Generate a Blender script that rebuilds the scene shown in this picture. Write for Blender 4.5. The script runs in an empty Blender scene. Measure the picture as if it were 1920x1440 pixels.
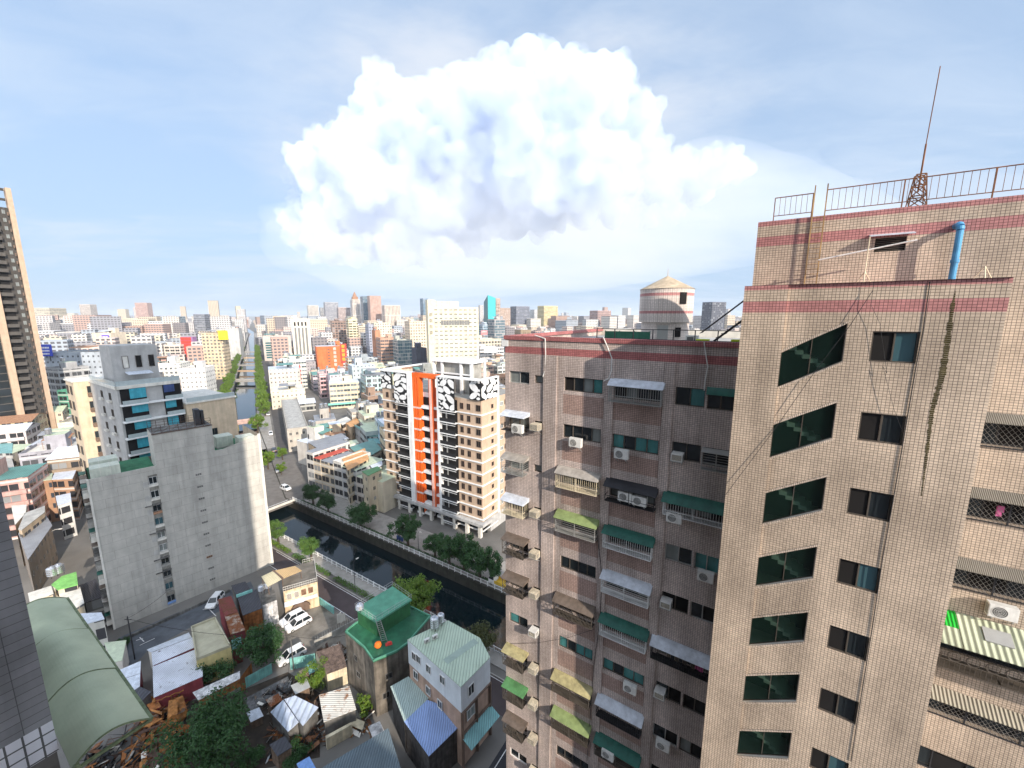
import bpy, math, random
from mathutils import Vector, Matrix, noise as mnoise
R = math.radians
sc = bpy.context.scene
COL = sc.collection
rnd = random.Random(7)

# ------------------------------------------------------------------ camera
CAM_Z, PITCH, FPX = 60.0, R(9.56), 760.0
cd = bpy.data.cameras.new('camera'); cam = bpy.data.objects.new('camera', cd); COL.objects.link(cam)
cam.location = (0, 0, CAM_Z); cam.rotation_euler = (R(90) - PITCH, 0, 0)
cd.sensor_width = 36; cd.lens = FPX / 1920 * 36; cd.clip_start = 0.1; cd.clip_end = 200000
sc.camera = cam

# ------------------------------------------------------------------ world, sun, exposure
SUN_EL, SUN_AZ = R(24), R(144)            # azimuth clockwise from +Y
w = bpy.data.worlds.new('World'); sc.world = w; w.use_nodes = True
sc.view_settings.view_transform = 'Standard'; sc.view_settings.look = 'None'
sc.view_settings.exposure = 1.02; sc.view_settings.gamma = 1
sl = bpy.data.lights.new('sun', 'SUN'); so = bpy.data.objects.new('sun', sl); COL.objects.link(so)
sl.energy = 3.1; sl.angle = R(0.5); sl.color = (1.0, 0.89, 0.77)
sdir = Vector((math.sin(SUN_AZ) * math.cos(SUN_EL), math.cos(SUN_AZ) * math.cos(SUN_EL), math.sin(SUN_EL)))
so.rotation_euler = sdir.to_track_quat('Z', 'Y').to_euler()
sc.cycles.max_bounces = 10; sc.cycles.diffuse_bounces = 3; sc.cycles.glossy_bounces = 3
sc.cycles.transparent_max_bounces = 12; sc.cycles.volume_bounces = 8
sc.cycles.use_adaptive_sampling = True; sc.cycles.adaptive_threshold = 0.02


class NT:
    """small node-tree writer"""
    def __init__(s, tree): s.t = tree; s.n = tree.nodes; s.l = tree.links
    def new(s, typ, **kw):
        nd = s.n.new(typ)
        for k, v in kw.items():
            if k.startswith('i_'): nd.inputs[k[2:]].default_value = v
            else: setattr(nd, k, v)
        return nd
    def put(s, nd, i, src):
        if isinstance(src, (int, float)): nd.inputs[i].default_value = src
        elif isinstance(src, (tuple, list)):
            v = tuple(src)
            if len(v) == 3 and len(nd.inputs[i].default_value) == 4: v += (1,)
            nd.inputs[i].default_value = v
        else: s.l.new(src, nd.inputs[i])
    def math(s, op, a, b=0.0, c=None, clamp=False):
        nd = s.n.new('ShaderNodeMath'); nd.operation = op; nd.use_clamp = clamp
        s.put(nd, 0, a); s.put(nd, 1, b)
        if c is not None: s.put(nd, 2, c)
        return nd.outputs[0]
    def vmath(s, op, a, b=(0, 0, 0)):
        nd = s.n.new('ShaderNodeVectorMath'); nd.operation = op; s.put(nd, 0, a); s.put(nd, 1, b)
        return nd.outputs['Value'] if op in ('DOT_PRODUCT', 'LENGTH') else nd.outputs[0]
    def scale(s, a, f):
        nd = s.n.new('ShaderNodeVectorMath'); nd.operation = 'SCALE'; s.put(nd, 0, a)
        if isinstance(f, (int, float)): nd.inputs['Scale'].default_value = f
        else: s.l.new(f, nd.inputs['Scale'])
        return nd.outputs[0]
    def mix(s, f, a, b, bt='MIX'):
        nd = s.n.new('ShaderNodeMix'); nd.data_type = 'RGBA'; nd.blend_type = bt
        s.put(nd, 0, f); s.put(nd, 6, a); s.put(nd, 7, b)
        return nd.outputs[2]
    def noise(s, vec, scale, detail=3, rough=.55):
        nd = s.new('ShaderNodeTexNoise'); s.put(nd, 'Vector', vec); nd.inputs['Scale'].default_value = scale
        nd.inputs['Detail'].default_value = detail; nd.inputs['Roughness'].default_value = rough
        return nd.outputs['Fac']
    def ramp(s, f, lo, hi, a=0.0, b=1.0, smooth=True):
        nd = s.new('ShaderNodeMapRange'); nd.interpolation_type = 'SMOOTHSTEP' if smooth else 'LINEAR'
        s.put(nd, 0, f); s.put(nd, 1, lo); s.put(nd, 2, hi); s.put(nd, 3, a); s.put(nd, 4, b)
        return nd.outputs[0]
    def sep(s, v):
        nd = s.n.new('ShaderNodeSeparateXYZ'); s.put(nd, 0, v); return nd.outputs
    def comb(s, x, y, z):
        nd = s.n.new('ShaderNodeCombineXYZ'); s.put(nd, 0, x); s.put(nd, 1, y); s.put(nd, 2, z); return nd.outputs[0]


def build_world():
    t = NT(w.node_tree); t.n.clear()
    sky = t.new('ShaderNodeTexSky', sky_type='NISHITA', sun_disc=False)
    sky.sun_elevation = SUN_EL; sky.sun_rotation = SUN_AZ; sky.altitude = 60
    sky.air_density = 1.0; sky.dust_density = .6; sky.ozone_density = 2.5
    co = t.new('ShaderNodeTexCoord').outputs['Generated']
    x, y, z = t.sep(co)
    # thin cirrus veil on a plane high above the ground, and the white spread of the storm cloud's upper haze
    zz = t.math('MAXIMUM', z, 0.02)
    px_ = t.math('DIVIDE', x, t.math('ADD', zz, .12)); py_ = t.math('DIVIDE', y, t.math('ADD', zz, .12))
    pv = t.comb(t.math('MULTIPLY', px_, .55), py_, 0.0)
    warp = t.noise(pv, 1.1, 3)
    pv2 = t.vmath('ADD', pv, t.comb(t.math('MULTIPLY', warp, 1.2), t.math('MULTIPLY', warp, .6), 3.7))
    ci = t.noise(pv2, .95, 7, .62)
    veil = t.math('MULTIPLY', t.ramp(ci, .40, .66), t.ramp(z, .02, .42, .75, .42))
    cd_ = t.vmath('SUBTRACT', co, (.02, .93, .27))
    cx, cy, cz = t.sep(cd_)
    r2 = t.math('ADD', t.math('MULTIPLY', t.math('MULTIPLY', cx, cx), 2.6), t.math('MULTIPLY', t.math('MULTIPLY', cz, cz), 9.0))
    wisp = t.noise(t.vmath('MULTIPLY', co, (2.0, 2.0, 6.0)), 1.6, 6, .6)
    r2 = t.math('ADD', r2, t.math('MULTIPLY', t.math('SUBTRACT', wisp, .5), 1.3))
    spread = t.math('MULTIPLY', t.ramp(r2, .02, .80, .80, 0), t.ramp(z, .03, .12))
    base = t.mix(t.ramp(z, .0, .55, .90, .62), sky.outputs[0], (2.15, 2.9, 4.0))
    base = t.mix(t.math('ADD', t.math('MULTIPLY', veil, .95), .10), base, (3.4, 3.9, 4.6))
    base = t.mix(spread, base, (3.95, 4.15, 4.5))
    bk = t.ramp(y, .45, -.35)                     # unseen bright cloud added overhead and behind the viewer to lift shaded areas
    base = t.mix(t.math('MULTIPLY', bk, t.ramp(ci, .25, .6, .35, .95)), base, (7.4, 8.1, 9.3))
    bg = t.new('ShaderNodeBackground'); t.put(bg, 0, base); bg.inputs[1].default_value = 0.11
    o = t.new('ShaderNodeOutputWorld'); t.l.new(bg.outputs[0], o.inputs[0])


build_world()

# ------------------------------------------------------------------ frames of reference (metres)
GA = R(-32.6)                                   # the street grid: u along its facades, v away from them
EU = Vector((math.cos(GA), math.sin(GA), 0)); EV = Vector((-math.sin(GA), math.cos(GA), 0))
def W(u, v, z=0.0): return EU * u + EV * v + Vector((0, 0, z))
_c, _s = math.cos(PITCH), math.sin(PITCH)
def ray(px, py):
    x, y = (px - 960) / FPX, (720 - py) / FPX
    return Vector((x, _c + y * _s, -_s + y * _c))
def gp(px, py, z=0.0):                          # survey: point of the horizontal plane z seen in direction (px,py)
    r = ray(px, py); t = (z - CAM_Z) / r.z
    return Vector((r.x * t, r.y * t, z))
def at(px, py, Y):                              # survey: point at ground distance Y ahead
    r = ray(px, py); t = Y / r.y
    return Vector((r.x * t, Y, CAM_Z + r.z * t))
def zat(py, Y):
    r = ray(960, py); return CAM_Z + r.z * Y / r.y
def uv_(p): return (p.x * EU.x + p.y * EU.y, p.x * EV.x + p.y * EV.y)
def proj(p):
    d = p.z - CAM_Z; dep = p.y * _c - d * _s; up = p.y * _s + d * _c
    return (960 + FPX * p.x / dep, 720 - FPX * up / dep) if dep > .1 else (-9999, 0)


# ------------------------------------------------------------------ mesh writer
class MB:
    def __init__(s, M=None): s.v = []; s.f = []; s.m = []; s.sm = []; s.M = M
    def face(s, pts, m=0, smooth=False):
        b = len(s.v)
        for p in pts:
            p = Vector(p)
            s.v.append(s.M @ p if s.M else p)
        s.f.append(tuple(range(b, b + len(pts)))); s.m.append(m); s.sm.append(smooth)
    def box(s, x0, x1, y0, y1, z0, z1, m=0, mt=None, skip=''):
        mt = m if mt is None else mt
        a = [(x0, y0, z0), (x1, y0, z0), (x1, y1, z0), (x0, y1, z0), (x0, y0, z1), (x1, y0, z1), (x1, y1, z1), (x0, y1, z1)]
        for k, q, mm in (('f', (0, 1, 5, 4), m), ('r', (1, 2, 6, 5), m), ('b', (2, 3, 7, 6), m), ('l', (3, 0, 4, 7), m), ('t', (4, 5, 6, 7), mt), ('d', (3, 2, 1, 0), m)):
            if k not in skip: s.face([a[i] for i in q], mm)
    def prism(s, poly, z0, z1, m=0, mt=None, bottom=False):
        ar = sum(poly[i][0] * poly[(i + 1) % len(poly)][1] - poly[(i + 1) % len(poly)][0] * poly[i][1] for i in range(len(poly)))
        if ar < 0: poly = poly[::-1]
        n = len(poly)
        for i in range(n):
            a, b = poly[i], poly[(i + 1) % n]
            s.face([(a[0], a[1], z0), (b[0], b[1], z0), (b[0], b[1], z1), (a[0], a[1], z1)], m)
        s.face([(p[0], p[1], z1) for p in poly], m if mt is None else mt)
        if bottom: s.face([(p[0], p[1], z0) for p in poly[::-1]], m)
    def slab(s, pts, th, m=0, mb=None):          # 4+ points (top, ccw from above), thickness downward
        pts = [Vector(p) for p in pts]; lo = [p - Vector((0, 0, th)) for p in pts]; n = len(pts)
        s.face(pts, m); s.face(lo[::-1], m if mb is None else mb)
        for i in range(n):
            j = (i + 1) % n; s.face([lo[i], lo[j], pts[j], pts[i]], m)
    def tube(s, a, b, r, n=6, m=0, r2=None, caps=True):
        a, b = Vector(a), Vector(b); d = b - a
        if d.length < 1e-6: return
        r2 = r if r2 is None else r2
        d.normalize(); x = d.orthogonal().normalized(); y = d.cross(x)
        ra = [a + (x * math.cos(6.2832 * i / n) + y * math.sin(6.2832 * i / n)) * r for i in range(n)]
        rb = [b + (x * math.cos(6.2832 * i / n) + y * math.sin(6.2832 * i / n)) * r2 for i in range(n)]
        for i in range(n):
            j = (i + 1) % n; s.face([ra[i], ra[j], rb[j], rb[i]], m, n > 6)
        if caps: s.face(ra[::-1], m); s.face(rb, m)
    def path(s, pts, r, n=5, m=0):
        for a, b in zip(pts[:-1], pts[1:]): s.tube(a, b, r, n, m)
    def bar(s, a, b, w, h=None, m=0):            # square bar
        s.tube(a, b, w * .7071, 4, m)
    def lathe(s, prof, n=16, m=0, c=(0, 0, 0), smooth=True):
        c = Vector(c)
        for (r0, z0), (r1, z1) in zip(prof[:-1], prof[1:]):
            for i in range(n):
                a, b = 6.2832 * i / n, 6.2832 * (i + 1) / n
                q = [c + Vector((r0 * math.cos(a), r0 * math.sin(a), z0)), c + Vector((r0 * math.cos(b), r0 * math.sin(b), z0)),
                     c + Vector((r1 * math.cos(b), r1 * math.sin(b), z1)), c + Vector((r1 * math.cos(a), r1 * math.sin(a), z1))]
                if r0 < 1e-5: q = [q[0], q[2], q[3]]
                elif r1 < 1e-5: q = q[:3]
                s.face(q, m, False)
    def mesh(s, name, mats, weld=False):
        me = bpy.data.meshes.new(name)
        me.from_pydata([tuple(p) for p in s.v], [], s.f)
        for mt in (mats if isinstance(mats, (list, tuple)) else [mats]): me.materials.append(mt)
        me.polygons.foreach_set('material_index', s.m)
        me.polygons.foreach_set('use_smooth', s.sm)
        uvl = me.uv_layers.new(name='UVMap'); flat = []
        for f in s.f:
            a, b, c = s.v[f[0]], s.v[f[1]], s.v[f[2]]
            nx, ny, nz = (b - a).cross(c - a) if len(f) == 3 else (s.v[f[2]] - a).cross(s.v[f[3]] - b)
            L = math.hypot(nx, ny); T = math.sqrt(nx * nx + ny * ny + nz * nz) or 1
            if L > 1e-9 and abs(nz) / T < .75:
                tx, ty = -ny / L, nx / L
                for i in f: p = s.v[i]; flat += [p.x * tx + p.y * ty, p.z]
            else:
                for i in f: p = s.v[i]; flat += [p.x, p.y]
        uvl.data.foreach_set('uv', flat)
        me.update()
        return me
    def build(s, name, mats, parent=None, loc=None, rz=None):
        o = bpy.data.objects.new(name, s.mesh(name, mats)); COL.objects.link(o)
        if parent: o.parent = parent
        if loc is not None: o.location = loc
        if rz is not None: o.rotation_euler = (0, 0, rz)
        return o


def tag(o, label, cat, group=None, kind=None):
    if label: o['label'] = label
    if cat: o['category'] = cat
    if group: o['group'] = group
    if kind: o['kind'] = kind
    return o
def thing(name, label, cat, loc=(0, 0, 0), rz=0.0, group=None, kind=None):
    o = bpy.data.objects.new(name, None); COL.objects.link(o); o.empty_display_size = .2
    o.location = loc; o.rotation_euler = (0, 0, rz)
    return tag(o, label, cat, group, kind)
def inst(name, me, parent=None, loc=(0, 0, 0), rz=0.0, s=None):
    o = bpy.data.objects.new(name, me); COL.objects.link(o)
    if parent: o.parent = parent
    o.location = loc; o.rotation_euler = (0, 0, rz)
    if s is not None: o.scale = (s, s, s) if isinstance(s, (int, float)) else s
    return o
def struct(name, mb, mats): o = mb.build(name, mats); o['kind'] = 'structure'; return o


# ------------------------------------------------------------------ materials
MATS = {}
def _new(name):
    m = bpy.data.materials.new(name); m.use_nodes = True; t = NT(m.node_tree); t.n.clear()
    b = t.new('ShaderNodeBsdfPrincipled'); o = t.new('ShaderNodeOutputMaterial'); t.l.new(b.outputs[0], o.inputs[0])
    b.inputs['Specular IOR Level'].default_value = .3
    return m, t, b
def grime(t, col, amt, scale=.6, streak=True):
    pos = t.new('ShaderNodeNewGeometry').outputs['Position']
    n1 = t.noise(pos, scale, 5)
    f = t.ramp(n1, .25, .75, 1 - amt, 1 + amt * .5)
    if streak:
        n2 = t.noise(t.vmath('MULTIPLY', pos, (1.3, 1.3, .12)), scale * 2.2, 4)
        f = t.math('MULTIPLY', f, t.ramp(n2, .3, .8, 1 + amt * .3, 1 - amt))
    sc_ = t.new('ShaderNodeVectorMath', operation='SCALE'); t.put(sc_, 0, col); t.l.new(f, sc_.inputs['Scale'])
    return sc_.outputs[0]
def flat(name, col, rough=.8, amt=.22, scale=.6, metal=0.0, spec=.3, streak=True):
    if name in MATS: return MATS[name]
    m, t, b = _new(name)
    t.put(b, 'Base Color', grime(t, col, amt, scale, streak)) if amt else t.put(b, 'Base Color', col)
    b.inputs['Roughness'].default_value = rough; b.inputs['Metallic'].default_value = metal
    b.inputs['Specular IOR Level'].default_value = spec
    MATS[name] = m; return m
def glassy(name, col, rough=.08, spec=.6, amt=0):
    return flat(name, col, rough, amt, 1, 0, spec)
def tiled(name, col, grout, pw, ph, mortar, var=.12, amt=.18, rough=.45):
    if name in MATS: return MATS[name]
    m, t, b = _new(name)
    uv = t.new('ShaderNodeUVMap').outputs[0]
    br = t.new('ShaderNodeTexBrick'); br.offset = 0; br.squash = 1
    t.put(br, 'Vector', uv); br.inputs['Scale'].default_value = 1
    br.inputs['Brick Width'].default_value = pw; br.inputs['Row Height'].default_value = ph
    br.inputs['Mortar Size'].default_value = mortar; br.inputs['Mortar Smooth'].default_value = .1
    t.put(br, 'Color1', tuple(c * (1 - var) for c in col)); t.put(br, 'Color2', tuple(min(1, c * (1 + var)) for c in col)); t.put(br, 'Mortar', grout)
    t.put(b, 'Base Color', grime(t, br.outputs['Color'], amt, .35))
    t.put(b, 'Roughness', t.ramp(br.outputs['Fac'], 0, 1, rough, .9))
    MATS[name] = m; return m
def corrugated(name, col, pitch=.25, amt=.25, axis=0, rust=None, rough=.5, dirt=.5):
    if name in MATS: return MATS[name]
    m, t, b = _new(name)
    uv = t.new('ShaderNodeUVMap').outputs[0]
    c = t.sep(uv)[axis]
    wv = t.math('SINE', t.math('MULTIPLY', c, 6.2832 / pitch))
    cc = grime(t, col, amt, .45, False)
    if rust:
        pos = t.new('ShaderNodeNewGeometry').outputs['Position']
        n = t.noise(t.vmath('MULTIPLY', pos, (1, 1, 1)), .9, 6, .65)
        cc = t.mix(t.ramp(n, dirt - .06, dirt + .1), cc, rust)
    cc = t.mix(t.ramp(wv, -.9, -.3, .35, 0), cc, (.02, .02, .02))
    t.put(b, 'Base Color', cc); b.inputs['Roughness'].default_value = rough
    bp = t.new('ShaderNodeBump'); bp.inputs['Strength'].default_value = .5; bp.inputs['Distance'].default_value = .05
    t.l.new(wv, bp.inputs['Height']); t.l.new(bp.outputs[0], b.inputs['Normal'])
    MATS[name] = m; return m
def facade(name, bay, fl, fw, fh, win=(.05, .06, .075), band=0.0, lite=.3, mull=True, sill=.0):
    """wall colour comes from the object's own colour; openings repeat per bay and storey"""
    if name in MATS: return MATS[name]
    m, t, b = _new(name)
    uv = t.new('ShaderNodeUVMap').outputs[0]
    oi = t.new('ShaderNodeObjectInfo')
    x, y, _ = t.sep(uv)
    x = t.math('DIVIDE', x, bay); y = t.math('DIVIDE', y, fl)
    fx = t.math('SUBTRACT', t.math('FRACT', x), .5); fy = t.math('SUBTRACT', t.math('FRACT', y), .55)
    inx = t.math('LESS_THAN', t.math('ABSOLUTE', fx), fw / 2); iny = t.math('LESS_THAN', t.math('ABSOLUTE', fy), fh / 2)
    mask = t.math('MULTIPLY', inx, iny)
    if mull: mask = t.math('MULTIPLY', mask, t.math('GREATER_THAN', t.math('ABSOLUTE', fx), .018))
    cell = t.comb(t.math('FLOOR', x), t.math('FLOOR', y), t.math('MULTIPLY', oi.outputs['Random'], 50))
    wn = t.new('ShaderNodeTexWhiteNoise'); t.put(wn, 0, cell)
    pane = t.mix(t.ramp(wn.outputs['Value'], 1 - lite, 1, 0, .8), win, (.32, .33, .33))
    wall = grime(t, oi.outputs['Color'], .2, .25)
    if band:
        bm = t.math('LESS_THAN', t.math('FRACT', y), band)
        wall = t.mix(t.math('MULTIPLY', bm, .7), wall, (.62, .60, .56))
    t.put(b, 'Base Color', t.mix(mask, wall, pane))
    t.put(b, 'Roughness', t.math('SUBTRACT', .85, t.math('MULTIPLY', mask, .7)))
    MATS[name] = m; return m
def objcol(name, rough=.8, amt=.25, scale=.4):
    if name in MATS: return MATS[name]
    m, t, b = _new(name)
    t.put(b, 'Base Color', grime(t, t.new('ShaderNodeObjectInfo').outputs['Color'], amt, scale)); b.inputs['Roughness'].default_value = rough
    MATS[name] = m; return m
def leafmat(name, a, bcol):
    if name in MATS: return MATS[name]
    m, t, b = _new(name)
    geo = t.new('ShaderNodeNewGeometry')
    r = geo.outputs['Random Per Island']
    n = t.noise(geo.outputs['Position'], .8, 3)
    c = t.mix(t.math('ADD', t.math('MULTIPLY', r, .5), t.ramp(n, .3, .7, 0, .5)), a, bcol)
    t.put(b, 'Base Color', c); b.inputs['Roughness'].default_value = .55
    tr = t.new('ShaderNodeBsdfTranslucent'); t.put(tr, 0, c)
    mx = t.new('ShaderNodeMixShader'); mx.inputs[0].default_value = .3
    t.l.new(b.outputs[0], mx.inputs[1]); t.l.new(tr.outputs[0], mx.inputs[2])
    o = [q for q in t.n if q.type == 'OUTPUT_MATERIAL'][0]; t.l.new(mx.outputs[0], o.inputs[0])
    MATS[name] = m; return m
ORD = ['topmost', 'second', 'third', 'fourth', 'fifth', 'sixth', 'seventh', 'eighth', 'ninth', 'tenth', 'eleventh', 'twelfth', 'thirteenth']
M = dict(
    tileA=tiled('wall_tile_beige', (.61, .51, .46), (.16, .128, .115), .125, .105, .0085, .12, .3),
    tileD=tiled('wall_tile_rose_brown', (.43, .30, .255), (.10, .075, .065), .125, .105, .0085),
    tileR=tiled('wall_tile_red', (.46, .17, .165), (.13, .06, .06), .125, .105, .0085),
    tileT=tiled('tower_tile_beige', (.60, .485, .375), (.15, .118, .10), .118, .105, .0085, .10, .27),
    tileTR=tiled('tower_tile_red', (.50, .23, .22), (.13, .06, .06), .118, .105, .0085),
    conc=flat('concrete', (.34, .33, .30), .9, .25), dkconc=flat('stained_concrete', (.15, .145, .135), .95, .55, .5),
    white=flat('white_paint', (.78, .78, .76), .6, .12), offw=flat('off_white_paint', (.68, .65, .58), .7, .15),
    cream=flat('cream_paint', (.72, .63, .45), .8, .2), alum=flat('aluminium', (.42, .42, .40), .4, .1, metal=.3),
    bronze=flat('bronze_frame', (.10, .085, .07), .45, .1), dark=flat('dark_metal', (.035, .035, .038), .5, .1),
    black=flat('black', (.012, .012, .013), .7, 0), rust=flat('rusty_steel', (.22, .10, .05), .85, .4, 2),
    glass=glassy('dark_glass', (.018, .024, .028)), glassT=glassy('teal_curtain_glass', (.07, .24, .235), .15, .6, .25),
    glassG=glassy('green_stair_glass', (.012, .030, .024), .06, .6), glassL=glassy('pale_blind_glass', (.22, .24, .23), .2, .6, .2),
    room=flat('dark_room', (.012, .011, .011), .9, 0), acw=flat('ac_white', (.74, .73, .69), .5, .12, 3), acc=flat('ac_cream', (.62, .55, .42), .55, .25, 3),
    acd=flat('ac_grille', (.16, .16, .155), .6, .1), canW=flat('canopy_white_sheet', (.62, .66, .72), .35, .2, 1.5),
    canG=flat('canopy_green_sheet', (.03, .13, .10), .45, .2, 1.5), canL=flat('canopy_lime_sheet', (.25, .32, .13), .5, .2, 1.5),
    canB=flat('canopy_brown_sheet', (.16, .125, .10), .5, .25, 1.5), canY=flat('canopy_yellow_sheet', (.42, .37, .19), .4, .3, 1.5),
    canK=flat('canopy_black_sheet', (.03, .03, .035), .5, .2), canT=flat('canopy_smoke_sheet', (.40, .37, .33), .35, .25, 1.5),
    blue=flat('blue_pipe_paint', (.10, .36, .62), .5, .35, 2), pvc=flat('white_pvc', (.74, .73, .69), .5, .15, 2),
    yel=flat('yellow_tarp', (.62, .72, .05), .7, .15), moss=flat('moss_stain', (.085, .07, .03), .95, .5, 3),
    roofdeck=flat('roof_deck', (.42, .41, .38), .9, .25, .5), grn=flat('green_screen', (.04, .15, .10), .8, .3, 1),
    sred=flat('red_plastic', (.62, .06, .05), .5, .1), orange=flat('orange_plastic', (.75, .16, .02), .5, .1),
)
M['tileC'] = tiled('edge_tile', (.66, .55, .45), (.12, .09, .07), .062, .3, .008)
M['glassB'] = glassy('bluish_glass', (.05, .11, .13), .12)
M['stairwall'] = flat('stair_hall_wall', (.10, .14, .12), .9, .1)
def _stairglass():
    m, t, b = _new('stair_glass'); t.put(b, 'Base Color', (.008, .022, .017)); b.inputs['Roughness'].default_value = .05; b.inputs['Specular IOR Level'].default_value = .6
    tr = t.new('ShaderNodeBsdfTransparent'); t.put(tr, 0, (.55, .75, .68)); mx = t.new('ShaderNodeMixShader'); mx.inputs[0].default_value = .55
    t.l.new(tr.outputs[0], mx.inputs[1]); t.l.new(b.outputs[0], mx.inputs[2])
    o = [q for q in t.n if q.type == 'OUTPUT_MATERIAL'][0]; t.l.new(mx.outputs[0], o.inputs[0]); return m
M['stairglass'] = _stairglass()
M['canG2'] = flat('canopy_mid_green_sheet', (.10, .26, .10), .5, .25, 1.5)
M['pink'] = flat('pink_cloth', (.62, .14, .32), .9, .15)
M['ladder'] = flat('yellowed_rusty_steel', (.42, .27, .12), .7, .5, 2)
M['canS'] = corrugated('ribbed_grey_sheet', (.20, .185, .155), .06, .2)
M['canSt'] = corrugated('striped_sheet', (.34, .31, .24), .13, .2)
M['corrG'] = corrugated('pale_green_corrugated', (.46, .50, .36), .2, .25)
M['brightgreen'] = corrugated('bright_green_panel', (.01, .42, .03), .12, .1)
M['tileW'] = tiled('tank_tile', (.72, .64, .58), (.36, .3, .27), .14, .11, .008)
M['tileWR'] = tiled('tank_tile_red', (.58, .27, .26), (.25, .15, .14), .14, .11, .008)
M['cone'] = flat('cone_render', (.52, .42, .30), .9, .25, 1.2)
M['ground'] = flat('ground_grey', (.17, .16, .145), .95, .35, .08, streak=False)
M['asph'] = flat('asphalt', (.085, .08, .078), .9, .2, .3, streak=False); M['asphW'] = flat('asphalt_reddish', (.075, .058, .058), .9, .2, .3, streak=False)
M['asphN'] = flat('asphalt_fresh', (.032, .033, .038), .85, .2, .3, streak=False); M['asphB'] = flat('asphalt_bluish', (.10, .11, .125), .9, .3, .5, streak=False)
M['lot'] = flat('worn_concrete_lot', (.20, .18, .15), .9, .5, .35, streak=False); M['dirt'] = flat('dirt', (.055, .042, .032), .95, .5, .6, streak=False)
M['paving'] = flat('paving', (.33, .31, .28), .9, .2, .6, streak=False); M['kerb'] = flat('kerb_stone', (.40, .38, .35), .9, .2)
M['paint'] = flat('road_paint', (.70, .70, .68), .8, .25, 2); M['canalwall'] = flat('canal_wall', (.055, .053, .042), .9, .35)
M['pinkc'] = flat('pinkish_concrete', (.48, .33, .28), .9, .2); M['tan'] = flat('tan_deck', (.50, .36, .24), .9, .2)
M['bark'] = flat('bark', (.09, .07, .05), .95, .3, 3)
M['leafA'] = leafmat('leaf_mid', (.05, .11, .025), (.10, .18, .04)); M['leafB'] = leafmat('leaf_fresh', (.055, .13, .025), (.13, .22, .045))
M['leafC'] = leafmat('leaf_bright', (.075, .16, .018), (.20, .29, .04)); M['leafD'] = leafmat('leaf_deep', (.022, .068, .02), (.06, .135, .04))
M['leafO'] = leafmat('leaf_olive', (.05, .06, .02), (.10, .11, .035))
def _water():
    m, t, b = _new('canal_water'); t.put(b, 'Base Color', (.003, .009, .012)); b.inputs['Roughness'].default_value = .04; b.inputs['Specular IOR Level'].default_value = .5
    pos = t.new('ShaderNodeNewGeometry').outputs['Position']
    bp = t.new('ShaderNodeBump'); bp.inputs['Strength'].default_value = .12; bp.inputs['Distance'].default_value = .06
    t.l.new(t.noise(pos, 1.1, 4), bp.inputs['Height']); t.l.new(bp.outputs[0], b.inputs['Normal']); return m
M['water'] = _water()
M['ownT'] = tiled('dark_grey_tile', (.25, .25, .26), (.12, .12, .12), .9, .34, .012, .1, .3); M['ownWT'] = tiled('white_tile_course', (.72, .72, .76), (.12, .12, .12), .42, .45, .03, .03, .15)
M['barrel'] = flat('pale_green_canopy', (.46, .50, .34), .6, .22, .5, streak=False); M['barrelD'] = flat('green_steel', (.20, .24, .13), .7, .4, 2)
def _gable():
    m, t, b = _new('gable_concrete'); uv = t.new('ShaderNodeUVMap').outputs[0]
    br = t.new('ShaderNodeTexBrick'); br.offset = .5; br.inputs['Scale'].default_value = 1; t.put(br, 'Vector', uv)
    br.inputs['Brick Width'].default_value = 3.6; br.inputs['Row Height'].default_value = 1.75; br.inputs['Mortar Size'].default_value = .022; br.inputs['Mortar Smooth'].default_value = .3
    t.put(br, 'Color1', (.48, .46, .41)); t.put(br, 'Color2', (.44, .42, .375)); t.put(br, 'Mortar', (.25, .24, .215))
    pos = t.new('ShaderNodeNewGeometry').outputs['Position']
    x, y, z = t.sep(uv)
    st = t.noise(t.comb(t.math('MULTIPLY', x, .35), t.math('MULTIPLY', y, .025), 0.0), 1.0, 4, .6)
    c = t.mix(t.ramp(st, .46, .70, 0, .5), br.outputs['Color'], (.28, .27, .245))
    st2 = t.noise(t.comb(t.math('MULTIPLY', x, .5), t.math('MULTIPLY', y, .03), 9.0), 1.0, 4, .6)
    c = t.mix(t.ramp(st2, .58, .75, 0, .4), c, (.52, .505, .47))
    c2 = t.vmath('MULTIPLY', c, (1, 1, 1)); 
    t.put(b, 'Base Color', grime(t, c2, .12, .6)); b.inputs['Roughness'].default_value = .92; return m
M['gable'] = _gable(); M['gableside'] = flat('gable_side', (.38, .33, .26), .9, .35)
M['deckG'] = flat('green_roof_coating', (.035, .16, .08), .7, .3, .8, streak=False); M['offwd'] = flat('plaster_patch', (.43, .42, .39), .9, .2)
M['blueP'] = flat('blue_panel', (.20, .35, .68), .6, .2, 2); M['brick'] = flat('brick_brown', (.36, .20, .12), .9, .3, 2); M['tank'] = flat('grp_tank', (.52, .55, .46), .6, .15, 1)
M['rustd'] = flat('dark_rust', (.10, .06, .045), .9, .4, 2); M['warmgrey'] = flat('warm_grey_render', (.43, .42, .40), .85, .14); M['peach'] = flat('peach_render', (.60, .48, .34), .85, .14)
M['tealP'] = flat('teal_screen', (.05, .34, .43), .45, .2, 1); M['navy'] = flat('navy_screen', (.04, .07, .20), .5, .2); M['railglass'] = flat('rail_glass', (.40, .46, .46), .15, .1, 1, 0, .6)
M['brown'] = flat('brown_panel', (.17, .115, .085), .7, .2); M['tanP'] = flat('tan_tile', (.52, .38, .27), .75, .12); M['greyW'] = flat('grey_stone', (.45, .44, .42), .8, .2)
M['orangeP'] = flat('orange_paint', (.80, .13, .015), .6, .1); M['orangeD'] = flat('orange_brown_paint', (.72, .15, .05), .6, .15); M['smokeglass'] = glassy('smoke_glass', (.03, .03, .032), .1)
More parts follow.
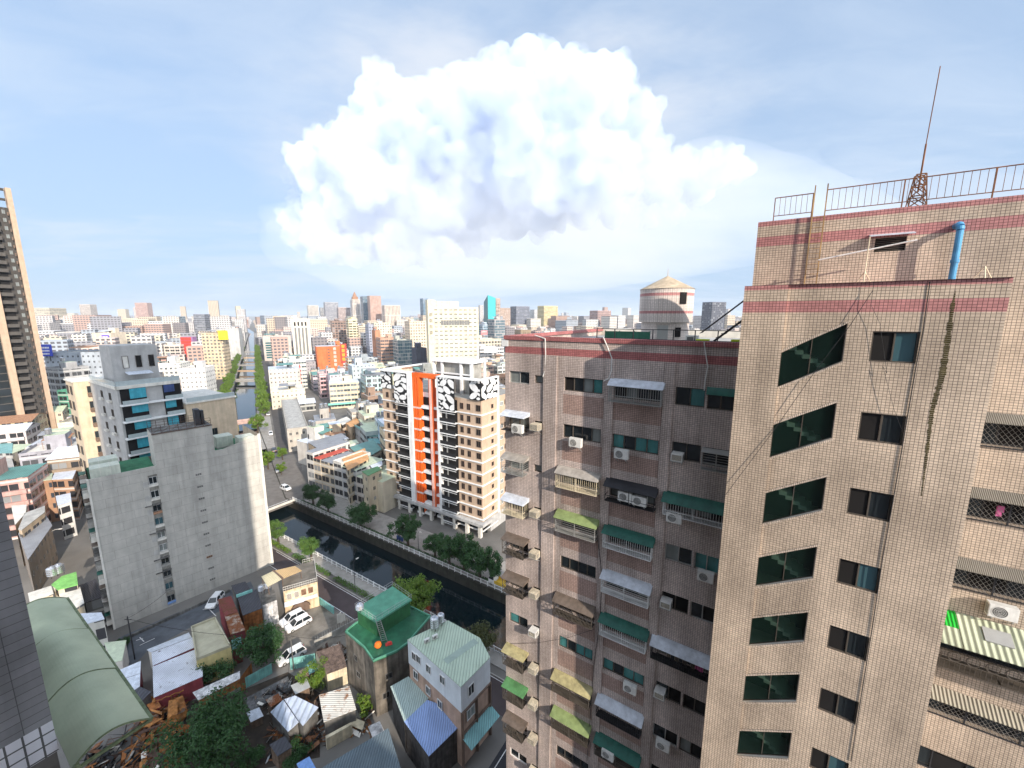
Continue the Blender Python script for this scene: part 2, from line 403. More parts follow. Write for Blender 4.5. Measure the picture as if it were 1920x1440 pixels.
M['dkwall'] = flat('dark_taupe', (.062, .056, .05), .8, .15); M['dkwall2'] = flat('dark_taupe_balcony', (.09, .082, .074), .8, .15); M['peachT'] = flat('peach_stone', (.46, .34, .24), .8, .12)
M['spotW'] = corrugated('spotted_white_tin', (.62, .64, .70), .3, .2, 0, (.14, .12, .12), .5, .63); M['redtrim'] = flat('dark_red_trim', (.26, .05, .06), .7, .3)
M['beigeR'] = flat('beige_roof_slab', (.42, .39, .28), .9, .2, .6, streak=False); M['yelW'] = flat('pale_yellow_wall', (.62, .52, .24), .85, .25)
M['rustR'] = corrugated('rust_streaked_tin', (.42, .36, .30), .3, .3, 0, (.20, .065, .02), .7, .40); M['rustR2'] = corrugated('dark_red_tin', (.20, .05, .045), .3, .3, 0, (.13, .05, .02), .7, .5)
M['turqR'] = corrugated('turquoise_sheet', (.22, .46, .46), .3, .2); M['turqP'] = flat('turquoise_paint', (.20, .46, .42), .7, .25, 1)
M['slate'] = corrugated('slate_sheet', (.062, .062, .072), .5, .2); M['rustW'] = flat('rust_orange_sheet', (.28, .105, .03), .85, .55, 1.2); M['rustO'] = flat('rust_bright', (.40, .17, .05), .85, .45, 1.2)
M['peelW'] = flat('peeling_white', (.58, .57, .56), .85, .5, 1.3); M['tanH'] = flat('tan_render', (.60, .46, .30), .85, .3, .8); M['creamH'] = flat('cream_render', (.62, .54, .38), .85, .3, .8)
M['creamS'] = corrugated('cream_ribbed_sheet', (.56, .50, .33), .35, .15); M['orangeS'] = corrugated('orange_ribbed_sheet', (.62, .42, .20), .35, .15)
M['steel'] = flat('stainless', (.55, .56, .58), .25, .1, 2, metal=.8); M['stripeR'] = corrugated('striped_blue_white', (.46, .52, .62), .95, .25, 0); M['rustyW'] = corrugated('rusted_white_tin', (.62, .60, .54), .28, .25, 1, (.24, .12, .06), .6, .56)
M['debrisR'] = flat('debris_brown', (.17, .12, .095), .95, .5, 2); M['greyblueR'] = corrugated('grey_blue_sheet', (.12, .16, .185), .32, .15); M['canPG'] = flat('pale_green_sheet', (.52, .58, .42), .6, .15)
M['ruinC'] = flat('ruin_concrete', (.12, .12, .12), .95, .6, .8); M['woodD'] = flat('old_timber', (.16, .11, .075), .9, .4, 2); M['woodK'] = flat('dark_timber_wall', (.065, .06, .058), .95, .45, 1.5)
M['deckG2'] = flat('deep_green_deck', (.025, .125, .065), .6, .35, .9, streak=False); M['deckGl'] = flat('sea_green_deck', (.10, .30, .20), .6, .22, .9, streak=False); M['greenW'] = flat('green_wall_paint', (.03, .135, .05), .7, .25); M['stainC'] = flat('weathered_render', (.155, .135, .11), .95, .6, .5)
M['paleGr'] = corrugated('pale_green_roof', (.47, .57, .44), .4, .12); M['paleGd'] = flat('greyer_green', (.33, .41, .35), .6, .12); M['pinkW'] = flat('pink_brown_wall', (.42, .29, .22), .85, .25); M['cladW'] = flat('white_cladding', (.62, .66, .68), .6, .12)
M['paleGs'] = corrugated('pale_greygreen_sheet', (.40, .50, .47), .32, .15); M['periR'] = corrugated('periwinkle_sheet', (.27, .38, .66), .32, .12)
M['carW'] = flat('white_car_paint', (.80, .80, .80), .25, .05, 1, 0, .6); M['yelL'] = flat('yellow_lorry_paint', (.68, .45, .05), .5, .1)
M['signY'] = flat('sign_yellow', (.85, .62, .03), .5, .08); M['signR'] = flat('sign_red', (.72, .06, .04), .5, .1); M['signR2'] = flat('sign_pale_red', (.66, .22, .22), .6, .1); M['signB'] = flat('sign_blue', (.03, .06, .50), .5, .08); M['signP'] = flat('sign_violet', (.16, .10, .55), .5, .08); M['signPu'] = flat('sign_purple', (.30, .16, .30), .7, .1)
M['mint'] = flat('mint_awning', (.22, .58, .44), .7, .15, 1); M['tealdk'] = glassy('teal_dark_glass', (.02, .10, .11), .15); M['tealT'] = glassy('teal_curtain_wall', (.05, .42, .42), .2, .6, .2); M['glassL2'] = flat('grey_window', (.20, .20, .19), .3, .2)
M['saff'] = flat('saffron_wall', (.66, .42, .13), .8, .15); M['limeR'] = flat('lime_roof', (.22, .52, .14), .7, .2, .8)
def _far():
    m, t, b = _new('far_city'); geo = t.new('ShaderNodeNewGeometry'); r = geo.outputs['Random Per Island']
    cr = t.new('ShaderNodeValToRGB'); e = cr.color_ramp; e.interpolation = 'CONSTANT'
    cols = [(.60, .56, .50), (.54, .45, .34), (.58, .57, .56), (.44, .31, .26), (.50, .48, .46), (.28, .28, .30), (.60, .52, .38), (.40, .27, .21), (.55, .55, .53), (.22, .20, .20), (.58, .47, .41), (.34, .38, .42)]
    while len(e.elements) < len(cols): e.elements.new(.5)
    for i, c in enumerate(cols): e.elements[i].position = i / len(cols); e.elements[i].color = (*c, 1)
    t.put(cr, 0, r)
    uv = t.new('ShaderNodeUVMap').outputs[0]; x, y, _ = t.sep(uv)
    fx = t.math('ABSOLUTE', t.math('SUBTRACT', t.math('FRACT', t.math('DIVIDE', x, 3.6)), .5)); fy = t.math('ABSOLUTE', t.math('SUBTRACT', t.math('FRACT', t.math('DIVIDE', y, 3.3)), .5))
    mk = t.math('MULTIPLY', t.math('LESS_THAN', fx, .33), t.math('LESS_THAN', fy, .26)); mk = t.math('MULTIPLY', mk, t.math('GREATER_THAN', y, .5))
    t.put(b, 'Base Color', t.mix(mk, cr.outputs[0], (.10, .10, .11))); b.inputs['Roughness'].default_value = .8; return m
M['farcity'] = _far()
def _cloud():
    m, t, b = _new('cloud_vapour'); o = [q for q in t.n if q.type == 'OUTPUT_MATERIAL'][0]; t.n.remove(b)
    v = t.new('ShaderNodeVolumePrincipled'); v.inputs['Color'].default_value = (.80, .86, .95, 1); v.inputs['Anisotropy'].default_value = -.3
    n = t.noise(t.new('ShaderNodeNewGeometry').outputs['Position'], .00085, 6, .62); t.put(v, 'Density', t.ramp(n, .36, .62, .0, .0024))
    t.l.new(v.outputs[0], o.inputs['Volume']); return m
M['cloud'] = _cloud()

def _vol(n, col, dens, an):
    m, t, b = _new(n); o = [q for q in t.n if q.type == 'OUTPUT_MATERIAL'][0]; t.n.remove(b)
    v = t.new('ShaderNodeVolumePrincipled'); v.inputs['Color'].default_value = (*col, 1); v.inputs['Density'].default_value = dens; v.inputs['Anisotropy'].default_value = an
    t.l.new(v.outputs[0], o.inputs['Volume']); return m
M['veil'] = _vol('rain_veil_air', (.95, .975, 1.0), .00011, -.2); M['air'] = _vol('summer_haze_air', (.88, .94, 1.0), .00009, 0.1)
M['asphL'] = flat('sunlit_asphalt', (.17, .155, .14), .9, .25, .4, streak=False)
M['carD'] = flat('dark_car_paint', (.03, .035, .05), .25, .05, 1, 0, .6); M['carS'] = flat('silver_car_paint', (.42, .43, .45), .3, .05, 1, .3, .5)
# ------------------------------------------------------------------ near tiled apartment block
def P(px, py, v):                                # survey on the plane v
    r = ray(px, py); t = v / (r.x * EV.x + r.y * EV.y); p = r * t
    return (uv_(p)[0], v, p.z + CAM_Z)
blk = thing('apartment_block', 'pink beige mosaic tiled apartment block with red parapet bands and projecting stair tower', 'apartment block', (0, 0, 0), GA)
VA, VS = 23.2, 20.0
FA, FS = 3.09, 3.07

def holed(mb, u0, u1, z0, z1, v, holes, mfun, dep=.16, mrev=0):
    us = sorted({u0, u1} | {h[0] for h in holes} | {h[1] for h in holes}); zs = sorted({z0, z1} | {h[2] for h in holes} | {h[3] for h in holes})
    us = [a for a in us if u0 <= a <= u1]; zs = [a for a in zs if z0 <= a <= z1]
    for a, b in zip(us[:-1], us[1:]):
        for c, d in zip(zs[:-1], zs[1:]):
            mu, mz = (a + b) / 2, (c + d) / 2
            if any(h[0] < mu < h[1] and h[2] < mz < h[3] for h in holes): continue
            mb.face([(a, v, c), (b, v, c), (b, v, d), (a, v, d)], mfun(mu, mz))
    for a, b, c, d in [h[:4] for h in holes]:
        e = v + dep
        mb.face([(a, v, c), (a, e, c), (b, e, c), (b, v, c)][::-1], mrev); mb.face([(a, v, d), (a, e, d), (b, e, d), (b, v, d)], mrev)
        mb.face([(a, v, c), (a, v, d), (a, e, d), (a, e, c)][::-1], mrev); mb.face([(b, v, c), (b, e, c), (b, e, d), (b, v, d)][::-1], mrev)

def win_meshes(key, w_, h_, n, frame):
    """sliding window: frame mesh, origin lower left, facing -y"""
    k = ('win', key)
    if k in CACHE: return CACHE[k]
    mb = MB(); t = .05
    for x0, x1, z0, z1 in ((0, w_, 0, t), (0, w_, h_ - t, h_), (0, t, t, h_ - t), (w_ - t, w_, t, h_ - t)): mb.box(x0, x1, -.05, .04, z0, z1)
    for i in range(1, n):
        x = w_ * i / n; mb.box(x - .025, x + .025, -.035 if i % 2 else -.02, .02, t, h_ - t)
    CACHE[k] = mb.mesh('window_frame', [frame]); return CACHE[k]
CACHE = {}
def pane_mesh(w_, h_, mat, t=.04):
    k = ('pane', round(w_, 2), round(h_, 2), mat.name)
    if k not in CACHE:
        mb = MB(); mb.box(t, w_ - t, .0, .015, t, h_ - t); CACHE[k] = mb.mesh('pane', [mat])
    return CACHE[k]
def window(parent, u, v, z, w_, h_, n, panes, frame=None):
    fr = frame or M['bronze']
    o = inst('window', win_meshes((round(w_, 2), round(h_, 2), n, fr.name), w_, h_, n, fr), parent, (u, v, z))
    pw = w_ / n
    for i in range(n):
        mt = panes[i % len(panes)]
        inst('pane', pane_mesh(pw, h_, mt, .03), o, (pw * i, .01 + .012 * (i % 2), 0))
    return o

cols = {1: (-15.05, -13.46, 55.45, 56.27, 2), 2: (-10.9, -8.35, 55.3, 56.2, 4), 3: (-7.62, -4.92, 55.2, 56.08, 4), 4: (-4.2, -2.72, 55.17, 56.18, 2), 5: (-2.6, -1.35, 55.15, 56.15, 2), 6: (-13.05, -12.45, 55.6, 56.12, 1)}
holesA = []
for k in range(13):
    for c, (a, b, z0, z1, n) in cols.items(): holesA.append((a, b, z0 - FA * k, z1 - FA * k))
def mA(u, z):
    if z > 57.95: return 0 if z < 58.4 else 2
    if z > 57.5: return 2
    zr = (56.2 - z) % FA
    if -10.95 < u < -8.2 and 1.12 < zr < 2.4: return 1
    if -7.66 < u < -4.86 and 1.3 < zr < 2.35: return 1
    return 0
mb = MB()
extra = []                                       # zero-size holes that split the wall where its tile colour changes
for k in range(13): extra += [(-10.95, -8.2, 53.8 - FA * k, 55.08 - FA * k, 1), (-7.66, -4.86, 53.85 - FA * k, 54.9 - FA * k, 1)]
us = sorted({-15.4, -1.05, -10.95, -8.2, -7.66, -4.86} | {h[i] for h in holesA for i in (0, 1)})
zs = sorted({0, 57.5, 57.95, 58.4, 58.65} | {round(h[i], 3) for h in holesA for i in (2, 3)} | {h[i] for h in extra for i in (2, 3)})
for a, b in zip(us[:-1], us[1:]):
    for c, d in zip(zs[:-1], zs[1:]):
        mu, mz = (a + b) / 2, (c + d) / 2
        if any(h[0] < mu < h[1] and h[2] < mz < h[3] for h in holesA): continue
        mb.face([(a, VA, c), (b, VA, c), (b, VA, d), (a, VA, d)], mA(mu, mz))
for h in holesA: holed(mb, 99, 99, 0, 0, VA, [h], mA, .18, 0)
# side walls, back, pilasters, coping
mb.face([(-15.4, 42, 0), (-15.4, VA, 0), (-15.4, VA, 58.65), (-15.4, 42, 58.65)], 0)
mb.face([(30, 42, 0), (-15.4, 42, 0), (-15.4, 42, 58.65), (30, 42, 58.65)], 0)
for a, b in ((-8.2, -7.66), (-4.82, -4.3), (-12.35, -11.4)): mb.box(a, b, VA - .1, VA - .003, 0, 57.5, 0, skip='b')
mb.box(-15.46, -1.1, VA - .08, VA + .2, 58.42, 58.68, 2, skip='')
mb.box(-15.46, -15.2, VA + .2, 42, 58.42, 58.68, 2)
mb.box(-15.4, -1.1, VA + .2, VA + .3, 58.0, 58.42, 3)
mb.box(-15.4, 30, 41.7, 42, 58.0, 58.68, 3)
mb.build('wall', [M['tileA'], M['tileD'], M['tileR'], M['offw']], blk)
mb = MB(); mb.face([(-15.4, VA, 58.02), (12, VA, 58.02), (12, 42, 58.02), (-15.4, 42, 58.02)]); mb.build('roof', [M['roofdeck']], blk)

glassmix = [M['glass'], M['glass'], M['room'], M['glassL']]
teal = [M['glassT'], M['glass'], M['glassT'], M['glassT']]
wr = random.Random(3)
spec = {(6, 1): teal, (1, 3): teal, (6, 2): teal, (6, 3): teal, (0, 4): [M['glass'], M['glassT']], (3, 5): [M['glassT']], (0, 1): [M['glassL'], M['glass']], (0, 2): [M['room'], M['glass'], M['glassL'], M['glassT']],
        (4, 2): [M['glass']], (9, 2): [M['glass']]}
for k in range(13):
    for c, (a, b, z0, z1, n) in cols.items():
        if c == 6 and k > 2: pn = [M['room']]
        else: pn = spec.get((k, c)) or [wr.choice(glassmix) for _ in range(n)]
        window(blk, a, VA + .14, z0 - FA * k, b - a, z1 - z0, n, pn, M['white'] if (k, c) in ((10, 1),) else (M['alum'] if wr.random() < .4 else M['bronze']))

# ---- stair tower (projecting slab)
mb = MB()
U0, U1 = -1.17, 6.36
SL = []
for k in range(13): SL.append((.35, 2.35, 57.04 - FS * k + .0, 59.73 - FS * k))
SW = [(3.12, 4.41, 58.30 - FS * k, 59.43 - FS * k) for k in range(13)]
us = [.35, 2.35, 3.12, 4.41, U1]
def mT(z): return 1 if z > 61.04 or 60.13 < z < 60.58 else 0
def strip(a, b, v, cuts):
    zs = sorted({0, 60.13, 60.58, 61.04, 61.22} | set(cuts))
    for c, d in zip(zs[:-1], zs[1:]):
        yield a, b, c, d
for a, b, hs in ((U0, .35, []), (2.35, 3.12, []), (4.41, U1, []), (3.12, 4.41, SW)):
    vv = VS - .1 if a == U0 else VS
    for a_, b_, c, d in strip(a, b, vv, [x for h in hs for x in h[2:]]):
        if any(h[2] < (c + d) / 2 < h[3] for h in hs): continue
        mb.face([(a_, vv, c), (b_, vv, c), (b_, vv, d), (a_, vv, d)], mT((c + d) / 2))
mb.face([(.35, VS - .1, 0), (.35, VS, 0), (.35, VS, 61.22), (.35, VS - .1, 61.22)], 0)
zprev = 61.22
for k in range(13):
    zb, zt = 57.04 - FS * k, 59.73 - FS * k      # lower left corner, upper right corner
    zl, zr = zb + 1.46, zb + 1.22                # upper left, lower right
    top = 60.13 if k == 0 else zprev
    mb.face([(.35, VS, zl), (2.35, VS, zt), (2.35, VS, top), (.35, VS, top)], 0)
    nb = 59.73 - FS * (k + 1) if k < 12 else 0
    lo = min(zb, nb) if k < 12 else 0
    mb.face([(.35, VS, lo), (2.35, VS, lo), (2.35, VS, zr), (.35, VS, zb)], 0)
    zprev = lo
    e = VS + .16
    q = [(.35, zb), (2.35, zr), (2.35, zt), (.35, zl)]
    for (a, c), (b, d) in zip(q, q[1:] + q[:1]): mb.face([(a, VS, c), (b, VS, d), (b, e, d), (a, e, c)], 2)
for c, d in ((60.13, 60.58), (60.58, 61.04), (61.04, 61.22)): mb.face([(.35, VS, c), (2.35, VS, c), (2.35, VS, d), (.35, VS, d)], mT((c + d) / 2))
for h in SW: holed(mb, 99, 99, 0, 0, VS, [h], mT, .14, 0)
mb.face([(U0, VA, 0), (U0, VS - .1, 0), (U0, VS - .1, 61.22), (U0, VA, 61.22)], 0)
mb.face([(U1, VS, 0), (U1, VA, 0), (U1, VA, 61.22), (U1, VS, 61.22)], 0)
mb.face([(U0, VS - .1, 61.22), (U1, VS - .1, 61.22), (U1, VA, 61.22), (U0, VA, 61.22)], 1)
tw = mb.build('stair_tower_wall', [M['tileT'], M['tileTR'], M['offw']], blk)
# inclined stair windows: sill and lintel courses, glass, the stair flight behind it
for k in range(12):
    zb = 57.04 - FS * k; zl, zr, zt = zb + 1.46, zb + 1.22, zb + 2.69
    mb = MB(); q = [(.35, zb), (2.35, zr), (2.35, zt), (.35, zl)]
    for (a, c), (b, d) in zip(q, q[1:] + q[:1]): mb.bar((a, VS + .13, c), (b, VS + .13, d), .05)
    mb.box(1.33, 1.36, VS + .11, VS + .14, zb + .6, zl + .6)
    o = mb.build('stair_window', [M['bronze']], blk)
    mb = MB(); mb.face([(a, VS + .14, c) for a, c in q]); mb.build('pane', [M['stairglass']], o)
    mb = MB()
    for (a, c), (b, d) in ((q[3], q[2]), (q[0], q[1])):
        sgn = 1 if c > zb + .5 else -1
        mb.face([(a - .04, VS - .035, c + (.0 if sgn > 0 else -.09)), (b + .04, VS - .035, d + (.0 if sgn > 0 else -.09)), (b + .04, VS - .035, d + (.09 if sgn > 0 else .0)), (a - .04, VS - .035, c + (.09 if sgn > 0 else 0.0))])
        mb.face([(a - .04, VS - .035, c + (.09 if sgn > 0 else 0)), (b + .04, VS - .035, d + (.09 if sgn > 0 else 0)), (b + .04, VS, d + (.09 if sgn > 0 else 0)), (a - .04, VS, c + (.09 if sgn > 0 else 0))])
    mb.build('tile_course', [M['tileC']], o)
    window(blk, 3.12, VS + .12, 58.30 - FS * k, 1.29, 1.13, 2, [M['room'], M['glass'] if k % 3 else M['glassB']], M['bronze'])
mb = MB()
mb.box(.3, 2.6, VS + 1.6, VS + 1.7, 20, 60.5, 0); mb.box(.2, .3, VS + .2, VS + 1.6, 20, 60.5, 0); mb.box(2.6, 2.7, VS + .2, VS + 1.6, 20, 60.5, 0)
for k in range(13):
    z = 56.9 - FS * k
    for i in range(8): mb.box(.35 + .25 * i, .62 + .25 * i, VS + .35, VS + 1.5, z + 1.85 - .16 * i, z + 2.02 - .16 * i, 1)
    mb.box(.3, 2.6, VS + .3, VS + 1.6, z - .12, z, 1)
mb.build('stair_flight', [M['stairwall'], M['offw']], blk)
# dark mossy weep stain, a real growth that stands on the tile face
mb = MB(); pts = [(z3, P(1380 + x * .2917, 280 + y * .2917, VS)) for x, y, z3 in ((1415, 895, 0), (1395, 1000, .10), (1360, 1250, .14), (1330, 1440, .16))]
tp = [(p[0], p[2], w_) for w_, p in pts] + [(P(1748, 770, VS)[0], P(1748, 770, VS)[2], .13), (P(1728, 930, VS)[0], P(1728, 930, VS)[2], .03)]
r8 = random.Random(4)
for (u, z, w0), (u2, z2, w2) in zip(tp[:-1], tp[1:]):
    n = max(2, int((z - z2) / .07))
    for i in range(n):
        f, g = i / n, (i + 1) / n
        ua, ub = u + (u2 - u) * f, u + (u2 - u) * g; wa = (w0 + (w2 - w0) * f) * r8.uniform(.35, .72)
        mb.box(ua - wa, ua + wa * .8, VS - .006, VS - .001, z + (z2 - z) * g + .012, z + (z2 - z) * f, 0, skip='b')
mb.build('moss_growth', [M['moss']], blk)

# ---- main tower behind the slab: higher block and right wing
mb = MB()
RW = [(6.75, 20.0, 54.95 - 3.1 * k, 56.1 - 3.1 * k) for k in range(12)]
us = [-1.05, 6.36, 6.75, 20, 30]; zs = sorted({0, 58.65, 61.2, 63.22, 63.65, 64.12, 64.34} | {h[i] for h in RW for i in (2, 3)})
def mR(z): return 1 if z > 64.12 or 63.22 < z < 63.65 else 0
hv = (3.27, 4.25, 62.64, 63.2)
us = sorted(set(us) | {3.27, 4.25}); zs = sorted(set(zs) | {62.64, 63.2})
for a, b in zip(us[:-1], us[1:]):
    for c, d in zip(zs[:-1], zs[1:]):
        mu, mz = (a + b) / 2, (c + d) / 2
        if b <= 6.36 and d <= 61.2: continue
        if any(h[0] < mu < h[1] and h[2] < mz < h[3] for h in RW + [hv]): continue
        mb.face([(a, VA, c), (b, VA, c), (b, VA, d), (a, VA, d)], mR(mz))
for h in RW: holed(mb, 99, 99, 0, 0, VA, [h], mR, .25, 0)
holed(mb, 99, 99, 0, 0, VA, [hv], mR, .15, 2)
mb.face([(-1.05, 28.4, 58), (-1.05, VA, 58), (-1.05, VA, 64.34), (-1.05, 28.4, 64.34)], 0)
mb.face([(-1.05, VA, 64.3), (30, VA, 64.3), (30, 28.4, 64.3), (-1.05, 28.4, 64.3)], 2)
mb.face([(30, 28.4, 58), (-1.05, 28.4, 58), (-1.05, 28.4, 64.34), (30, 28.4, 64.34)], 0)
mb.face([(30, VA, 0), (30, 42, 0), (30, 42, 58), (30, VA, 58)], 0); mb.face([(30, VA, 58), (30, 28.4, 58), (30, 28.4, 64.3), (30, VA, 64.3)], 0)
mb.build('tower_wall', [M['tileT'], M['tileTR'], M['offw']], blk)
mb = MB(); mb.box(3.27, 4.25, VA + .13, VA + .16, 62.64, 63.2)
for i in range(7): mb.box(3.3, 4.22, VA + .08, VA + .12, 62.68 + .075 * i, 62.71 + .075 * i, 1)
mb.build('louvre', [M['room'], M['bronze']], blk)
mb = MB(); mb.slab([(3.04, VA - .4, 63.27), (4.42, VA - .4, 63.27), (4.42, VA, 63.36), (3.04, VA, 63.36)], .04); mb.build('louvre_hood', [M['canW']], blk)
for k in range(9):
    for j in range(4): window(blk, 6.75 + j * 3.3, VA + .2, 54.95 - 3.1 * k, 3.3, 1.15, 3, [M['glass'], M['room'], M['glass']], M['dark'])
# ------------------------------------------------------------------ things hung on the block
def cage(label, u, z, w_, h_, d, can, style, drop=.28, over=.12, bars=None, roofonly=False):
    """window cage under a sheet canopy; u,z = lower left of the window on the wall plane"""
    o = thing('window_cage', label, 'window cage', W(u, VA, z), GA, 'window cages and canopies on the tiled facade')
    bm_ = bars or M['bronze']
    zt = h_ + .22
    mb = MB(); n = 6                              # bowed sheet canopy
    for i in range(n):
        f, g = i / n, (i + 1) / n
        y0, y1 = -f * (d + .1), -g * (d + .1); za, zb = zt - drop * f ** 1.6, zt - drop * g ** 1.6
        mb.slab([(-over, y1, zb), (w_ + over, y1, zb), (w_ + over, y0, za), (-over, y0, za)], .018)
    for j in range(int(w_ / .9) + 2):
        x = -over + (w_ + 2 * over) * j / (int(w_ / .9) + 1)
        mb.bar((x, 0, zt - .01), (x, -d - .08, zt - drop - .015), .03)
    mb.face([(-over, 0, zt - .02), (-over, -d - .1, zt - drop - .02), (-over, 0, zt - drop - .02)]); mb.face([(w_ + over, 0, zt - .02), (w_ + over, -d - .1, zt - drop - .02), (w_ + over, 0, zt - drop - .02)])
    mb.build('canopy', [can], o)
    if roofonly: return o
    lo, hi = -.12, zt - drop - .02
    mb = MB()
    for x in (0, w_ / 2, w_): mb.bar((x, -d, lo), (x, -d, hi), .035)
    for zz in (lo, hi - .02, lo + (hi - lo) * .38): mb.bar((0, -d, zz), (w_, -d, zz), .03); mb.bar((0, -d, zz), (0, 0, zz), .03); mb.bar((w_, -d, zz), (w_, 0, zz), .03)
    mb.build('frame', [bm_], o)
    mb = MB()
    if style == 'v':
        nb = int(w_ / .13)
        for i in range(1, nb): mb.tube((w_ * i / nb, -d, lo), (w_ * i / nb, -d, hi), .012, 4)
        for i in range(1, int(d / .13)): mb.tube((0, -i * .13, lo), (0, -i * .13, hi), .01, 4); mb.tube((w_, -i * .13, lo), (w_, -i * .13, hi), .01, 4)
    elif style == 'h':
        for i in range(1, 7):
            zz = lo + (hi - lo) * i / 7; mb.tube((0, -d, zz), (w_, -d, zz), .012, 4); mb.tube((0, -d, zz), (0, 0, zz), .01, 4); mb.tube((w_, -d, zz), (w_, 0, zz), .01, 4)
    elif style == 'x':
        p = .3; n = int(w_ / p)
        for i in range(n):
            a, b = w_ * i / n, w_ * (i + 1) / n; m_ = (lo + hi) / 2
            mb.tube((a, -d, lo), (b, -d, m_), .011, 4); mb.tube((b, -d, lo), (a, -d, m_), .011, 4)
            mb.tube((a, -d, m_), (b, -d, hi), .011, 4); mb.tube((b, -d, m_), (a, -d, hi), .011, 4)
    mb.build('grille', [bm_], o)
    mb = MB(); mb.slab([(0, -d, lo), (w_, -d, lo), (w_, 0, lo), (0, 0, lo)], .02); mb.build('floor_tray', [bm_], o)
    return o

def _ac_split():
    a = MB(); a.box(0, .82, -.3, 0, 0, .56); a.box(.02, .80, -.31, -.3, .02, .54)
    for i in range(12): a.box(-.004, 0, -.27, -.03, .06 + .036 * i, .08 + .036 * i, 1)
    g = MB(); n = 20
    for rr in (.22, .165, .11, .055):
        for i in range(n):
            t0, t1 = 6.2832 * i / n, 6.2832 * (i + 1) / n
            g.bar((.31 + rr * math.cos(t0), -.322, .28 + rr * math.sin(t0)), (.31 + rr * math.cos(t1), -.322, .28 + rr * math.sin(t1)), .009, m=1)
    g.face([(.31 + .22 * math.cos(6.2832 * i / n), -.313, .28 + .22 * math.sin(6.2832 * i / n)) for i in range(n)], 0)
    b = MB()
    for x in (.12, .7): b.bar((x, .16, -.03), (x, -.34, -.03), .04); b.bar((x, .16, -.35), (x, -.3, -.04), .03)
    return a.mesh('casing', [M['acw'], M['acd']]), g.mesh('fan_grille', [M['acd'], M['acw']]), b.mesh('bracket', [M['alum']])
def _ac_box():
    a = MB(); a.box(0, .6, -.5, .1, 0, .4)
    for i in range(8): a.box(-.004, 0, -.45, -.05, .05 + .04 * i, .07 + .04 * i, 1); a.box(.6, .604, -.45, -.05, .05 + .04 * i, .07 + .04 * i, 1)
    g = MB(); g.box(.05, .55, -.508, -.5, .05, .35, 0)
    for i in range(7): g.box(.05, .55, -.514, -.508, .06 + .042 * i, .075 + .042 * i, 1)
    b = MB(); b.box(-.03, .63, -.5, .05, -.05, -.01)
    for x in (.05, .55): b.bar((x, .1, -.4), (x, -.4, -.05), .03)
    return a, g, b
ACS = _ac_split(); _b = _ac_box()
ACB = (_b[0].mesh('casing', [M['acc'], M['acd']]), _b[1].mesh('fan_grille', [M['acd'], M['acc']]), _b[2].mesh('bracket', [M['alum']]))
ACW = (_b[0].mesh('casing', [M['acw'], M['acd']]), ACB[1], ACB[2])
def ac(kind, label, u, z, v=VA, out=.12):
    me = {'s': ACS, 'b': ACB, 'w': ACW}[kind]
    o = thing('air_conditioner', label, 'air conditioner', W(u, v - out, z), GA, 'air conditioners on the tiled facade')
    for n, m_ in zip(('casing', 'fan_grille', 'bracket'), me): inst(n, m_, o)
    return o

def fl(k, z0): return z0 - FA * k
C1, C2, C3, C4 = 'at the block\'s far corner', 'in the second window column', 'in the middle column', 'beside the stair tower'
# corner column
for k, can, st, nm, bars in ((1, 'canW', 'v', 'white sheet canopy over a barred window cage', None), (2, 'canT', 'h', 'smoky translucent canopy over a window cage', M['alum']), (3, 'canW', 'v', 'off-white canopy on a cream framed cage', M['cream']),
                       (4, 'canB', 'x', 'brown canopy over a crossed-bar cage', None), (5, 'canB', 'x', 'weathered brown canopy over a cage', None), (7, 'canY', 'x', 'patched yellow canopy over a cage', None),
                       (8, 'canG2', 'v', 'mid green canopy over a barred cage', None), (9, 'canB', 'x', 'dark brown canopy and cage', None)):
    cage(f'{nm} {C1}, {ORD[k]} floor down', -15.25 if k < 4 else -15.2, fl(k, 55.45), 1.75, .95, .75, M[can], st, .26 if k < 4 else .2, .1, bars)
for k in range(1, 12):
    kind = 's' if k == 1 else 'b'
    if k in (2, 11): continue
    if k == 1: ac('s', f'white fan air conditioner under the corner canopy, {ORD[k]} floor down', -14.25, fl(k, 55.35), out=.7)
    ac('b' if k != 6 else 'w', f'boxy cream window air conditioner {C1}, {ORD[k]} floor down' if k != 6 else 'boxy air conditioner with pale top near plain teal corner window', -13.05, fl(k, 55.62))
# second column
ac('s', 'cream white air conditioner below the meshed window in the second column', -10.3, fl(1, 54.92))
for k, can, st, nm, bars in ((2, 'canT', 'v', 'clear ribbed canopy over a cream barred cage', M['cream']), (3, 'canL', 'h', 'lime green canopy over a plant cage', M['alum']), (5, 'canB', 'x', 'brown canopy over a deep brown cage', None),
                       (7, 'canY', 'h', 'mustard yellow canopy over a cage', None), (8, 'canL', 'v', 'green plant cage with a lime canopy', None)):
    cage(f'{nm} {C2}, {ORD[k]} floor down', -11.05, fl(k, 55.3), 2.75, .95, .62, M[can], st, .32, .1, bars)
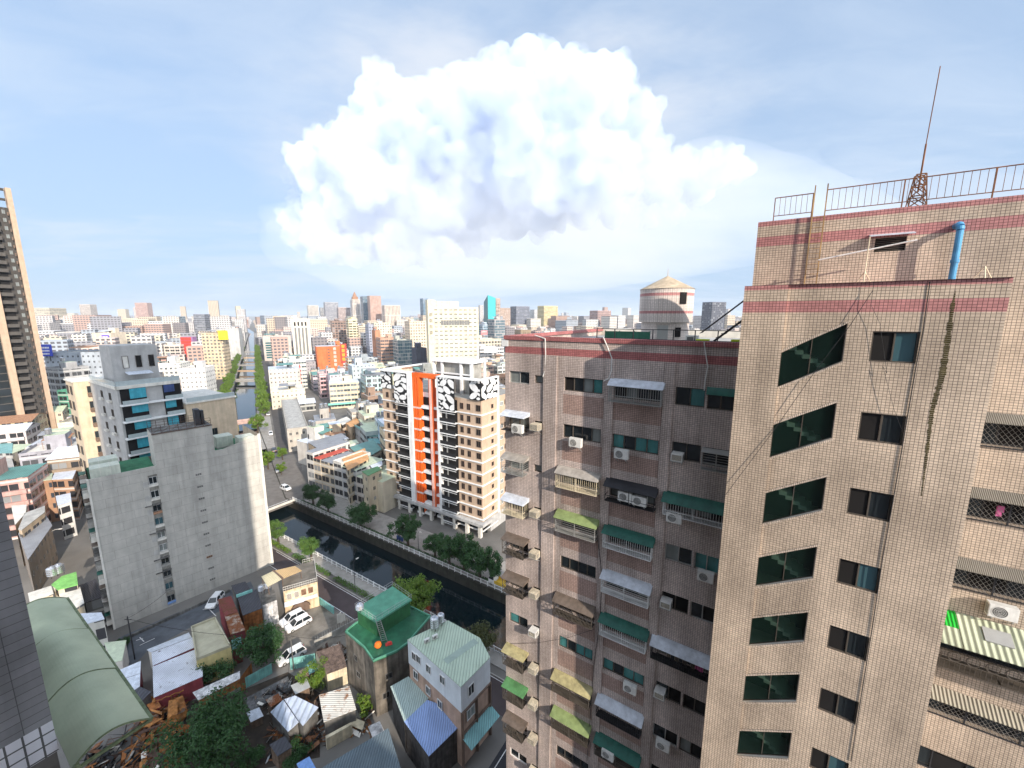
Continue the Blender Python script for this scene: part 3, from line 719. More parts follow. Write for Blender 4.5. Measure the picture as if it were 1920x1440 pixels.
# middle column
for k, can, st, nm, bars in ((0, 'canW', 'v', 'pale blue canopy over a barred cage', M['alum']), (2, 'canK', 'n', 'black awning frame round two air conditioners', M['dark']), (3, 'canG', 'v', 'dark green canopy over a white barred cage', M['white']),
                       (4, 'canW', 'h', 'dull white canopy over a white edged cage', M['white']), (5, 'canG', 'v', 'dark green half canopy over a white barred cage', M['white']), (7, 'canW', 'v', 'silvery bowed canopy sheet over a dark cage', M['dark']),
                       (8, 'canG', 'h', 'deep green canopy beside a white box', None)):
    cage(f'{nm} {C3}, {ORD[k]} floor down', -7.75, fl(k, 55.2), 2.9, .95, .6, M[can], st, .34, .1, bars)
ac('s', 'white fan air conditioner under the teal window, middle column', -7.35, fl(1, 54.72))
ac('s', 'fan air conditioner inside the black awning frame, by its wall side', -6.95, fl(2, 55.3), out=.3)
ac('s', 'second fan air conditioner inside the black awning frame, nearer the stair tower', -6.1, fl(2, 55.25), out=.3)
ac('s', 'white fan air conditioner under a half teal window, sixth row of the middle column', -6.1, fl(6, 54.75))
ac('s', 'white fan air conditioner on the deep green canopy cage low on the facade', -7.2, fl(8, 55.5), out=.5)
# column beside the stair tower
cage(f'bottle green awning over the narrow window {C4}, topmost floor', -2.62, fl(0, 55.65), 1.3, .45, .2, M['canG'], 'n', .35, .02, None, True)
cage(f'small cage of horizontal rails {C4}, second floor down', -2.6, fl(1, 55.15), 1.4, .75, .45, M['alum'], 'h', .1, .02, M['alum'])
cage(f'wide dark green canopy over a white grille {C4}, third row', -4.35, fl(2, 55.25), 3.1, .85, .6, M['canG'], 'v', .42, .1, M['white'])
cage(f'long silvery canopy above hanging laundry {C4}, sixth floor down', -4.5, fl(5, 55.15), 3.2, .9, .6, M['canW'], 'v', .36, .08, M['dark'])
ac('w', 'grey topped box air conditioner in an open window near the stair tower, second row', -4.15, fl(1, 55.2), out=-.05)
ac('s', 'large air conditioner under the wide dark green canopy', -4.15, fl(2, 54.75), out=.3)
ac('s', 'white air conditioner with a blue label beside the stair tower', -2.35, fl(3, 54.78))
for k in (4, 6): ac('w', f'boxy air conditioner filling a dark opening {C4}, {ORD[k]} floor down', -4.2, fl(k, 55.4), out=-.05)
ac('s', f'white fan air conditioner low on the facade {C4}, eighth floor down', -3.9, fl(7, 54.95))
ac('s', f'white fan air conditioner {C4}, ninth floor down', -3.9, fl(8, 54.95))
# laundry in the long cage
r9 = random.Random(5)
o = thing('laundry', 'pink and dark laundry hanging in the long silvery canopied cage', 'laundry', W(-3.6, VA - .45, fl(5, 55.15)), GA)
for i in range(9):
    mb = MB(); x = i * .22; h_ = r9.uniform(.3, .55)
    for j in range(4):
        a, b = x + .05 * j, x + .05 * (j + 1)
        mb.face([(a, .02 * (j % 2), .72 - h_), (b, .02 * ((j + 1) % 2), .72 - h_ * r9.uniform(.9, 1)), (b, .02 * ((j + 1) % 2), .74), (a, .02 * (j % 2), .74)])
    mb.build('garment', [M['pink'] if i > 6 else M['dark'] if i % 2 else M['canB']], o)
# conduits and cables
def pipe(name, label, pts, r, mat, cat):
    mb = MB(); mb.path([Vector(p) for p in pts], r, 6); o = mb.build(name, [mat], None, (0, 0, 0), GA); tag(o, label, cat)
    return o
def pv(px, py, v): return P(px, py, v)
z1 = lambda x, y: (920 + x * .25, 620 + y * .25)
pipe('drain_pipe', 'white drain hose hanging from the roof edge near the far corner', [(-13.05, VA - .05, 58.75), pv(*z1(408, 60), VA - .12), pv(*z1(412, 180), VA - .1), pv(*z1(410, 290), VA - .06), pv(*z1(392, 345), VA - .1)], .035, M['pvc'], 'pipe')
pipe('drain_pipe', 'white forked hose hanging from the roof edge above the second window column', [pv(*z1(845, 50), VA - .15), pv(*z1(875, 120), VA - .12), pv(*z1(908, 205), VA - .1), pv(*z1(905, 300), VA - .1), pv(*z1(885, 360), VA - .1), pv(*z1(845, 380), VA - .1)], .033, M['pvc'], 'pipe')
pipe('drain_pipe', 'white hose dangling from the roof edge close to the stair tower', [pv(*z1(1600, 85), VA - .15), pv(*z1(1612, 170), VA - .1), pv(*z1(1628, 270), VA - .1), pv(*z1(1610, 370), VA - .08), pv(*z1(1602, 450), VA - .08)], .03, M['pvc'], 'pipe')
z2 = lambda x, y: (920 + x * .3473, 940 + y * .3473)
pipe('cable', 'dark cable drooping down the facade beside the middle window column', [pv(*z2(575, 180), VA - .13), pv(*z2(590, 300), VA - .13), pv(*z2(600, 400), VA - .13), pv(*z2(590, 640), VA - .13), pv(*z2(555, 900), VA - .13), pv(*z2(540, 1130), VA - .13), pv(*z2(520, 1400), VA - .13)], .018, M['dark'], 'cable')
pipe('cable', 'thin sagging cable strung across the facade below the brown cages', [pv(*z2(85, 770), VA - .04), pv(*z2(250, 765), VA - .1), pv(*z2(420, 735), VA - .12), pv(*z2(560, 690), VA - .14)], .012, M['dark'], 'cable')
z3 = lambda x, y: (1380 + x * .2917, 280 + y * .2917)
z4 = lambda x, y: (1300 + x * .3229, 680 + y * .3229)
z5 = lambda x, y: (1300 + x * .3229, 1040 + y * .3229)
v5 = VS - .14
pipe('cable', 'long black cable slanting across the stair tower past the upper stair windows', [pv(*z3(880, 905), v5), pv(*z3(735, 1130), v5), pv(*z4(700, 60), v5), pv(*z4(470, 390), v5), pv(*z4(185, 770), VS - .25)], .010, M['dark'], 'cable')
pipe('cable', 'black cable running down the stair tower past the square windows', [pv(*z3(1248, 850), VS - .03), pv(*z3(1200, 1180), VS - .03), pv(*z4(1290, 40), VS - .03), pv(*z4(1215, 480), VS - .04), pv(*z4(1160, 800), VS - .04), pv(*z4(1100, 1130), VS - .04), pv(*z5(1040, 420), VS - .04), pv(*z5(985, 760), VS - .04), pv(*z5(915, 1200), VS - .04)], .015, M['dark'], 'cable')
pipe('cable', 'thin looped cable hanging over the topmost square window', [pv(*z3(885, 850), v5), pv(*z3(868, 1000), v5), pv(*z3(925, 1120), v5), pv(*z3(970, 1440), v5), pv(*z4(1100, 20), v5), pv(*z4(1165, 270), v5), pv(*z4(1215, 400), VS - .05)], .006, M['dark'], 'cable')
# blue vent pipe on the tower ledge
pb, pt_ = P(1800, 520, 22.7), P(*z3(1478, 480), 22.7)
mb = MB(); mb.tube((5.62, 22.7, 61.22), (5.62, 22.7, 63.2), .105, 14); mb.tube((5.62, 22.7, 62.0), (5.62, 22.7, 62.12), .13, 14)
e1 = [(5.62, 22.7 + .0, 63.2), (5.62, 22.74, 63.33), (5.62, 22.86, 63.42), (5.62, 23.2, 63.42)]
for a, b in zip(e1[:-1], e1[1:]): mb.tube(a, b, .12, 14)
o = mb.build('vent_pipe', [M['blue']], None, (0, 0, 0), GA); tag(o, 'thick blue vent pipe bending into the tower wall from the ledge', 'pipe')
# pole tripods on the ledge
for (x0, y0, x1, y1, lab) in ((820, 850, 815, 565, 'yellowed aerial mast on a small tripod standing on the stair tower ledge'), (1590, 815, 1590, 700, 'low bare tripod on the tower ledge beside the blue pipe')):
    b0 = P(*z3(x0, y0), 22.0); t0 = P(*z3(x1, y1), 22.0)
    o = thing('aerial_tripod', lab, 'tripod', W(b0[0], 22.0, 61.22), GA)
    H_ = t0[2] - 61.22
    mb = MB()
    if H_ > .9: mb.tube((0, 0, .3), (0, 0, H_), .022, 6)
    mb.build('mast', [M['cream']], o)
    for a in (0.4, 2.5, 4.6): q = MB(); q.tube((.33 * math.cos(a), .33 * math.sin(a), 0), (0, 0, .55), .018, 5); q.build('leg', [M['cream']], o)
a, b = P(*z3(530, 712), 22.4), P(*z3(1165, 582), 22.4)
pipe('white_pole', 'long white pole lashed aslant to the aerial mast before the louvre', [a, b], .03, M['pvc'], 'pole')
# ladder up to the roof
def wallp(x, y, v=23.0): return P(*z3(x, y), v)
o = thing('roof_ladder', 'rusty yellow steel ladder climbing from the ledge to the tower roof', 'ladder', (0, 0, 0), GA)
la0, la1 = wallp(440, 855), wallp(497, 300); lb0, lb1 = wallp(517, 850), wallp(582, 290)
ua, ub = la0[0], lb0[0]
for u in (ua, ub): q = MB(); q.bar((u, 23.0, 61.22), (u, 23.0, 65.6), .045); q.build('rail', [M['ladder']], o)
for i in range(14): q = MB(); q.tube((ua, 23.0, 61.4 + .22 * i), (ub, 23.0, 61.4 + .22 * i), .012, 5); q.build('rung', [M['ladder']], o)
# roof railing: two panels
def railing(label, ua, ub, v, z0, z1, step, mat):
    o = thing('roof_railing', label, 'railing', (0, 0, 0), GA)
    q = MB(); q.tube((ua, v, z1), (ub, v, z1), .022, 6); q.build('top_rail', [mat], o)
    q = MB(); q.tube((ua, v, z0 + .22), (ub, v, z0 + .22), .018, 6); q.build('bottom_rail', [mat], o)
    n = max(1, round((ub - ua) / step))
    q = MB()
    for i in range(n + 1): q.tube((ua + (ub - ua) * i / n, v, z0 + .22), (ua + (ub - ua) * i / n, v, z1), .009, 5)
    q.build('baluster', [mat], o)
    for i in range(max(2, int((ub - ua) / 2.4) + 1)):
        u = ua + (ub - ua) * i / max(1, int((ub - ua) / 2.4)) if (ub - ua) > 2.4 else (ua, ub)[i]
        q = MB(); q.bar((u, v, z0), (u, v, z1), .04); q.build('post', [mat], o)
    return o
r0, r1, r2 = wallp(252, 330, 23.3), wallp(498, 297, 23.3), wallp(585, 285, 23.3)
railing('short brown railing panel at the tower roof corner, left of the ladder', r0[0], r1[0], 23.3, 64.34, 65.35, .2, M['rust'])
railing('long thin brown railing along the tower roof, right of the ladder', r2[0], 24, 23.3, 64.34, 65.42, .22, M['rust'])
# mast with lattice foot
m0, m1 = wallp(1160, 365, 23.6), wallp(1185, 142, 23.6)
o = thing('lightning_mast', 'rusty lattice footed lightning rod mast on the tower roof', 'mast', W((m0[0] + m1[0]) / 2, 23.6, 64.34), GA)
mb = MB(); w0, w1, hh = .27, .15, 1.25
for sx in (-1, 1):
    for sy in (-1, 1): mb.bar((sx * w0, sy * w0, 0), (sx * w1, sy * w1, hh), .034)
for k in range(3):
    f, g = k / 3, (k + 1) / 3; a, b = w0 + (w1 - w0) * f, w0 + (w1 - w0) * g
    for sy in (-1, 1): mb.bar((-a, sy * a, hh * f), (b, sy * b, hh * g), .03); mb.bar((a, sy * a, hh * f), (-b, sy * b, hh * g), .03); mb.bar((sy * a, -a, hh * f), (sy * b, b, hh * g), .03)
    mb.bar((-b, -b, hh * g), (b, -b, hh * g), .04); mb.bar((-b, b, hh * g), (b, b, hh * g), .04)
mb.build('lattice', [M['rust']], o)
mb = MB(); tp = P(1741, 240, 23.6); tp2 = P(1759, 125, 23.6); mb.tube((0, 0, .6), (.02, 0, 2.4), .03, 6); mb.tube((.02, 0, 2.4), (.08, 0, tp2[2] - 64.34), .016, 6); mb.build('rod', [M['rust']], o)
# right wing awnings
def awning(label, k, u0, u1, d, mat, dz=.06):
    o = thing('window_awning', label, 'awning', (0, 0, 0), GA)
    z = 56.1 - 3.1 * k + dz
    mb = MB(); mb.slab([(u0, VA - d, z - .22), (u1, VA - d, z - .22), (u1, VA, z + .1), (u0, VA, z + .1)], .03); mb.build('sheet', [mat], o)
    mb = MB()
    for i in range(int((u1 - u0) / 1.1) + 1): mb.bar((u0 + .1 + 1.1 * i, VA, z - .35), (u0 + .1 + 1.1 * i, VA - d, z - .26), .03)
    mb.build('strut', [M['dark']], o)
    return o
for k, mt, d, lab in ((0, 'canS', .45, 'plain ribbed grey awning over the topmost meshed window of the right wing'), (1, 'canS', .45, 'ribbed grey awning over the second meshed window of the right wing'), (2, 'canS', .5, 'ribbed grey awning above the green corrugated canopy'),
                      (4, 'canSt', .55, 'boldly striped awning over the lowest meshed window of the right wing')):
    awning(lab, k, 6.6, 16, d, M[mt])
for k in (0, 1, 2, 4):
    o = thing('window_mesh', ['diamond mesh guard under the topmost right wing awning', 'diamond mesh guard with a pink cloth behind it', 'diamond mesh guard above the green corrugated canopy', '', 'diamond mesh guard under the boldly striped awning'][k], 'window guard', (0, 0, 0), GA, 'diamond mesh window guards')
    z0, z1 = 54.9 - 3.1 * k, 56.0 - 3.1 * k; mb = MB(); s_ = .16; n = int(9 / s_)
    for i in range(n):
        a = 6.75 + s_ * i
        hh = z1 - z0
        mb.tube((a, VA - .06, z0), (a + hh * .75, VA - .06, z1), .005, 3, caps=False); mb.tube((a + hh * .75, VA - .055, z0), (a, VA - .055, z1), .007, 3, caps=False)
    mb.build('mesh', [M['alum']], o)
    q = MB(); q.bar((6.7, VA - .06, z0), (16, VA - .06, z0), .04); q.bar((6.7, VA - .06, z1), (16, VA - .06, z1), .04)
    for i in range(6): q.bar((6.9 + 1.6 * i, VA - .06, z0), (6.9 + 1.6 * i, VA - .06, z1), .05)
    q.build('frame', [M['dark']], o)
o = thing('corrugated_canopy', 'pale green corrugated balcony canopy with one bright green translucent panel', 'canopy', (0, 0, 0), GA)
zc = 47.55
q = MB(); q.slab([(7.62, VA - 1.35, zc - .75), (14, VA - 1.35, zc - .75), (14, VA, zc), (7.62, VA, zc)], .03); q.build('sheet', [M['corrG']], o)
q = MB(); q.slab([(6.95, VA - 1.35, zc - .75), (7.6, VA - 1.35, zc - .75), (7.6, VA - .66, zc - .368), (6.95, VA - .66, zc - .368)], .03); q.slab([(6.95, VA - .655, zc - .365), (7.6, VA - .655, zc - .365), (7.6, VA, zc), (6.95, VA, zc)], .03, 1); q.build('side_sheet', [M['corrG'], M['brightgreen']], o)
q = MB(); q.slab([(8.3, VA - .85, zc - .40), (9.1, VA - .85, zc - .40), (9.1, VA - .35, zc - .12), (8.3, VA - .35, zc - .12)], .04); o2 = q.build('metal_board', [M['alum']], None, (0, 0, 0), GA); tag(o2, 'bare metal board lying on the pale green corrugated canopy', 'board')
o = thing('balcony_railing', 'dark balcony railing with a row of rings below the corrugated canopy', 'railing', (0, 0, 0), GA)
q = MB(); zr = 45.4
for dz in (0, .42): q.bar((6.7, VA - .9, zr + dz), (14, VA - .9, zr + dz), .03)
for i in range(48): q.tube((6.7 + .15 * i, VA - .9, zr), (6.7 + .15 * i, VA - .9, zr + .42), .009, 4)
for i in range(3): q.bar((6.8 + 2.2 * i, VA, zr - .05), (6.8 + 2.2 * i, VA - .9, zr), .04)
q.slab([(6.7, VA - .9, zr - .02), (14, VA - .9, zr - .02), (14, VA, zr - .02), (6.7, VA, zr - .02)], .03); q.build('rail', [M['bronze']], o)
for i in range(7):
    q = MB(); cx = 7.0 + .55 * i
    for j in range(14):
        t0, t1 = 6.2832 * j / 14, 6.2832 * (j + 1) / 14
        q.tube((cx + .2 * math.cos(t0), VA - .88, zr + .62 + .2 * math.sin(t0)), (cx + .2 * math.cos(t1), VA - .88, zr + .62 + .2 * math.sin(t1)), .02, 5, caps=False)
    q.build('ring', [M['bronze']], o)
ac('s', 'white air conditioner at the frame edge above the corrugated canopy', 8.35, 48.0, out=.15)
q = MB(); q.box(0, .16, -.02, .02, 0, .4); q.box(.02, .2, -.03, .0, .2, .45); q.build('pink_cloth', [M['pink']], None, W(8.15, VA - .02, 52.1), GA)
tag(bpy.data.objects['pink_cloth'], 'small pink cloth hanging behind diamond mesh', 'cloth')
# ------------------------------------------------------------------ on the lower roof
RZ = 58.02
def rp(px, py, z=58.3): return gp(px, py, z)
wt = thing('round_tank_house', 'round tiled tank house with conical roof and pink bands on the lower roof', 'tank house', None or (0, 0, 0), 0)
c = at(1247, 600, 31.5); wt.location = (c.x, c.y, RZ)
mb = MB(); k_ = 31.5 * 1.0
zA, zB, zN, zT, zC = 58.02, zat(604, 31.5), zat(592, 31.5), zat(543, 31.5), zat(517, 31.5)
rr, rn = 1.93, 1.72
def dz(z): return z - RZ
mb.lathe([(rn, 0), (rn, dz(zB))], 40, 0); mb.lathe([(rn, dz(zB)), (rr, dz(zB) + .02)], 40, 2)
b1, b2, b3 = zat(588, 31.5), zat(583, 31.5), zat(556, 31.5); b4 = zat(551, 31.5)
for a, b, m_ in ((dz(zB) + .02, dz(b1), 0), (dz(b1), dz(b2), 1), (dz(b2), dz(b3), 0), (dz(b3), dz(b4), 1), (dz(b4), dz(zT), 0)): mb.lathe([(rr, a), (rr, b)], 40, m_)
mb.build('wall', [M['tileW'], M['tileWR'], M['offw']], wt)
mb = MB(); mb.lathe([(rr + .06, dz(zT)), (rr * .5, dz(zT) + (zC - zT) * .52), (0, dz(zC))], 40, 0); mb.lathe([(0, dz(zC)), (.03, dz(zC)), (.015, dz(zC) + .5), (0, dz(zC) + .5)], 6); mb.build('cone_roof', [M['cone']], wt)
def onwall(px, py0, py1, wd, nm, mat, r_):
    x = at(px, (py0 + py1) / 2, 31.5).x - c.x; th = math.asin(max(-1, min(1, x / r_))); zt, zb_ = zat(py0, 29.8), zat(py1, 29.8)
    q = MB(); q.box(-wd / 2, wd / 2, -.06, .04, 0, zt - zb_); o = q.build(nm, [mat], wt); o.location = (r_ * math.sin(th), -r_ * math.cos(th), zb_ - RZ); o.rotation_euler = (0, 0, th); return o
onwall(1262, 548, 570, .5, 'window', M['room'], rr); onwall(1254, 614, 632, .42, 'vent_window', M['room'], rn); onwall(1228, 610, 640, .75, 'door', M['alum'], rn)
def roofthing(name, label, cat, px, py, v, build, mats):
    p = P(px, py, v); mb = MB(); build(mb); o = mb.build(name, mats, None, W(p[0], v, RZ), GA); tag(o, label, cat); return o
roofthing('green_screen', 'dark green mesh screen on the lower roof before the round tank house', 'screen', 1134, 630, 27, lambda b: (b.box(0, 3.0, 0, .05, .1, .95), [b.bar((i, .06, 0), (i, .06, 1.0), .04) for i in (0, 1, 2, 3)]), [M['grn']])
roofthing('air_conditioner', 'white air conditioner standing on the lower roof by the tank house', 'air conditioner', 1285, 634, 29, lambda b: (b.box(0, .8, 0, .3, .1, .7), b.box(.1, .5, -.012, 0, .2, .6, 1)), [M['acw'], M['acd']])
roofthing('yellow_tarp', 'lime yellow tarpaulin heap on the lower roof left of the steel stair', 'tarpaulin', 1297, 640, 26, lambda b: (b.prism([(0, 0), (1.3, -.1), (1.4, .5), (.1, .6)], 0, .45), b.prism([(.2, .1), (.9, .05), (.9, .5), (.3, .45)], .45, .62)), [M['yel']])
roofthing('yellow_tarp', 'lime yellow tarpaulin against the stair tower on the lower roof', 'tarpaulin', 1362, 642, 25, lambda b: (b.prism([(0, 0), (1.1, -.1), (1.2, .5), (.1, .6)], 0, .55), b.prism([(.2, .1), (.9, .05), (.9, .5), (.3, .45)], .55, .7)), [M['yel']])
q = MB(); 
for dz_ in (.55, .0): q.bar((-9.0, VA + .45, 58.68 + dz_), (-1.2, VA + .45, 58.68 + dz_), .04)
for i in range(8): q.bar((-9.0 + 1.1 * i, VA + .45, 58.02), (-9.0 + 1.1 * i, VA + .45, 59.23), .05)
o = q.build('roof_railing', [M['dark']], None, (0, 0, 0), GA); tag(o, 'dark pipe railing behind the lower roof parapet', 'railing')
o = thing('steel_stair', 'dark open steel stair climbing from the lower roof to the tower', 'stair', (0, 0, 0), GA)
a, b = P(1318, 640, 25.5), P(1397, 588, 25.5)
for dv in (0, .7):
    q = MB(); q.bar((a[0], 25.5 + dv, 58.1), (b[0] + .3, 25.5 + dv, b[2]), .09); q.build('stringer', [M['dark']], o)
    q = MB(); q.bar((a[0] - .2, 25.5 + dv, 59.0), (b[0] + .1, 25.5 + dv, b[2] + .9), .04); q.build('handrail', [M['dark']], o)
q = MB()
for i in range(9): f = i / 9; q.box(a[0] + (b[0] + .3 - a[0]) * f - .12, a[0] + (b[0] + .3 - a[0]) * f + .12, 25.5, 26.2, 58.1 + (b[2] - 58.1) * f, 58.13 + (b[2] - 58.1) * f)
q.build('tread', [M['dark']], o)
q = MB(); q.box(-15.62, -15.1, VA - .1, VA - .05, 57.95, 58.35); o = q.build('white_sign_board', [M['white']], None, (0, 0, 0), GA); tag(o, 'small blank white board fixed at the block\'s far parapet corner', 'board')
# ------------------------------------------------------------------ ground, canal, roads
DU = (gp(440, 720) - gp(412, 820)).normalized()  # upstream direction of the straight canal
nearb = [W(420, 52.6), W(-111.5, 52.6), gp(412, 820), gp(412, 820) + DU * 1500]
farb = [W(420, 66.4), W(-132, 66.4), gp(481, 790), gp(481, 790) + DU * 1500]
XL = 40000
mb = MB()
A1 = [p.copy() for p in nearb]; B1 = [p.copy() for p in farb]
endA, endB = A1[-1], B1[-1]
left = [(p.x, p.y, 0) for p in A1] + [(-3000, endA.y + 3000, 0), (-XL, endA.y + 3000, 0), (-XL, -3000, 0), (A1[0].x + 3000, -3000, 0)]
mb.face(left[::-1] if False else left)
right = [(p.x, p.y, 0) for p in B1[::-1]] + [(B1[0].x + 3000, B1[0].y, 0), (XL, B1[0].y, 0), (XL, endA.y + 3000, 0), (-3000, endA.y + 3000, 0)]
mb.face(right)
mb.face([(-XL, endA.y + 3000, 0), (XL, endA.y + 3000, 0), (XL, XL, 0), (-XL, XL, 0)])
g = struct('ground', mb, [M['ground']])
mb = MB()
for pl in (nearb, farb):
    for a, b in zip(pl[:-1], pl[1:]):
        mb.face([(a.x, a.y, -3.2), (b.x, b.y, -3.2), (b.x, b.y, .12), (a.x, a.y, .12)])
        d = (b - a).normalized(); n = Vector((-d.y, d.x, 0)) * (.35 if pl is nearb else -.35)
        mb.slab([(a.x, a.y, .13), (b.x, b.y, .13), (b.x - n.x, b.y - n.y, .13), (a.x - n.x, a.y - n.y, .13)], .3)
struct('canal_wall', mb, [M['canalwall']])
mb = MB()
for i in range(3): mb.face([tuple(nearb[i] + Vector((0, 0, -2.6))), tuple(nearb[i + 1] + Vector((0, 0, -2.6))), tuple(farb[i + 1] + Vector((0, 0, -2.6))), tuple(farb[i] + Vector((0, 0, -2.6)))])
struct('water', mb, [M['water']])

def sheet(name, poly, mat, z=.004):
    mb = MB(); mb.face([(p[0], p[1], z) for p in poly]); return struct(name, mb, [mat])
def uvp(*q): return [W(a, b) for a, b in q]
sheet('road', uvp((-103, 43.9), (60, 42.5), (60, 48.3), (-112, 48.3)), M['asphW'], .006)
def off(p, d, s): return p + Vector((d.y, -d.x, 0)) * s
q = gp(481, 790)
sheet('road', [off(q, DU, 8) - DU * 75, off(q, DU, 15.5) - DU * 75, off(q, DU, 15.5) + DU * 1400, off(q, DU, 8) + DU * 1400], M['asph'], .006)
q2 = gp(412, 820)
sheet('road', [off(q2, DU, -8), off(q2, DU, -15), off(q2, DU, -15) + DU * 1400, off(q2, DU, -8) + DU * 1400], M['asph'], .006)
sheet('pavement', [off(q2, DU, -.5), off(q2, DU, -6), off(q2, DU, -6) + DU * 1400, off(q2, DU, -.5) + DU * 1400], M['paving'], .006)
sheet('pavement', [off(q, DU, .5) - DU * 60, off(q, DU, 7) - DU * 60, off(q, DU, 7) + DU * 1400, off(q, DU, .5) + DU * 1400], M['paving'], .006)
sheet('road', uvp((-27, -30), (-16.5, -30), (-16.5, 43), (-27, 43)), M['asphN'], .004)
sheet('promenade', uvp((-127, 66.9), (60, 66.9), (60, 76), (-120, 76.5)), M['paving'], .006)
mb = MB()                                        # raised pavement with kerb on the near bank
mb.prism([(-110, 50.3), (60, 50.3), (60, 52.55), (-110, 52.55)], 0, .13)
o = struct('pavement', mb, [M['paving']]); o.rotation_euler = (0, 0, GA)
mb = MB(); mb.prism([(-110, 48.35), (60, 48.35), (60, 48.55), (-110, 48.55)], 0, .14); mb.prism([(-110, 50.1), (60, 50.1), (60, 50.28), (-110, 50.28)], 0, .14)
o = struct('kerb', mb, [M['kerb']]); o.rotation_euler = (0, 0, GA)
sheet('parking_lot', [gp(*p) for p in ((222, 1196), (470, 1090), (480, 1112), (440, 1130), (275, 1222), (240, 1260))], M['asphB'], .008)
sheet('parking_lot', [gp(*p) for p in ((536, 1156), (600, 1132), (640, 1152), (700, 1192), (655, 1210), (560, 1255), (520, 1210), (500, 1165))], M['lot'], .008)
sheet('yard', [gp(*p) for p in ((440, 1300), (540, 1260), (600, 1300), (600, 1420), (300, 1480), (260, 1330))], M['dirt'], .004)
# painted markings
mb = MB()
def stripe(a, b, wd, z=.014):
    a, b = Vector((a[0], a[1], 0)), Vector((b[0], b[1], 0)); d = (b - a).normalized(); n = Vector((-d.y, d.x, 0)) * wd / 2
    mb.face([tuple(a - n + Vector((0, 0, z))), tuple(b - n + Vector((0, 0, z))), tuple(b + n + Vector((0, 0, z))), tuple(a + n + Vector((0, 0, z)))])
for p in (((520, 938), (545, 924)), ((508, 945), (548, 930)), ((535, 922), (546, 930)), ((505, 931), (520, 926))): stripe(gp(*p[0]), gp(*p[1]), .35)
for i in range(7): stripe(W(-25.6 + 1.25 * i, 26), W(-25.6 + 1.25 * i, 29.5), .5)
for i in range(5): stripe(W(-21.7, -8 + 6 * i), W(-21.7, -5 + 6 * i), .14)
stripe(W(-17.3, -20), W(-17.3, 40), .12); stripe(W(-26.3, -20), W(-26.3, 40), .12)
stripe(W(-23.5, 33), W(-17.4, 33.3), .4)
for p in (((255, 1201), (268, 1197)), ((262, 1195), (270, 1203)), ((262, 1210), (290, 1197)), ((392, 1142), (405, 1155)), ((380, 1143), (388, 1141))): stripe(gp(*p[0]), gp(*p[1]), .14)
stripe(W(-100, 44.1), W(-45, 43.6), .12); stripe(W(-103, 48.05), W(55, 48.1), .12)
struct('road_marking', mb, [M['paint']])

# ------------------------------------------------------------------ bridges
def bridge(label, a, b, wd, mat, rail, zd=.35):
    """deck from bank point a to bank point b, wd wide, growing upstream"""
    o = thing('canal_bridge', label, 'bridge', a)
    a0, b0 = Vector((0, 0, 0)), Vector((b.x - a.x, b.y - a.y, 0)); d = DU * wd
    e = (b0 - a0).normalized() * 1.5
    mb = MB(); mb.slab([(a0 - e) + Vector((0, 0, zd)), (b0 + e) + Vector((0, 0, zd)), (b0 + e + d) + Vector((0, 0, zd)), (a0 - e + d) + Vector((0, 0, zd))], .55, 0); mb.build('deck', [mat], o)
    for s_ in (Vector((0, 0, 0)), d):
        mb = MB(); p, q_ = a0 - e + s_ + Vector((0, 0, zd)), b0 + e + s_ + Vector((0, 0, zd)); n = (b0 - a0).normalized().cross(Vector((0, 0, 1))) * .12
        mb.slab([p - n + Vector((0, 0, .95)), q_ - n + Vector((0, 0, .95)), q_ + n + Vector((0, 0, .95)), p + n + Vector((0, 0, .95))], .95); mb.build('parapet', [rail], o)
    return o
o = thing('canal_bridge', 'wide asphalt road bridge beside the tall concrete gable wall', 'bridge', W(-127.5, 50), GA)
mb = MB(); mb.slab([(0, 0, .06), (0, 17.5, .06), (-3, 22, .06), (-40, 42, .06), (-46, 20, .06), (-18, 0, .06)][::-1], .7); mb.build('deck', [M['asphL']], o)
mb = MB(); mb.box(-.15, .15, 0, 17.5, .06, .7); mb.build('parapet', [M['offw']], o)
mb = MB(); mb.box(-.9, -.55, 2, 17, .06, .075); mb.box(-2.6, -2.3, 2, 17, .06, .075); mb.box(-5, -2.6, 9.6, 9.8, .06, .075); mb.build('painted_line', [M['paint']], o)
bridge('pinkish beam bridge over the canal above the grey tank boxes', gp(418, 800), gp(479, 792), 6, M['pinkc'], M['pinkc'], .5)
for (ya, pa, pb, wd, lab, m_) in ((716, 442, 487, 12, 'pale road bridge, second canal bridge up from the pinkish one', 'paving'), (697, 447, 481, 3, 'narrow tan footbridge, third bridge up the canal', 'tan'), (686, 450, 480, 3, 'slim pale footbridge, fourth bridge up the canal', 'paving'),
                               (672, 455, 479, 4, 'grey road bridge, fifth bridge up the canal', 'tan'), (661, 458, 478, 5, 'farthest small bridge on the tree lined canal', 'paving')):
    bridge(lab, gp(pa, ya), gp(pb, ya), wd, M[m_], M[m_], .4)

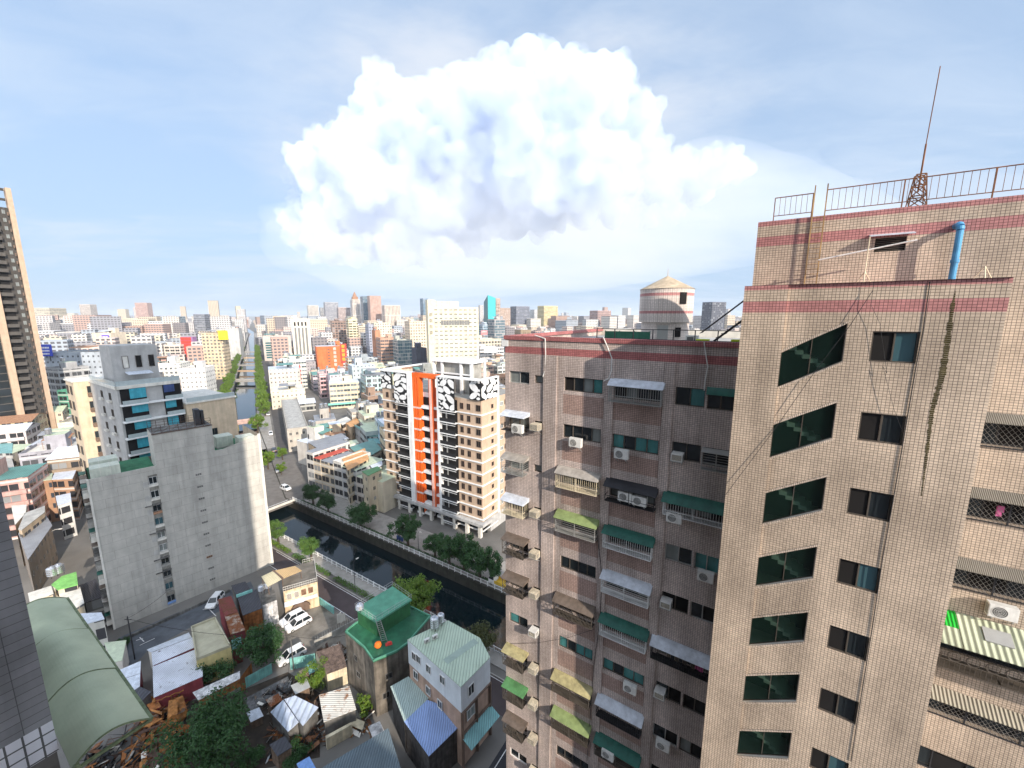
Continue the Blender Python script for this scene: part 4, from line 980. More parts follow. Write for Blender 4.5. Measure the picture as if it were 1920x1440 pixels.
# ------------------------------------------------------------------ canal railings
def canal_fence(label, pts):
    o = thing('canal_railing', label, 'railing', pts[0])
    o0 = pts[0]; pts = [p - o0 for p in pts]
    for dz in (1.1, .32):
        mb = MB()
        for a, b in zip(pts[:-1], pts[1:]): mb.bar(a + Vector((0, 0, dz)), b + Vector((0, 0, dz)), .09)
        mb.build('top_rail' if dz > 1 else 'bottom_rail', [M['white']], o)
    post = MB(); post.box(-.09, .09, -.09, .09, 0, 1.2); pm = post.mesh('post', [M['white']])
    bal = MB()
    for a, b in zip(pts[:-1], pts[1:]):
        L = (b - a).length; n = int(L / 1.9); ang = math.atan2(b.y - a.y, b.x - a.x)
        for i in range(n):
            if len(o.children) < 95: inst('post', pm, o, tuple(a + (b - a) * (i / n)), ang)
            p0, p1 = a + (b - a) * (i / n), a + (b - a) * ((i + 1) / n)
            for j in range(1, 6): c_ = p0 + (p1 - p0) * (j / 6); bal.bar(c_ + Vector((0, 0, .32)), c_ + Vector((0, 0, 1.08)), .045)
    bal.build('baluster', [M['white']], o)
    return o
canal_fence('white railing on the far canal bank before the striped tower', [W(-128, 66.55, .13), W(-20, 66.3, .13)])
canal_fence('white railing on the near canal bank along the pavement', [W(-111, 52.45, .13), W(-20, 52.4, .13)])

# ------------------------------------------------------------------ trees
def tree_mesh(seed, Rr, Hc, flat_, nclump, nleaf, leaf, stem):
    """crown of separate leaf blades gathered in clumps round limb ends; origin at the trunk foot"""
    r = random.Random(seed); cr = MB(); tr = MB()
    zc = stem + Hc * .45
    def pt():
        while True:
            a = Vector((r.uniform(-1, 1), r.uniform(-1, 1), r.uniform(-1, 1)))
            if .30 < a.length < 1: return a
    cl = []
    for i in range(nclump):
        a = pt(); a *= (.55 + .45 * r.random()) / max(a.length, .4) ** .4
        lump = 1 + .22 * math.sin(3 * math.atan2(a.y, a.x) + seed)
        cl.append(Vector((a.x * Rr * lump, a.y * Rr * lump, zc + a.z * Hc * .5 * flat_)))
    for c in cl:
        rad = Rr * r.uniform(.2, .36)
        for i in range(nleaf // nclump):
            d = Vector((r.gauss(0, 1), r.gauss(0, 1), r.gauss(0, .75))); d *= rad * r.random() ** .45 / max(d.length, .01)
            p = c + d; n = (d.normalized() * .7 + Vector((r.gauss(0, .5), r.gauss(0, .5), r.gauss(.5, .5)))).normalized()
            x = n.orthogonal().normalized(); y = n.cross(x); a = r.uniform(0, 6.28); x, y = x * math.cos(a) + y * math.sin(a), y * math.cos(a) - x * math.sin(a)
            l = leaf * r.uniform(.6, 1.3)
            cr.face([p - x * l * .5, p + y * l * .3 + n * l * .06, p + x * l * .5, p - y * l * .3 + n * l * .06])
    b = Rr * .06 + .06
    tr.tube((0, 0, -.05), (.08, .05, stem), b * 1.25, 8, 0, b)
    tr.tube((.08, .05, stem), (0, 0, zc), b, 7, 0, b * .5)
    for c in cl[::max(1, nclump // 12)]:
        s0 = Vector((.05, .03, stem * r.uniform(.75, 1.1))); mid = s0.lerp(c, .5) + Vector((0, 0, Hc * .06))
        tr.tube(s0, mid, b * .5, 5, 0, b * .3); tr.tube(mid, c, b * .3, 4, 0, b * .1)
    return cr, tr
TREES = {}
def tree(key, label, loc, s, group, args=None, leafm='leafA', rz=None, cat='tree', name='tree'):
    if key not in TREES:
        cr, tr = tree_mesh(*args); TREES[key] = (cr.mesh('crown', [M[leafm]]), tr.mesh('trunk', [M['bark']]))
    o = thing(name, label, cat, loc, rz if rz is not None else rnd.uniform(0, 6.28), group); o.scale = (s, s, s)
    inst('crown', TREES[key][0], o); inst('trunk', TREES[key][1], o)
    return o
def T(px, py, zc=0): return gp(px, py, zc)
GF = 'trees along the far canal bank'; GN = 'trees along the near canal bank'
KA = (11, 3.6, 5.2, 1.0, 34, 5200, .42, 2.6); KB = (12, 3.2, 5.6, 1.0, 30, 4600, .42, 2.8); KC = (13, 4.2, 5.6, .95, 40, 6000, .45, 2.4)
for px, py, s, lab in ((588, 948, .95, 'dark tree at the bridge end of the far canal bank'), (616, 966, .9, 'tree second from the bridge on the far canal bank'), (677, 992, 1.05, 'broad dark tree before the cracked cream gable on the far bank'), (765, 1026, 1.12, 'round tree standing alone before the striped tower'),
                     (816, 1045, .85, 'small tree left of the dense group by the far railing'), (843, 1061, 1.0, 'tree in the middle of the dense group before the striped tower'), (870, 1071, 1.15, 'largest tree of the dense group by the far railing'), (900, 1086, 1.05, 'tree before the yellow lorry on the far bank'), (925, 1092, .8, 'pale edged tree hard by the tiled block on the far bank')):
    tree(('KA', 'KB', 'KC')[int(px) % 3], lab, T(px, py), s, GF, (KA, KB, KC)[int(px) % 3], 'leafD')
for px, py, s, lab, lm in ((523, 1020, .75, 'slim tree between the concrete gable and the canal', 'leafB'), (584, 1052, .8, 'round tree beside the near pavement and the canal', 'leafB')):
    tree('KN' + str(px), lab, T(px, py), s, GN, (px, 3.4, 6.4 if px < 530 else 5, 1, 30, 4800, .40, 3.2), lm)
tree('KN740', 'bright bushy tree behind the green roofed block', W(-56, 50.6), 1.0, GN, (21, 4.6, 7, 1, 44, 7000, .42, 2.2), 'leafC')
tree('KN800', 'small bush on the canal edge behind the green roofed block', W(-45.5, 50.3), .55, GN, (22, 3.2, 4, 1, 22, 2600, .5, 1.4), 'leafD')
tree('KN860', 'sparse olive tree over the canal behind the pale green roof', W(-38.5, 49.3), .95, GN, (23, 3.9, 5.4, 1, 30, 4200, .45, 2.4), 'leafO')
GY = 'trees among the shacks'
tree('KY1', 'dark round tree beside the two white parked cars', gp(496, 1240), 1.0, GY, (31, 4.0, 5.8, 1, 46, 7600, .36, 1.2), 'leafD')
tree('KY2', 'low dark tree below the beige flat roof', gp(402, 1272), .9, GY, (32, 3.6, 4, 1, 36, 5400, .36, .8), 'leafD')
tree('KY3', 'big dark green tree in front of the rust coloured ruin', gp(398, 1432), 1.0, GY, (33, 5.6, 7.4, 1, 64, 12000, .36, 1.4), 'leafD')
tree('KY4', 'small yellow green tree beside the collapsed cream house', gp(590, 1290), .8, GY, (34, 2.7, 4.6, 1, 26, 3600, .30, 1.0), 'leafC')
tree('KY5', 'sunlit shrub growing at the stained concrete wall', gp(683, 1338), .62, GY, (35, 2.5, 4.2, 1, 20, 2600, .36, .8), 'leafC')
tree('KY6', 'dark shrub at the frame bottom below the striped sheet roof', gp(470, 1440), .6, GY, (36, 3.4, 3.6, 1, 24, 3400, .36, .6), 'leafD')
tree('KY7', 'dark weedy thicket left of the long grey shed roof', gp(555, 1418), .55, GY, (37, 4.0, 3.0, 1, 24, 3400, .36, .4), 'leafD')
tree('KY8', 'dark bush at the foot of the concrete gable by the pole', gp(232, 1212), .4, GY, (38, 3.4, 3.6, 1, 20, 2400, .5, .6), 'leafD')
# upstream rows: two rows of trees either side of the straight canal
UPK = (41, 3.4, 5.4, 1, 22, 1500, .75, 2.0)
n = 0
for side, base, o_, ln in ((1, q, 4.0, 620), (-1, q2, -3.4, 620)):
    d0 = 12
    while d0 < ln:
        p = off(base, DU, o_ + rnd.uniform(-.7, .7)) + DU * d0
        nm = ('right', 'left')[side < 0]
        bridge_ref = ['pinkish bridge', 'second road bridge', 'footbridges', 'upper bridges'][min(3, int(d0 / 130))]
        tree('UP%d' % (n % 3), f'bright canal-side tree, number {int(d0 / 9) + 1} up the {"far" if side > 0 else "near"} bank row by the {bridge_ref}', p, rnd.uniform(.85, 1.3), 'trees lining the straight canal', (41 + n % 3,) + UPK[1:], 'leafC')
        n += 1; d0 += rnd.uniform(7, 10) * (1 + d0 / 500)
p = gp(484, 812); tree('UPX', 'large bright green tree at the end of the pinkish bridge', p, 1.25, 'trees lining the straight canal', (51, 3.6, 6, 1, 34, 4200, .5, 2.4), 'leafC')
p = gp(503, 880); tree('UPY', 'green tree peeping past the concrete gable wall', p, 1.0, 'trees lining the straight canal', (52, 3.2, 7, 1, 26, 3200, .5, 2), 'leafC')
for px, py, s, lab in ((530, 862, .7, 'roadside tree at the foot of the long grey row block'), (528, 890, .6, 'shrub by the yellow signboard'), (412, 812, .7, 'shrub at the canal edge behind the beige annex')):
    tree('UPY', lab, gp(px, py), s, 'trees lining the straight canal', None, 'leafC')
# low hedges along the kerb
def hedge(label, ua, ub, v, wd, h_, lm, seed):
    r = random.Random(seed); mb = MB(); n = int((ub - ua) * 70)
    for i in range(n):
        p = Vector((r.uniform(0, ub - ua), r.uniform(-wd / 2, wd / 2), .15 + h_ * r.random() ** .6)); nn = Vector((r.gauss(0, .6), r.gauss(0, .6), r.gauss(.6, .4))).normalized()
        x = nn.orthogonal().normalized(); y = nn.cross(x); l = .3 * r.uniform(.6, 1.3); mb.face([p - x * l * .5, p + y * l * .35, p + x * l * .5, p - y * l * .35])
    o = mb.build('hedge', [M[lm]], None, W(ua, v), GA); tag(o, label, 'hedge')
hedge('sunny low hedge beside the concrete gable corner', -110, -99, 49.4, 1.3, .7, 'leafC', 1)
hedge('low hedge between the round canal tree and the grey road', -97, -82, 49.4, 1.3, .6, 'leafB', 2)
hedge('low hedge along the kerb beyond the tan house', -80, -66, 49.4, 1.3, .65, 'leafB', 3)
hedge('short hedge hidden half behind the green roofed block', -64, -52, 49.4, 1.3, .65, 'leafB', 4)
hedge('long dark planting behind the far canal railing', -125, -30, 67.6, .9, .5, 'leafD', 5)
# ------------------------------------------------------------------ the photographer's own tower and its left wing
own = thing('high_rise_block', 'dark tiled high-rise wall with white tile course at the lower left edge of the view', 'high-rise', (0, 0, 0), GA)
mb = MB(); mb.box(-30, 9.5, -15, -.6, 0, 118, 0); mb.build('wall', [M['ownT']], own)
mb = MB(); mb.box(30.5, 64, -14, -.6, 0, 40, 0); mb.build('added_shade_wall', [M['ownT']], own)  # unseen block added behind the camera to shade the sheds and blue roofs
ue = -21.6; p_e = W(ue, 1.5)
def strip_edge(px, py):                          # v where the wing's corner must stand
    r = ray(px, py); t = ue / (r.x * EU.x + r.y * EU.y); p = r * t; return uv_(p)[1], p.z + CAM_Z
vE, zW = strip_edge(109, 1400); _, zTop = strip_edge(95, 1352)
mb = MB()
mb.face([(ue, -1, zTop), (ue, vE, zTop), (ue, vE, 118), (ue, -1, 118)], 0)
mb.face([(ue, vE, zTop), (-30, vE, zTop), (-30, vE, 118), (ue, vE, 118)], 0)
mb.face([(-30, vE, zTop), (-30, -1, zTop), (-30, -1, 118), (-30, vE, 118)], 0)
mb.build('wing_wall', [M['ownT']], own)
mb = MB(); zb = zTop - 1.35
mb.face([(ue, -1, zb), (ue, vE, zb), (ue, vE, zTop), (ue, -1, zTop)]); mb.face([(ue, vE, zb), (-30, vE, zb), (-30, vE, zTop), (ue, vE, zTop)])
mb.build('tile_course', [M['ownWT']], own)
mb = MB(); mb.box(-30, ue - .05, -1, vE - .05, 0, zb, 0); mb.build('lower_wall', [M['dkconc']], own)
# barrel roofed canopy beyond the wing corner
zc = zb + .35
pa, pb = gp(280, 1350, zc), gp(130, 1120, zc)
ua, va = uv_(pa); ub, vb = uv_(pb); vL = vE + .05
can = thing('barrel_canopy', 'pale green ribbed barrel canopy roof on rusty posts below the dark tiled wall', 'canopy roof', W(ua, vL, zc), GA)
L = ub - ua; Wd = (va + vb) / 2 - vL
def arch(f): return Wd * f, .85 * math.sin(math.pi * (.18 + .82 * f)) - .85 * math.sin(math.pi * .18) * (1 - f)
n = 22
for k in range(3):
    mb = MB(); x0, x1 = L * k / 3, L * (k + 1) / 3
    for i in range(n):
        (y0, z0), (y1, z1) = arch(i / n), arch((i + 1) / n); e = .03 * (k % 2)
        mb.slab([(x0, y0, z0 + e), (x0, y1, z1 + e), (x1 - .05, y1, z1 + e), (x1 - .05, y0, z0 + e)], .05, 0)
    mb.build('roof_sheet', [M['barrel']], can)
for k in range(4):
    mb = MB(); x = L * k / 3
    for i in range(n): (y0, z0), (y1, z1) = arch(i / n), arch((i + 1) / n); mb.tube((x, y0, z0 + .0), (x, y1, z1 + .0), .035, 5)
    mb.build('rib', [M['barrelD']], can)
mb = MB(); mb.bar((0, 0, -.08), (0, Wd, -.02), .1); mb.bar((L, 0, -.08), (L, Wd, -.02), .1); mb.bar((0, Wd, 0), (L, Wd, 0), .1); mb.bar((0, .1, 0), (L, .1, 0), .1); mb.build('beam', [M['barrelD']], can)
for x in (0.0, L * .5, L): q = MB(); q.bar((x, .12, -zc), (x, .12, .1), .16); q.build('post', [M['barrelD']], can)
# ------------------------------------------------------------------ helpers for surveyed blocks
def simple_win(parent, mat, w_, h_, loc, rz=0.0, frame=None, d=.12, n=2):
    """real window part: raised frame, sunk panes; origin lower left, faces -y"""
    k = ('sw', round(w_, 2), round(h_, 2), mat.name, frame.name if frame else '', n)
    if k not in CACHE:
        f = MB(); t = .07
        for x0, x1, z0, z1 in ((-t, w_ + t, -t, 0), (-t, w_ + t, h_, h_ + t), (-t, 0, 0, h_), (w_, w_ + t, 0, h_)): f.box(x0, x1, -.09, .02, z0, z1)
        for i in range(1, n): f.box(w_ * i / n - .03, w_ * i / n + .03, -.05, .0, 0, h_)
        p = MB(); p.box(0, w_, -.012, .02, 0, h_)
        CACHE[k] = (f.mesh('window_frame', [frame or M['bronze']]), p.mesh('pane', [mat]))
    o = inst('window', CACHE[k][0], parent, loc, rz); inst('pane', CACHE[k][1], o)
    return o
def Ploc(px, py, u=None, v=None):
    r = ray(px, py)
    t = v / (r.x * EV.x + r.y * EV.y) if v is not None else u / (r.x * EU.x + r.y * EU.y)
    p = r * t; a, b = uv_(p); return a, b, p.z + CAM_Z

# ------------------------------------------------------------------ bare concrete gable block
GW = thing('concrete_block', 'tall grey concrete gable wall with one strip of windows and green roof decks', 'apartment block', gp(215, 1180), R(48.31))
# local x runs along the wall (0..27.96), y<0 is the side the sun strikes... the wall faces -y
Dp = 12.5
mb = MB()
prof = [(0, 28.0, 30.6), (0, 9.7, 30.6)]
seg = [(0.0, 9.6, 30.6), (9.6, 19.3, 37.0), (19.3, 27.96, 31.6)]
slot = (8.05, 9.45)
zs_ = [(.65, 28.6)]
for a, b, zt in seg:
    if a == 0:
        mb.face([(0, 0, 0), (slot[0], 0, 0), (slot[0], 0, zt), (0, 0, zt)]); mb.face([(slot[1], 0, 0), (b, 0, 0), (b, 0, zt), (slot[1], 0, zt)])
        mb.face([(slot[0], 0, 28.9), (slot[1], 0, 28.9), (slot[1], 0, zt), (slot[0], 0, zt)]); mb.face([(slot[0], 0, 0), (slot[1], 0, 0), (slot[1], 0, .6), (slot[0], 0, .6)])
        mb.face([(slot[0], 0, .6), (slot[0], .7, .6), (slot[0], .7, 28.9), (slot[0], 0, 28.9)]); mb.face([(slot[1], .7, .6), (slot[1], 0, .6), (slot[1], 0, 28.9), (slot[1], .7, 28.9)])
        mb.face([(slot[0], .7, .6), (slot[1], .7, .6), (slot[1], .7, 28.9), (slot[0], .7, 28.9)])
    elif b == 19.3:
        mb.face([(a, 0, 0), (b, 0, 0), (b, 0, zt), (a, 0, zt)])
    else: mb.face([(a, 0, 0), (b, 0, 0), (b, 0, 33.0), (a, 0, 30.9)])
mb.face([(0, Dp, 0), (0, 0, 0), (0, 0, 30.6), (0, Dp, 30.6)], 1); mb.face([(27.96, 0, 0), (27.96, Dp, 0), (27.96, Dp, 33.0), (27.96, 0, 33.0)], 1)
mb.face([(27.96, Dp, 0), (0, Dp, 0), (0, Dp, 29.5), (27.96, Dp, 29.5)], 1)
for x, z0, z1 in ((9.6, 29, 37), (19.3, 29, 37)): mb.face([(x, 0, z0), (x, 6.5, z0), (x, 6.5, z1), (x, 0, z1)])
mb.face([(19.3, 6.5, 29), (9.6, 6.5, 29), (9.6, 6.5, 37), (19.3, 6.5, 37)]); mb.face([(9.6, 0, 37), (19.3, 0, 37), (19.3, 6.5, 37), (9.6, 6.5, 37)], 2)
for a, b, zt in ((0, 9.6, 30.6), (19.3, 27.96, 31.2)): mb.box(a, b, .003, .25, 29.6, zt, 0)
mb.build('wall', [M['gable'], M['gableside'], M['dkconc']], GW)
q = MB(); q.box(.25, 9.6, .25, Dp, 29.3, 29.62); q.build('green_deck', [M['deckG']], GW); q = MB(); q.box(19.3, 27.7, .25, Dp, 29.3, 29.95); q.build('green_deck', [M['deckG']], GW)
for e_ in ((27.6, 28.1, 33.1), (-.15, .15, 30.7)): q = MB(); q.box(e_[0], e_[1], -.12, .1, 0, e_[2]); q.build('edge_strip', [M['offw']], GW)
for k in range(10):
    z = 27.0 - 2.9 * k
    o = simple_win(GW, M['glassB'] if k in (3, 8) else M['glassL'] if k in (4, 5) else M['glass'], 1.15, 1.3, (8.2, .55, z), 0, M['white'] if k in (0, 1, 4, 5) else M['alum'])
    q = MB(); q.box(8.05, 9.45, .0, .5, z - .55, z - .1); q.build('balcony_wall', [M['blueP'] if k == 9 else M['brick'] if k == 2 else M['offw'] if k < 6 else M['conc']], GW)
    q = MB(); q.box(7.2, 8.0, -.04, -.002, z - .35, z + .75); q.build('plaster_patch', [M['offwd']], GW)
    if k in (2, 4, 6, 7): q = MB(); q.box(7.0, 9.5, -.35, .4, z + 1.45, z + 1.55); q.build('hood', [M['dkconc']], GW)
for k in range(10):
    q = MB(); q.box(15.4, 16.5, -.02, .0, 26.6 - 2.72 * k, 27.05 - 2.72 * k)
    for i in range(3):
        for j in range(2): q.box(15.5 + .34 * i, 15.74 + .34 * i, -.03, -.02, 26.66 - 2.72 * k + .2 * j, 26.78 - 2.72 * k + .2 * j, 1)
    q.build('vent_block', [M['brick'] if k == 7 else M['conc'], M['black']], GW)
r2 = random.Random(9)
for k in range(10):                               # lived-in sunny end: balconies, cages, air conditioners
    for j in range(4):
        y = .6 + 3.0 * j; z = .9 + 2.9 * k
        o = inst('balcony_cage', CACHE.setdefault(('cg', (k + j) % 3), (lambda s_: (lambda b: (b.box(-.9, 0, 0, 2.2, 0, .9), b.box(-.95, .0, -.05, 2.25, 2.1, 2.18, 1), [b.bar((-.9, .2 * i, .9), (-.9, .2 * i, 2.1), .03, m=2) for i in range(12)], b.mesh('balcony_cage', [M[('offw', 'conc', 'dkconc')[s_]], M[('canG', 'canT', 'canB')[s_]], M['dark']]))[-1])(MB()))((k + j) % 3)), GW, (0, y, z))
q = MB()
for x, y in ((1.2, 1.0), (1.4, 6.5)): pass
def tankbox(label, x, y, w_, d, h_, z):
    p = GW.matrix_world if False else None
    M4 = Matrix.Translation(gp(215, 1180)) @ Matrix.Rotation(R(48.31), 4, 'Z'); l = M4 @ Vector((x, y, z))
    o = thing('panel_tank', label, 'water tank', l, R(48.31))
    q = MB(); q.box(0, w_, 0, d, .25, h_)
    q.build('tank_body', [M['tank']], o)
    q = MB()
    for i in range(1, 3): q.box(w_ * i / 3 - .02, w_ * i / 3 + .02, -.02, d + .02, .25, h_ + .02)
    for i in range(1, 3): q.box(-.02, w_ + .02, d * i / 3 - .02, d * i / 3 + .02, .25, h_ + .015)
    q.build('panel_seam', [M['offw']], o)
    q = MB(); q.box(-.1, w_ + .1, -.1, d + .1, 0, .25); q.build('plinth', [M['conc']], o)
tankbox('pale green panel water tank at the gable\'s sunny end, front one', .5, .6, 4.0, 3.0, 2.6, 29.62)
tankbox('pale green panel water tank behind the front tank at the sunny end', .6, 5.4, 4.0, 3.4, 2.7, 29.62)
tankbox('grey panel water tank on the canal end roof, front one', 24.2, 1.4, 3.2, 3.2, 2.6, 29.95)
tankbox('grey panel water tank on the canal end roof, farther one', 20.9, 5.6, 3.2, 3.4, 2.6, 29.95)
M4 = Matrix.Translation(gp(215, 1180)) @ Matrix.Rotation(R(48.31), 4, 'Z')
o = thing('scaffold_rail', 'rusty dark scaffold railing on top of the concrete gable tower', 'railing', M4 @ Vector((9.6, 0, 37.02)), R(48.31))
q = MB(); r2 = random.Random(2)
for i in range(8): q.bar((.1 + 1.36 * i, .3, 0), (.1 + 1.36 * i, .3, 1.5), .07); q.bar((.1 + 1.36 * i, 6, 0), (.1 + 1.36 * i, 6, 1.5), .07)
for z in (.5, 1.0, 1.5): q.bar((0, .3, z), (9.6, .3, z), .05); q.bar((0, 6, z), (9.6, 6, z), .05)
for i in range(7): q.bar((.1 + 1.36 * i, .3, .0), (1.46 + 1.36 * i, .3, 1.0), .04)
q.box(-.1, 9.8, -.15, .3, -.12, 0, 0); q.build('frame', [M['rustd']], o)
q = MB(); q.box(7.3, 8.2, 1.5, 3.4, 0, 3.4); q.box(8.4, 8.9, 1.7, 3.0, 0, 3.0); q.build('dark_cabinet', [M['dark']], o)

# ------------------------------------------------------------------ beige office block behind it
BB = thing('office_block', 'beige office block with teal glazed balconies and a grey rooftop box', 'office block', (0, 0, 0), GA)
mb = MB(); mb.box(-139, -118.6, 26.6, 37.9, 0, 44.6, 0); mb.build('wall', [M['warmgrey']], BB)
mb = MB(); mb.box(-146, -138.9, 23.8, 33, 0, 44.4, 0); mb.build('wing_wall', [M['peach']], BB)
mb = MB(); mb.box(-136, -117.2, 38, 48.5, 0, 39, 0); mb.build('annex_wall', [M['peach']], BB)
mb = MB()
for x0, x1, y0, y1, z0, z1 in ((-139, -118.2, 26.3, 26.6, 44.2, 44.9), (-118.6, -118.2, 26.3, 37.9, 44.2, 44.9)): mb.box(x0, x1, y0, y1, z0, z1)
mb.box(-146.2, -138.7, 23.5, 33, 44.4, 44.7); mb.box(-136, -116.9, 37.9, 48.8, 39, 39.4); mb.build('coping', [M['offw']], BB)
rail = MB()
for a, b in (((-118.5, 26.5), (-118.5, 37.8)), ((-138, 26.5), (-118.5, 26.5)), ((-117.1, 38.2), (-117.1, 48.5))):
    z = 44.9 if a[0] != -117.1 else 39.4
    rail.box(min(a[0], b[0]) - .03, max(a[0], b[0]) + .03, min(a[1], b[1]) - .03, max(a[1], b[1]) + .03, z, z + 1.05)
rail.build('glass_parapet', [M['railglass']], BB)
u0, v0, z0 = Ploc(213, 706, u=-123.5); u1, v1, z1_ = Ploc(299, 700, u=-123.5); zt = Ploc(255, 647, u=-123.5)[2]
mb = MB(); mb.box(-131, -123.5, v0, v1, 44.6, zt, 0); mb.build('rooftop_box', [M['warmgrey']], BB)
for x, y, hh, mt in ((232, 690, 2.6, 'offw'), (257, 688, 2.6, 'bronze'), (281, 686, 2.6, 'bronze')):
    vv = Ploc(x, y, u=-123.4)[1]; simple_win(BB, M[mt] if mt == 'offw' else M['room'], .9, hh, (-123.42, vv, 48.3), R(90), None, n=1)
mb = MB(); vv = Ploc(262, 700, u=-122)[1]; mb.slab([(-123.4, vv - 2.2, 47.4), (-121, vv - 2.2, 47.0), (-121, vv + 2.2, 47.0), (-123.4, vv + 2.2, 47.4)], .15); mb.build('door_canopy', [M['canW']], BB)
for k in range(9):
    z = 40.9 - 3.77 * k
    mb = MB(); mb.box(-118.6, -117.5, 26.7, 37.8, z - .45, z - .1); mb.build('floor_edge', [M['white']], BB)
    for a, b in ((27.0, 31.4), (34.4, 37.8)):
        mb = MB(); mb.box(-118.595, -118.5, a, b, z - .1, z + 3.2); mb.build('balcony_recess', [M['room']], BB)
        mb = MB(); sh = 1.7 if (k + int(a)) % 3 else 2.2
        mb.box(-118.3, -118.2, a + (1.5 if a < 30 else .1), b - (.1 if a < 30 else 1.3), z + 3.2 - sh, z + 3.2); mb.build('teal_screen', [M['tealP'] if not (k == 0 and a > 30) else M['navy']], BB)
        mb = MB(); mb.box(-117.62, -117.56, a, b, z - .1, z + .75); mb.build('balcony_glass', [M['railglass']], BB)
    for j in range(2):
        simple_win(BB, M['glass'], 1.1, 1.5, (-124.5 - 6.0 * j, 26.57, z + .5), 0, M['bronze'])
        mb = MB(); mb.box(-124.8 - 6 * j, -123.1 - 6 * j, 26.0, 26.55, z - .1, z + .4); mb.build('planter', [M['offw']], BB)
    simple_win(BB, M['glass'], 1.5, 1.5, (-138.87, 26.0, z + .7), R(90), M['bronze']); mb = MB(); mb.box(-138.9, -138.4, 25.9, 27.6, z - .3, z + .55); mb.build('planter', [M['brown']], BB)
    for j in range(2): simple_win(BB, M['glass'], 1.5, 2.0, (-145.4 + 3.2 * j, 23.77, z + .3), 0, M['bronze'], n=1)
    if k > 1: simple_win(BB, M['glass'], 1.2, 1.7, (-117.17, 42.5, z - 3.2), R(90), M['bronze'])

# ------------------------------------------------------------------ striped tower by the canal
OT = thing('striped_tower', 'new tan apartment tower with orange fins, white frames and white ovals on black', 'apartment tower', (0, 0, 0), GA)
VO = 82.0
def ozx(zx, zy=700): return Ploc(700 + zx * .13542, 670 + zy * .13542, v=VO)[0]
UR, UL = -62.3, -100.6
xs = dict(a=ozx(330, 900), b=ozx(505, 900), c=ozx(560, 900), d=ozx(655, 900), e=ozx(775, 900), f=ozx(825, 900), g=ozx(905, 900), h=ozx(935, 900), i=ozx(1150, 900))
ZT, FO, ZB = 43.9, 3.27, 34.35
mb = MB(); mb.box(UL, xs['b'], VO + .6, VO + 18, 4.2, 38.2, 0, 2); mb.box(xs['b'], xs['h'], VO + 1.4, VO + 18, 4.2, 38.2, 1, 2); mb.box(xs['h'], UR, VO + .6, VO + 18, 4.2, 38.2, 0, 2); mb.build('wall', [M['tanP'], M['white'], M['conc']], OT)
mb = MB(); mb.box(UL - .1, UL + 2, VO + .5, VO + 18.2, 0, 4.2); mb.box(UL, UR + .2, VO + 4, VO + 18, 0, 4.2); mb.box(UL, UR + 1.2, VO - 1.0, VO + 4, 3.5, 4.3)
mb.build('podium', [M['greyW']], OT)
for i in range(9):
    u = UL + 1.5 + i * 4.5
    q = MB(); q.box(u, u + .9, VO - .6, VO + .3, 0, 3.5); q.build('column', [M['offw']], OT)
def each(nm, mats, *boxes):
    q = MB()
    for b_ in boxes: q.box(*b_[:6], b_[6] if len(b_) > 6 else 0)
    q.build(nm, mats, OT)
for k in range(11):
    z = ZB - FO * k; wm = [M['white']]
    each('floor_band', wm, (UL - .25, xs['a'], VO + .35, VO + .6, z - .18, z + .12))
    each('balcony_edge', wm, (xs['a'], xs['b'], VO - .5, VO + .6, z - .18, z + .12)); each('balcony_edge', wm, (xs['h'], xs['i'], VO - .6, VO + .6, z - .18, z + .12))
    each('balcony_rail', wm, (xs['a'], xs['b'], VO - .5, VO - .4, z - .72, z - .6)); each('balcony_rail', wm, (xs['h'], xs['i'], VO - .6, VO - .5, z - .72, z - .6))
    each('floor_band', wm, (xs['i'], UR + .28, VO + .32, VO + .6, z - .18, z + .12), (UR, UR + .28, VO + .6, VO + 7.6, z - .18, z + .12))
    each('recess_slab', wm, (xs['d'], xs['e'], VO + .3, VO + 1.4, z - .75, z + .12)); each('recess_slab', wm, (xs['f'], xs['g'], VO + .5, VO + 1.4, z - .6, z + .1))
    for a_, b_, v_ in ((xs['a'], xs['b'], VO - .45), (xs['h'], xs['i'], VO - .55)):
        each('balcony_opening', [M['room']], (a_ + .05, b_ - .05, VO + .45, VO + .598, z + .12, z + FO - .18)); each('balcony_glass', [M['smokeglass']], (a_, b_, v_, v_ + .05, z + .12, z + 1.15))
    each('recess_opening', [M['room']], (xs['d'] + .1, xs['e'], VO + 1.3, VO + 1.398, z + .2, z + 2.5)); each('downpipe', [M['alum']], (xs['h'] + 1.6, xs['h'] + 2.0, VO + .3, VO + .445, z + .3, z + 2.6))
each('shopfront', [M['glass']], (UL + 3, UR - .2, VO + 2.6, VO + 3.0, 0, 3.5))
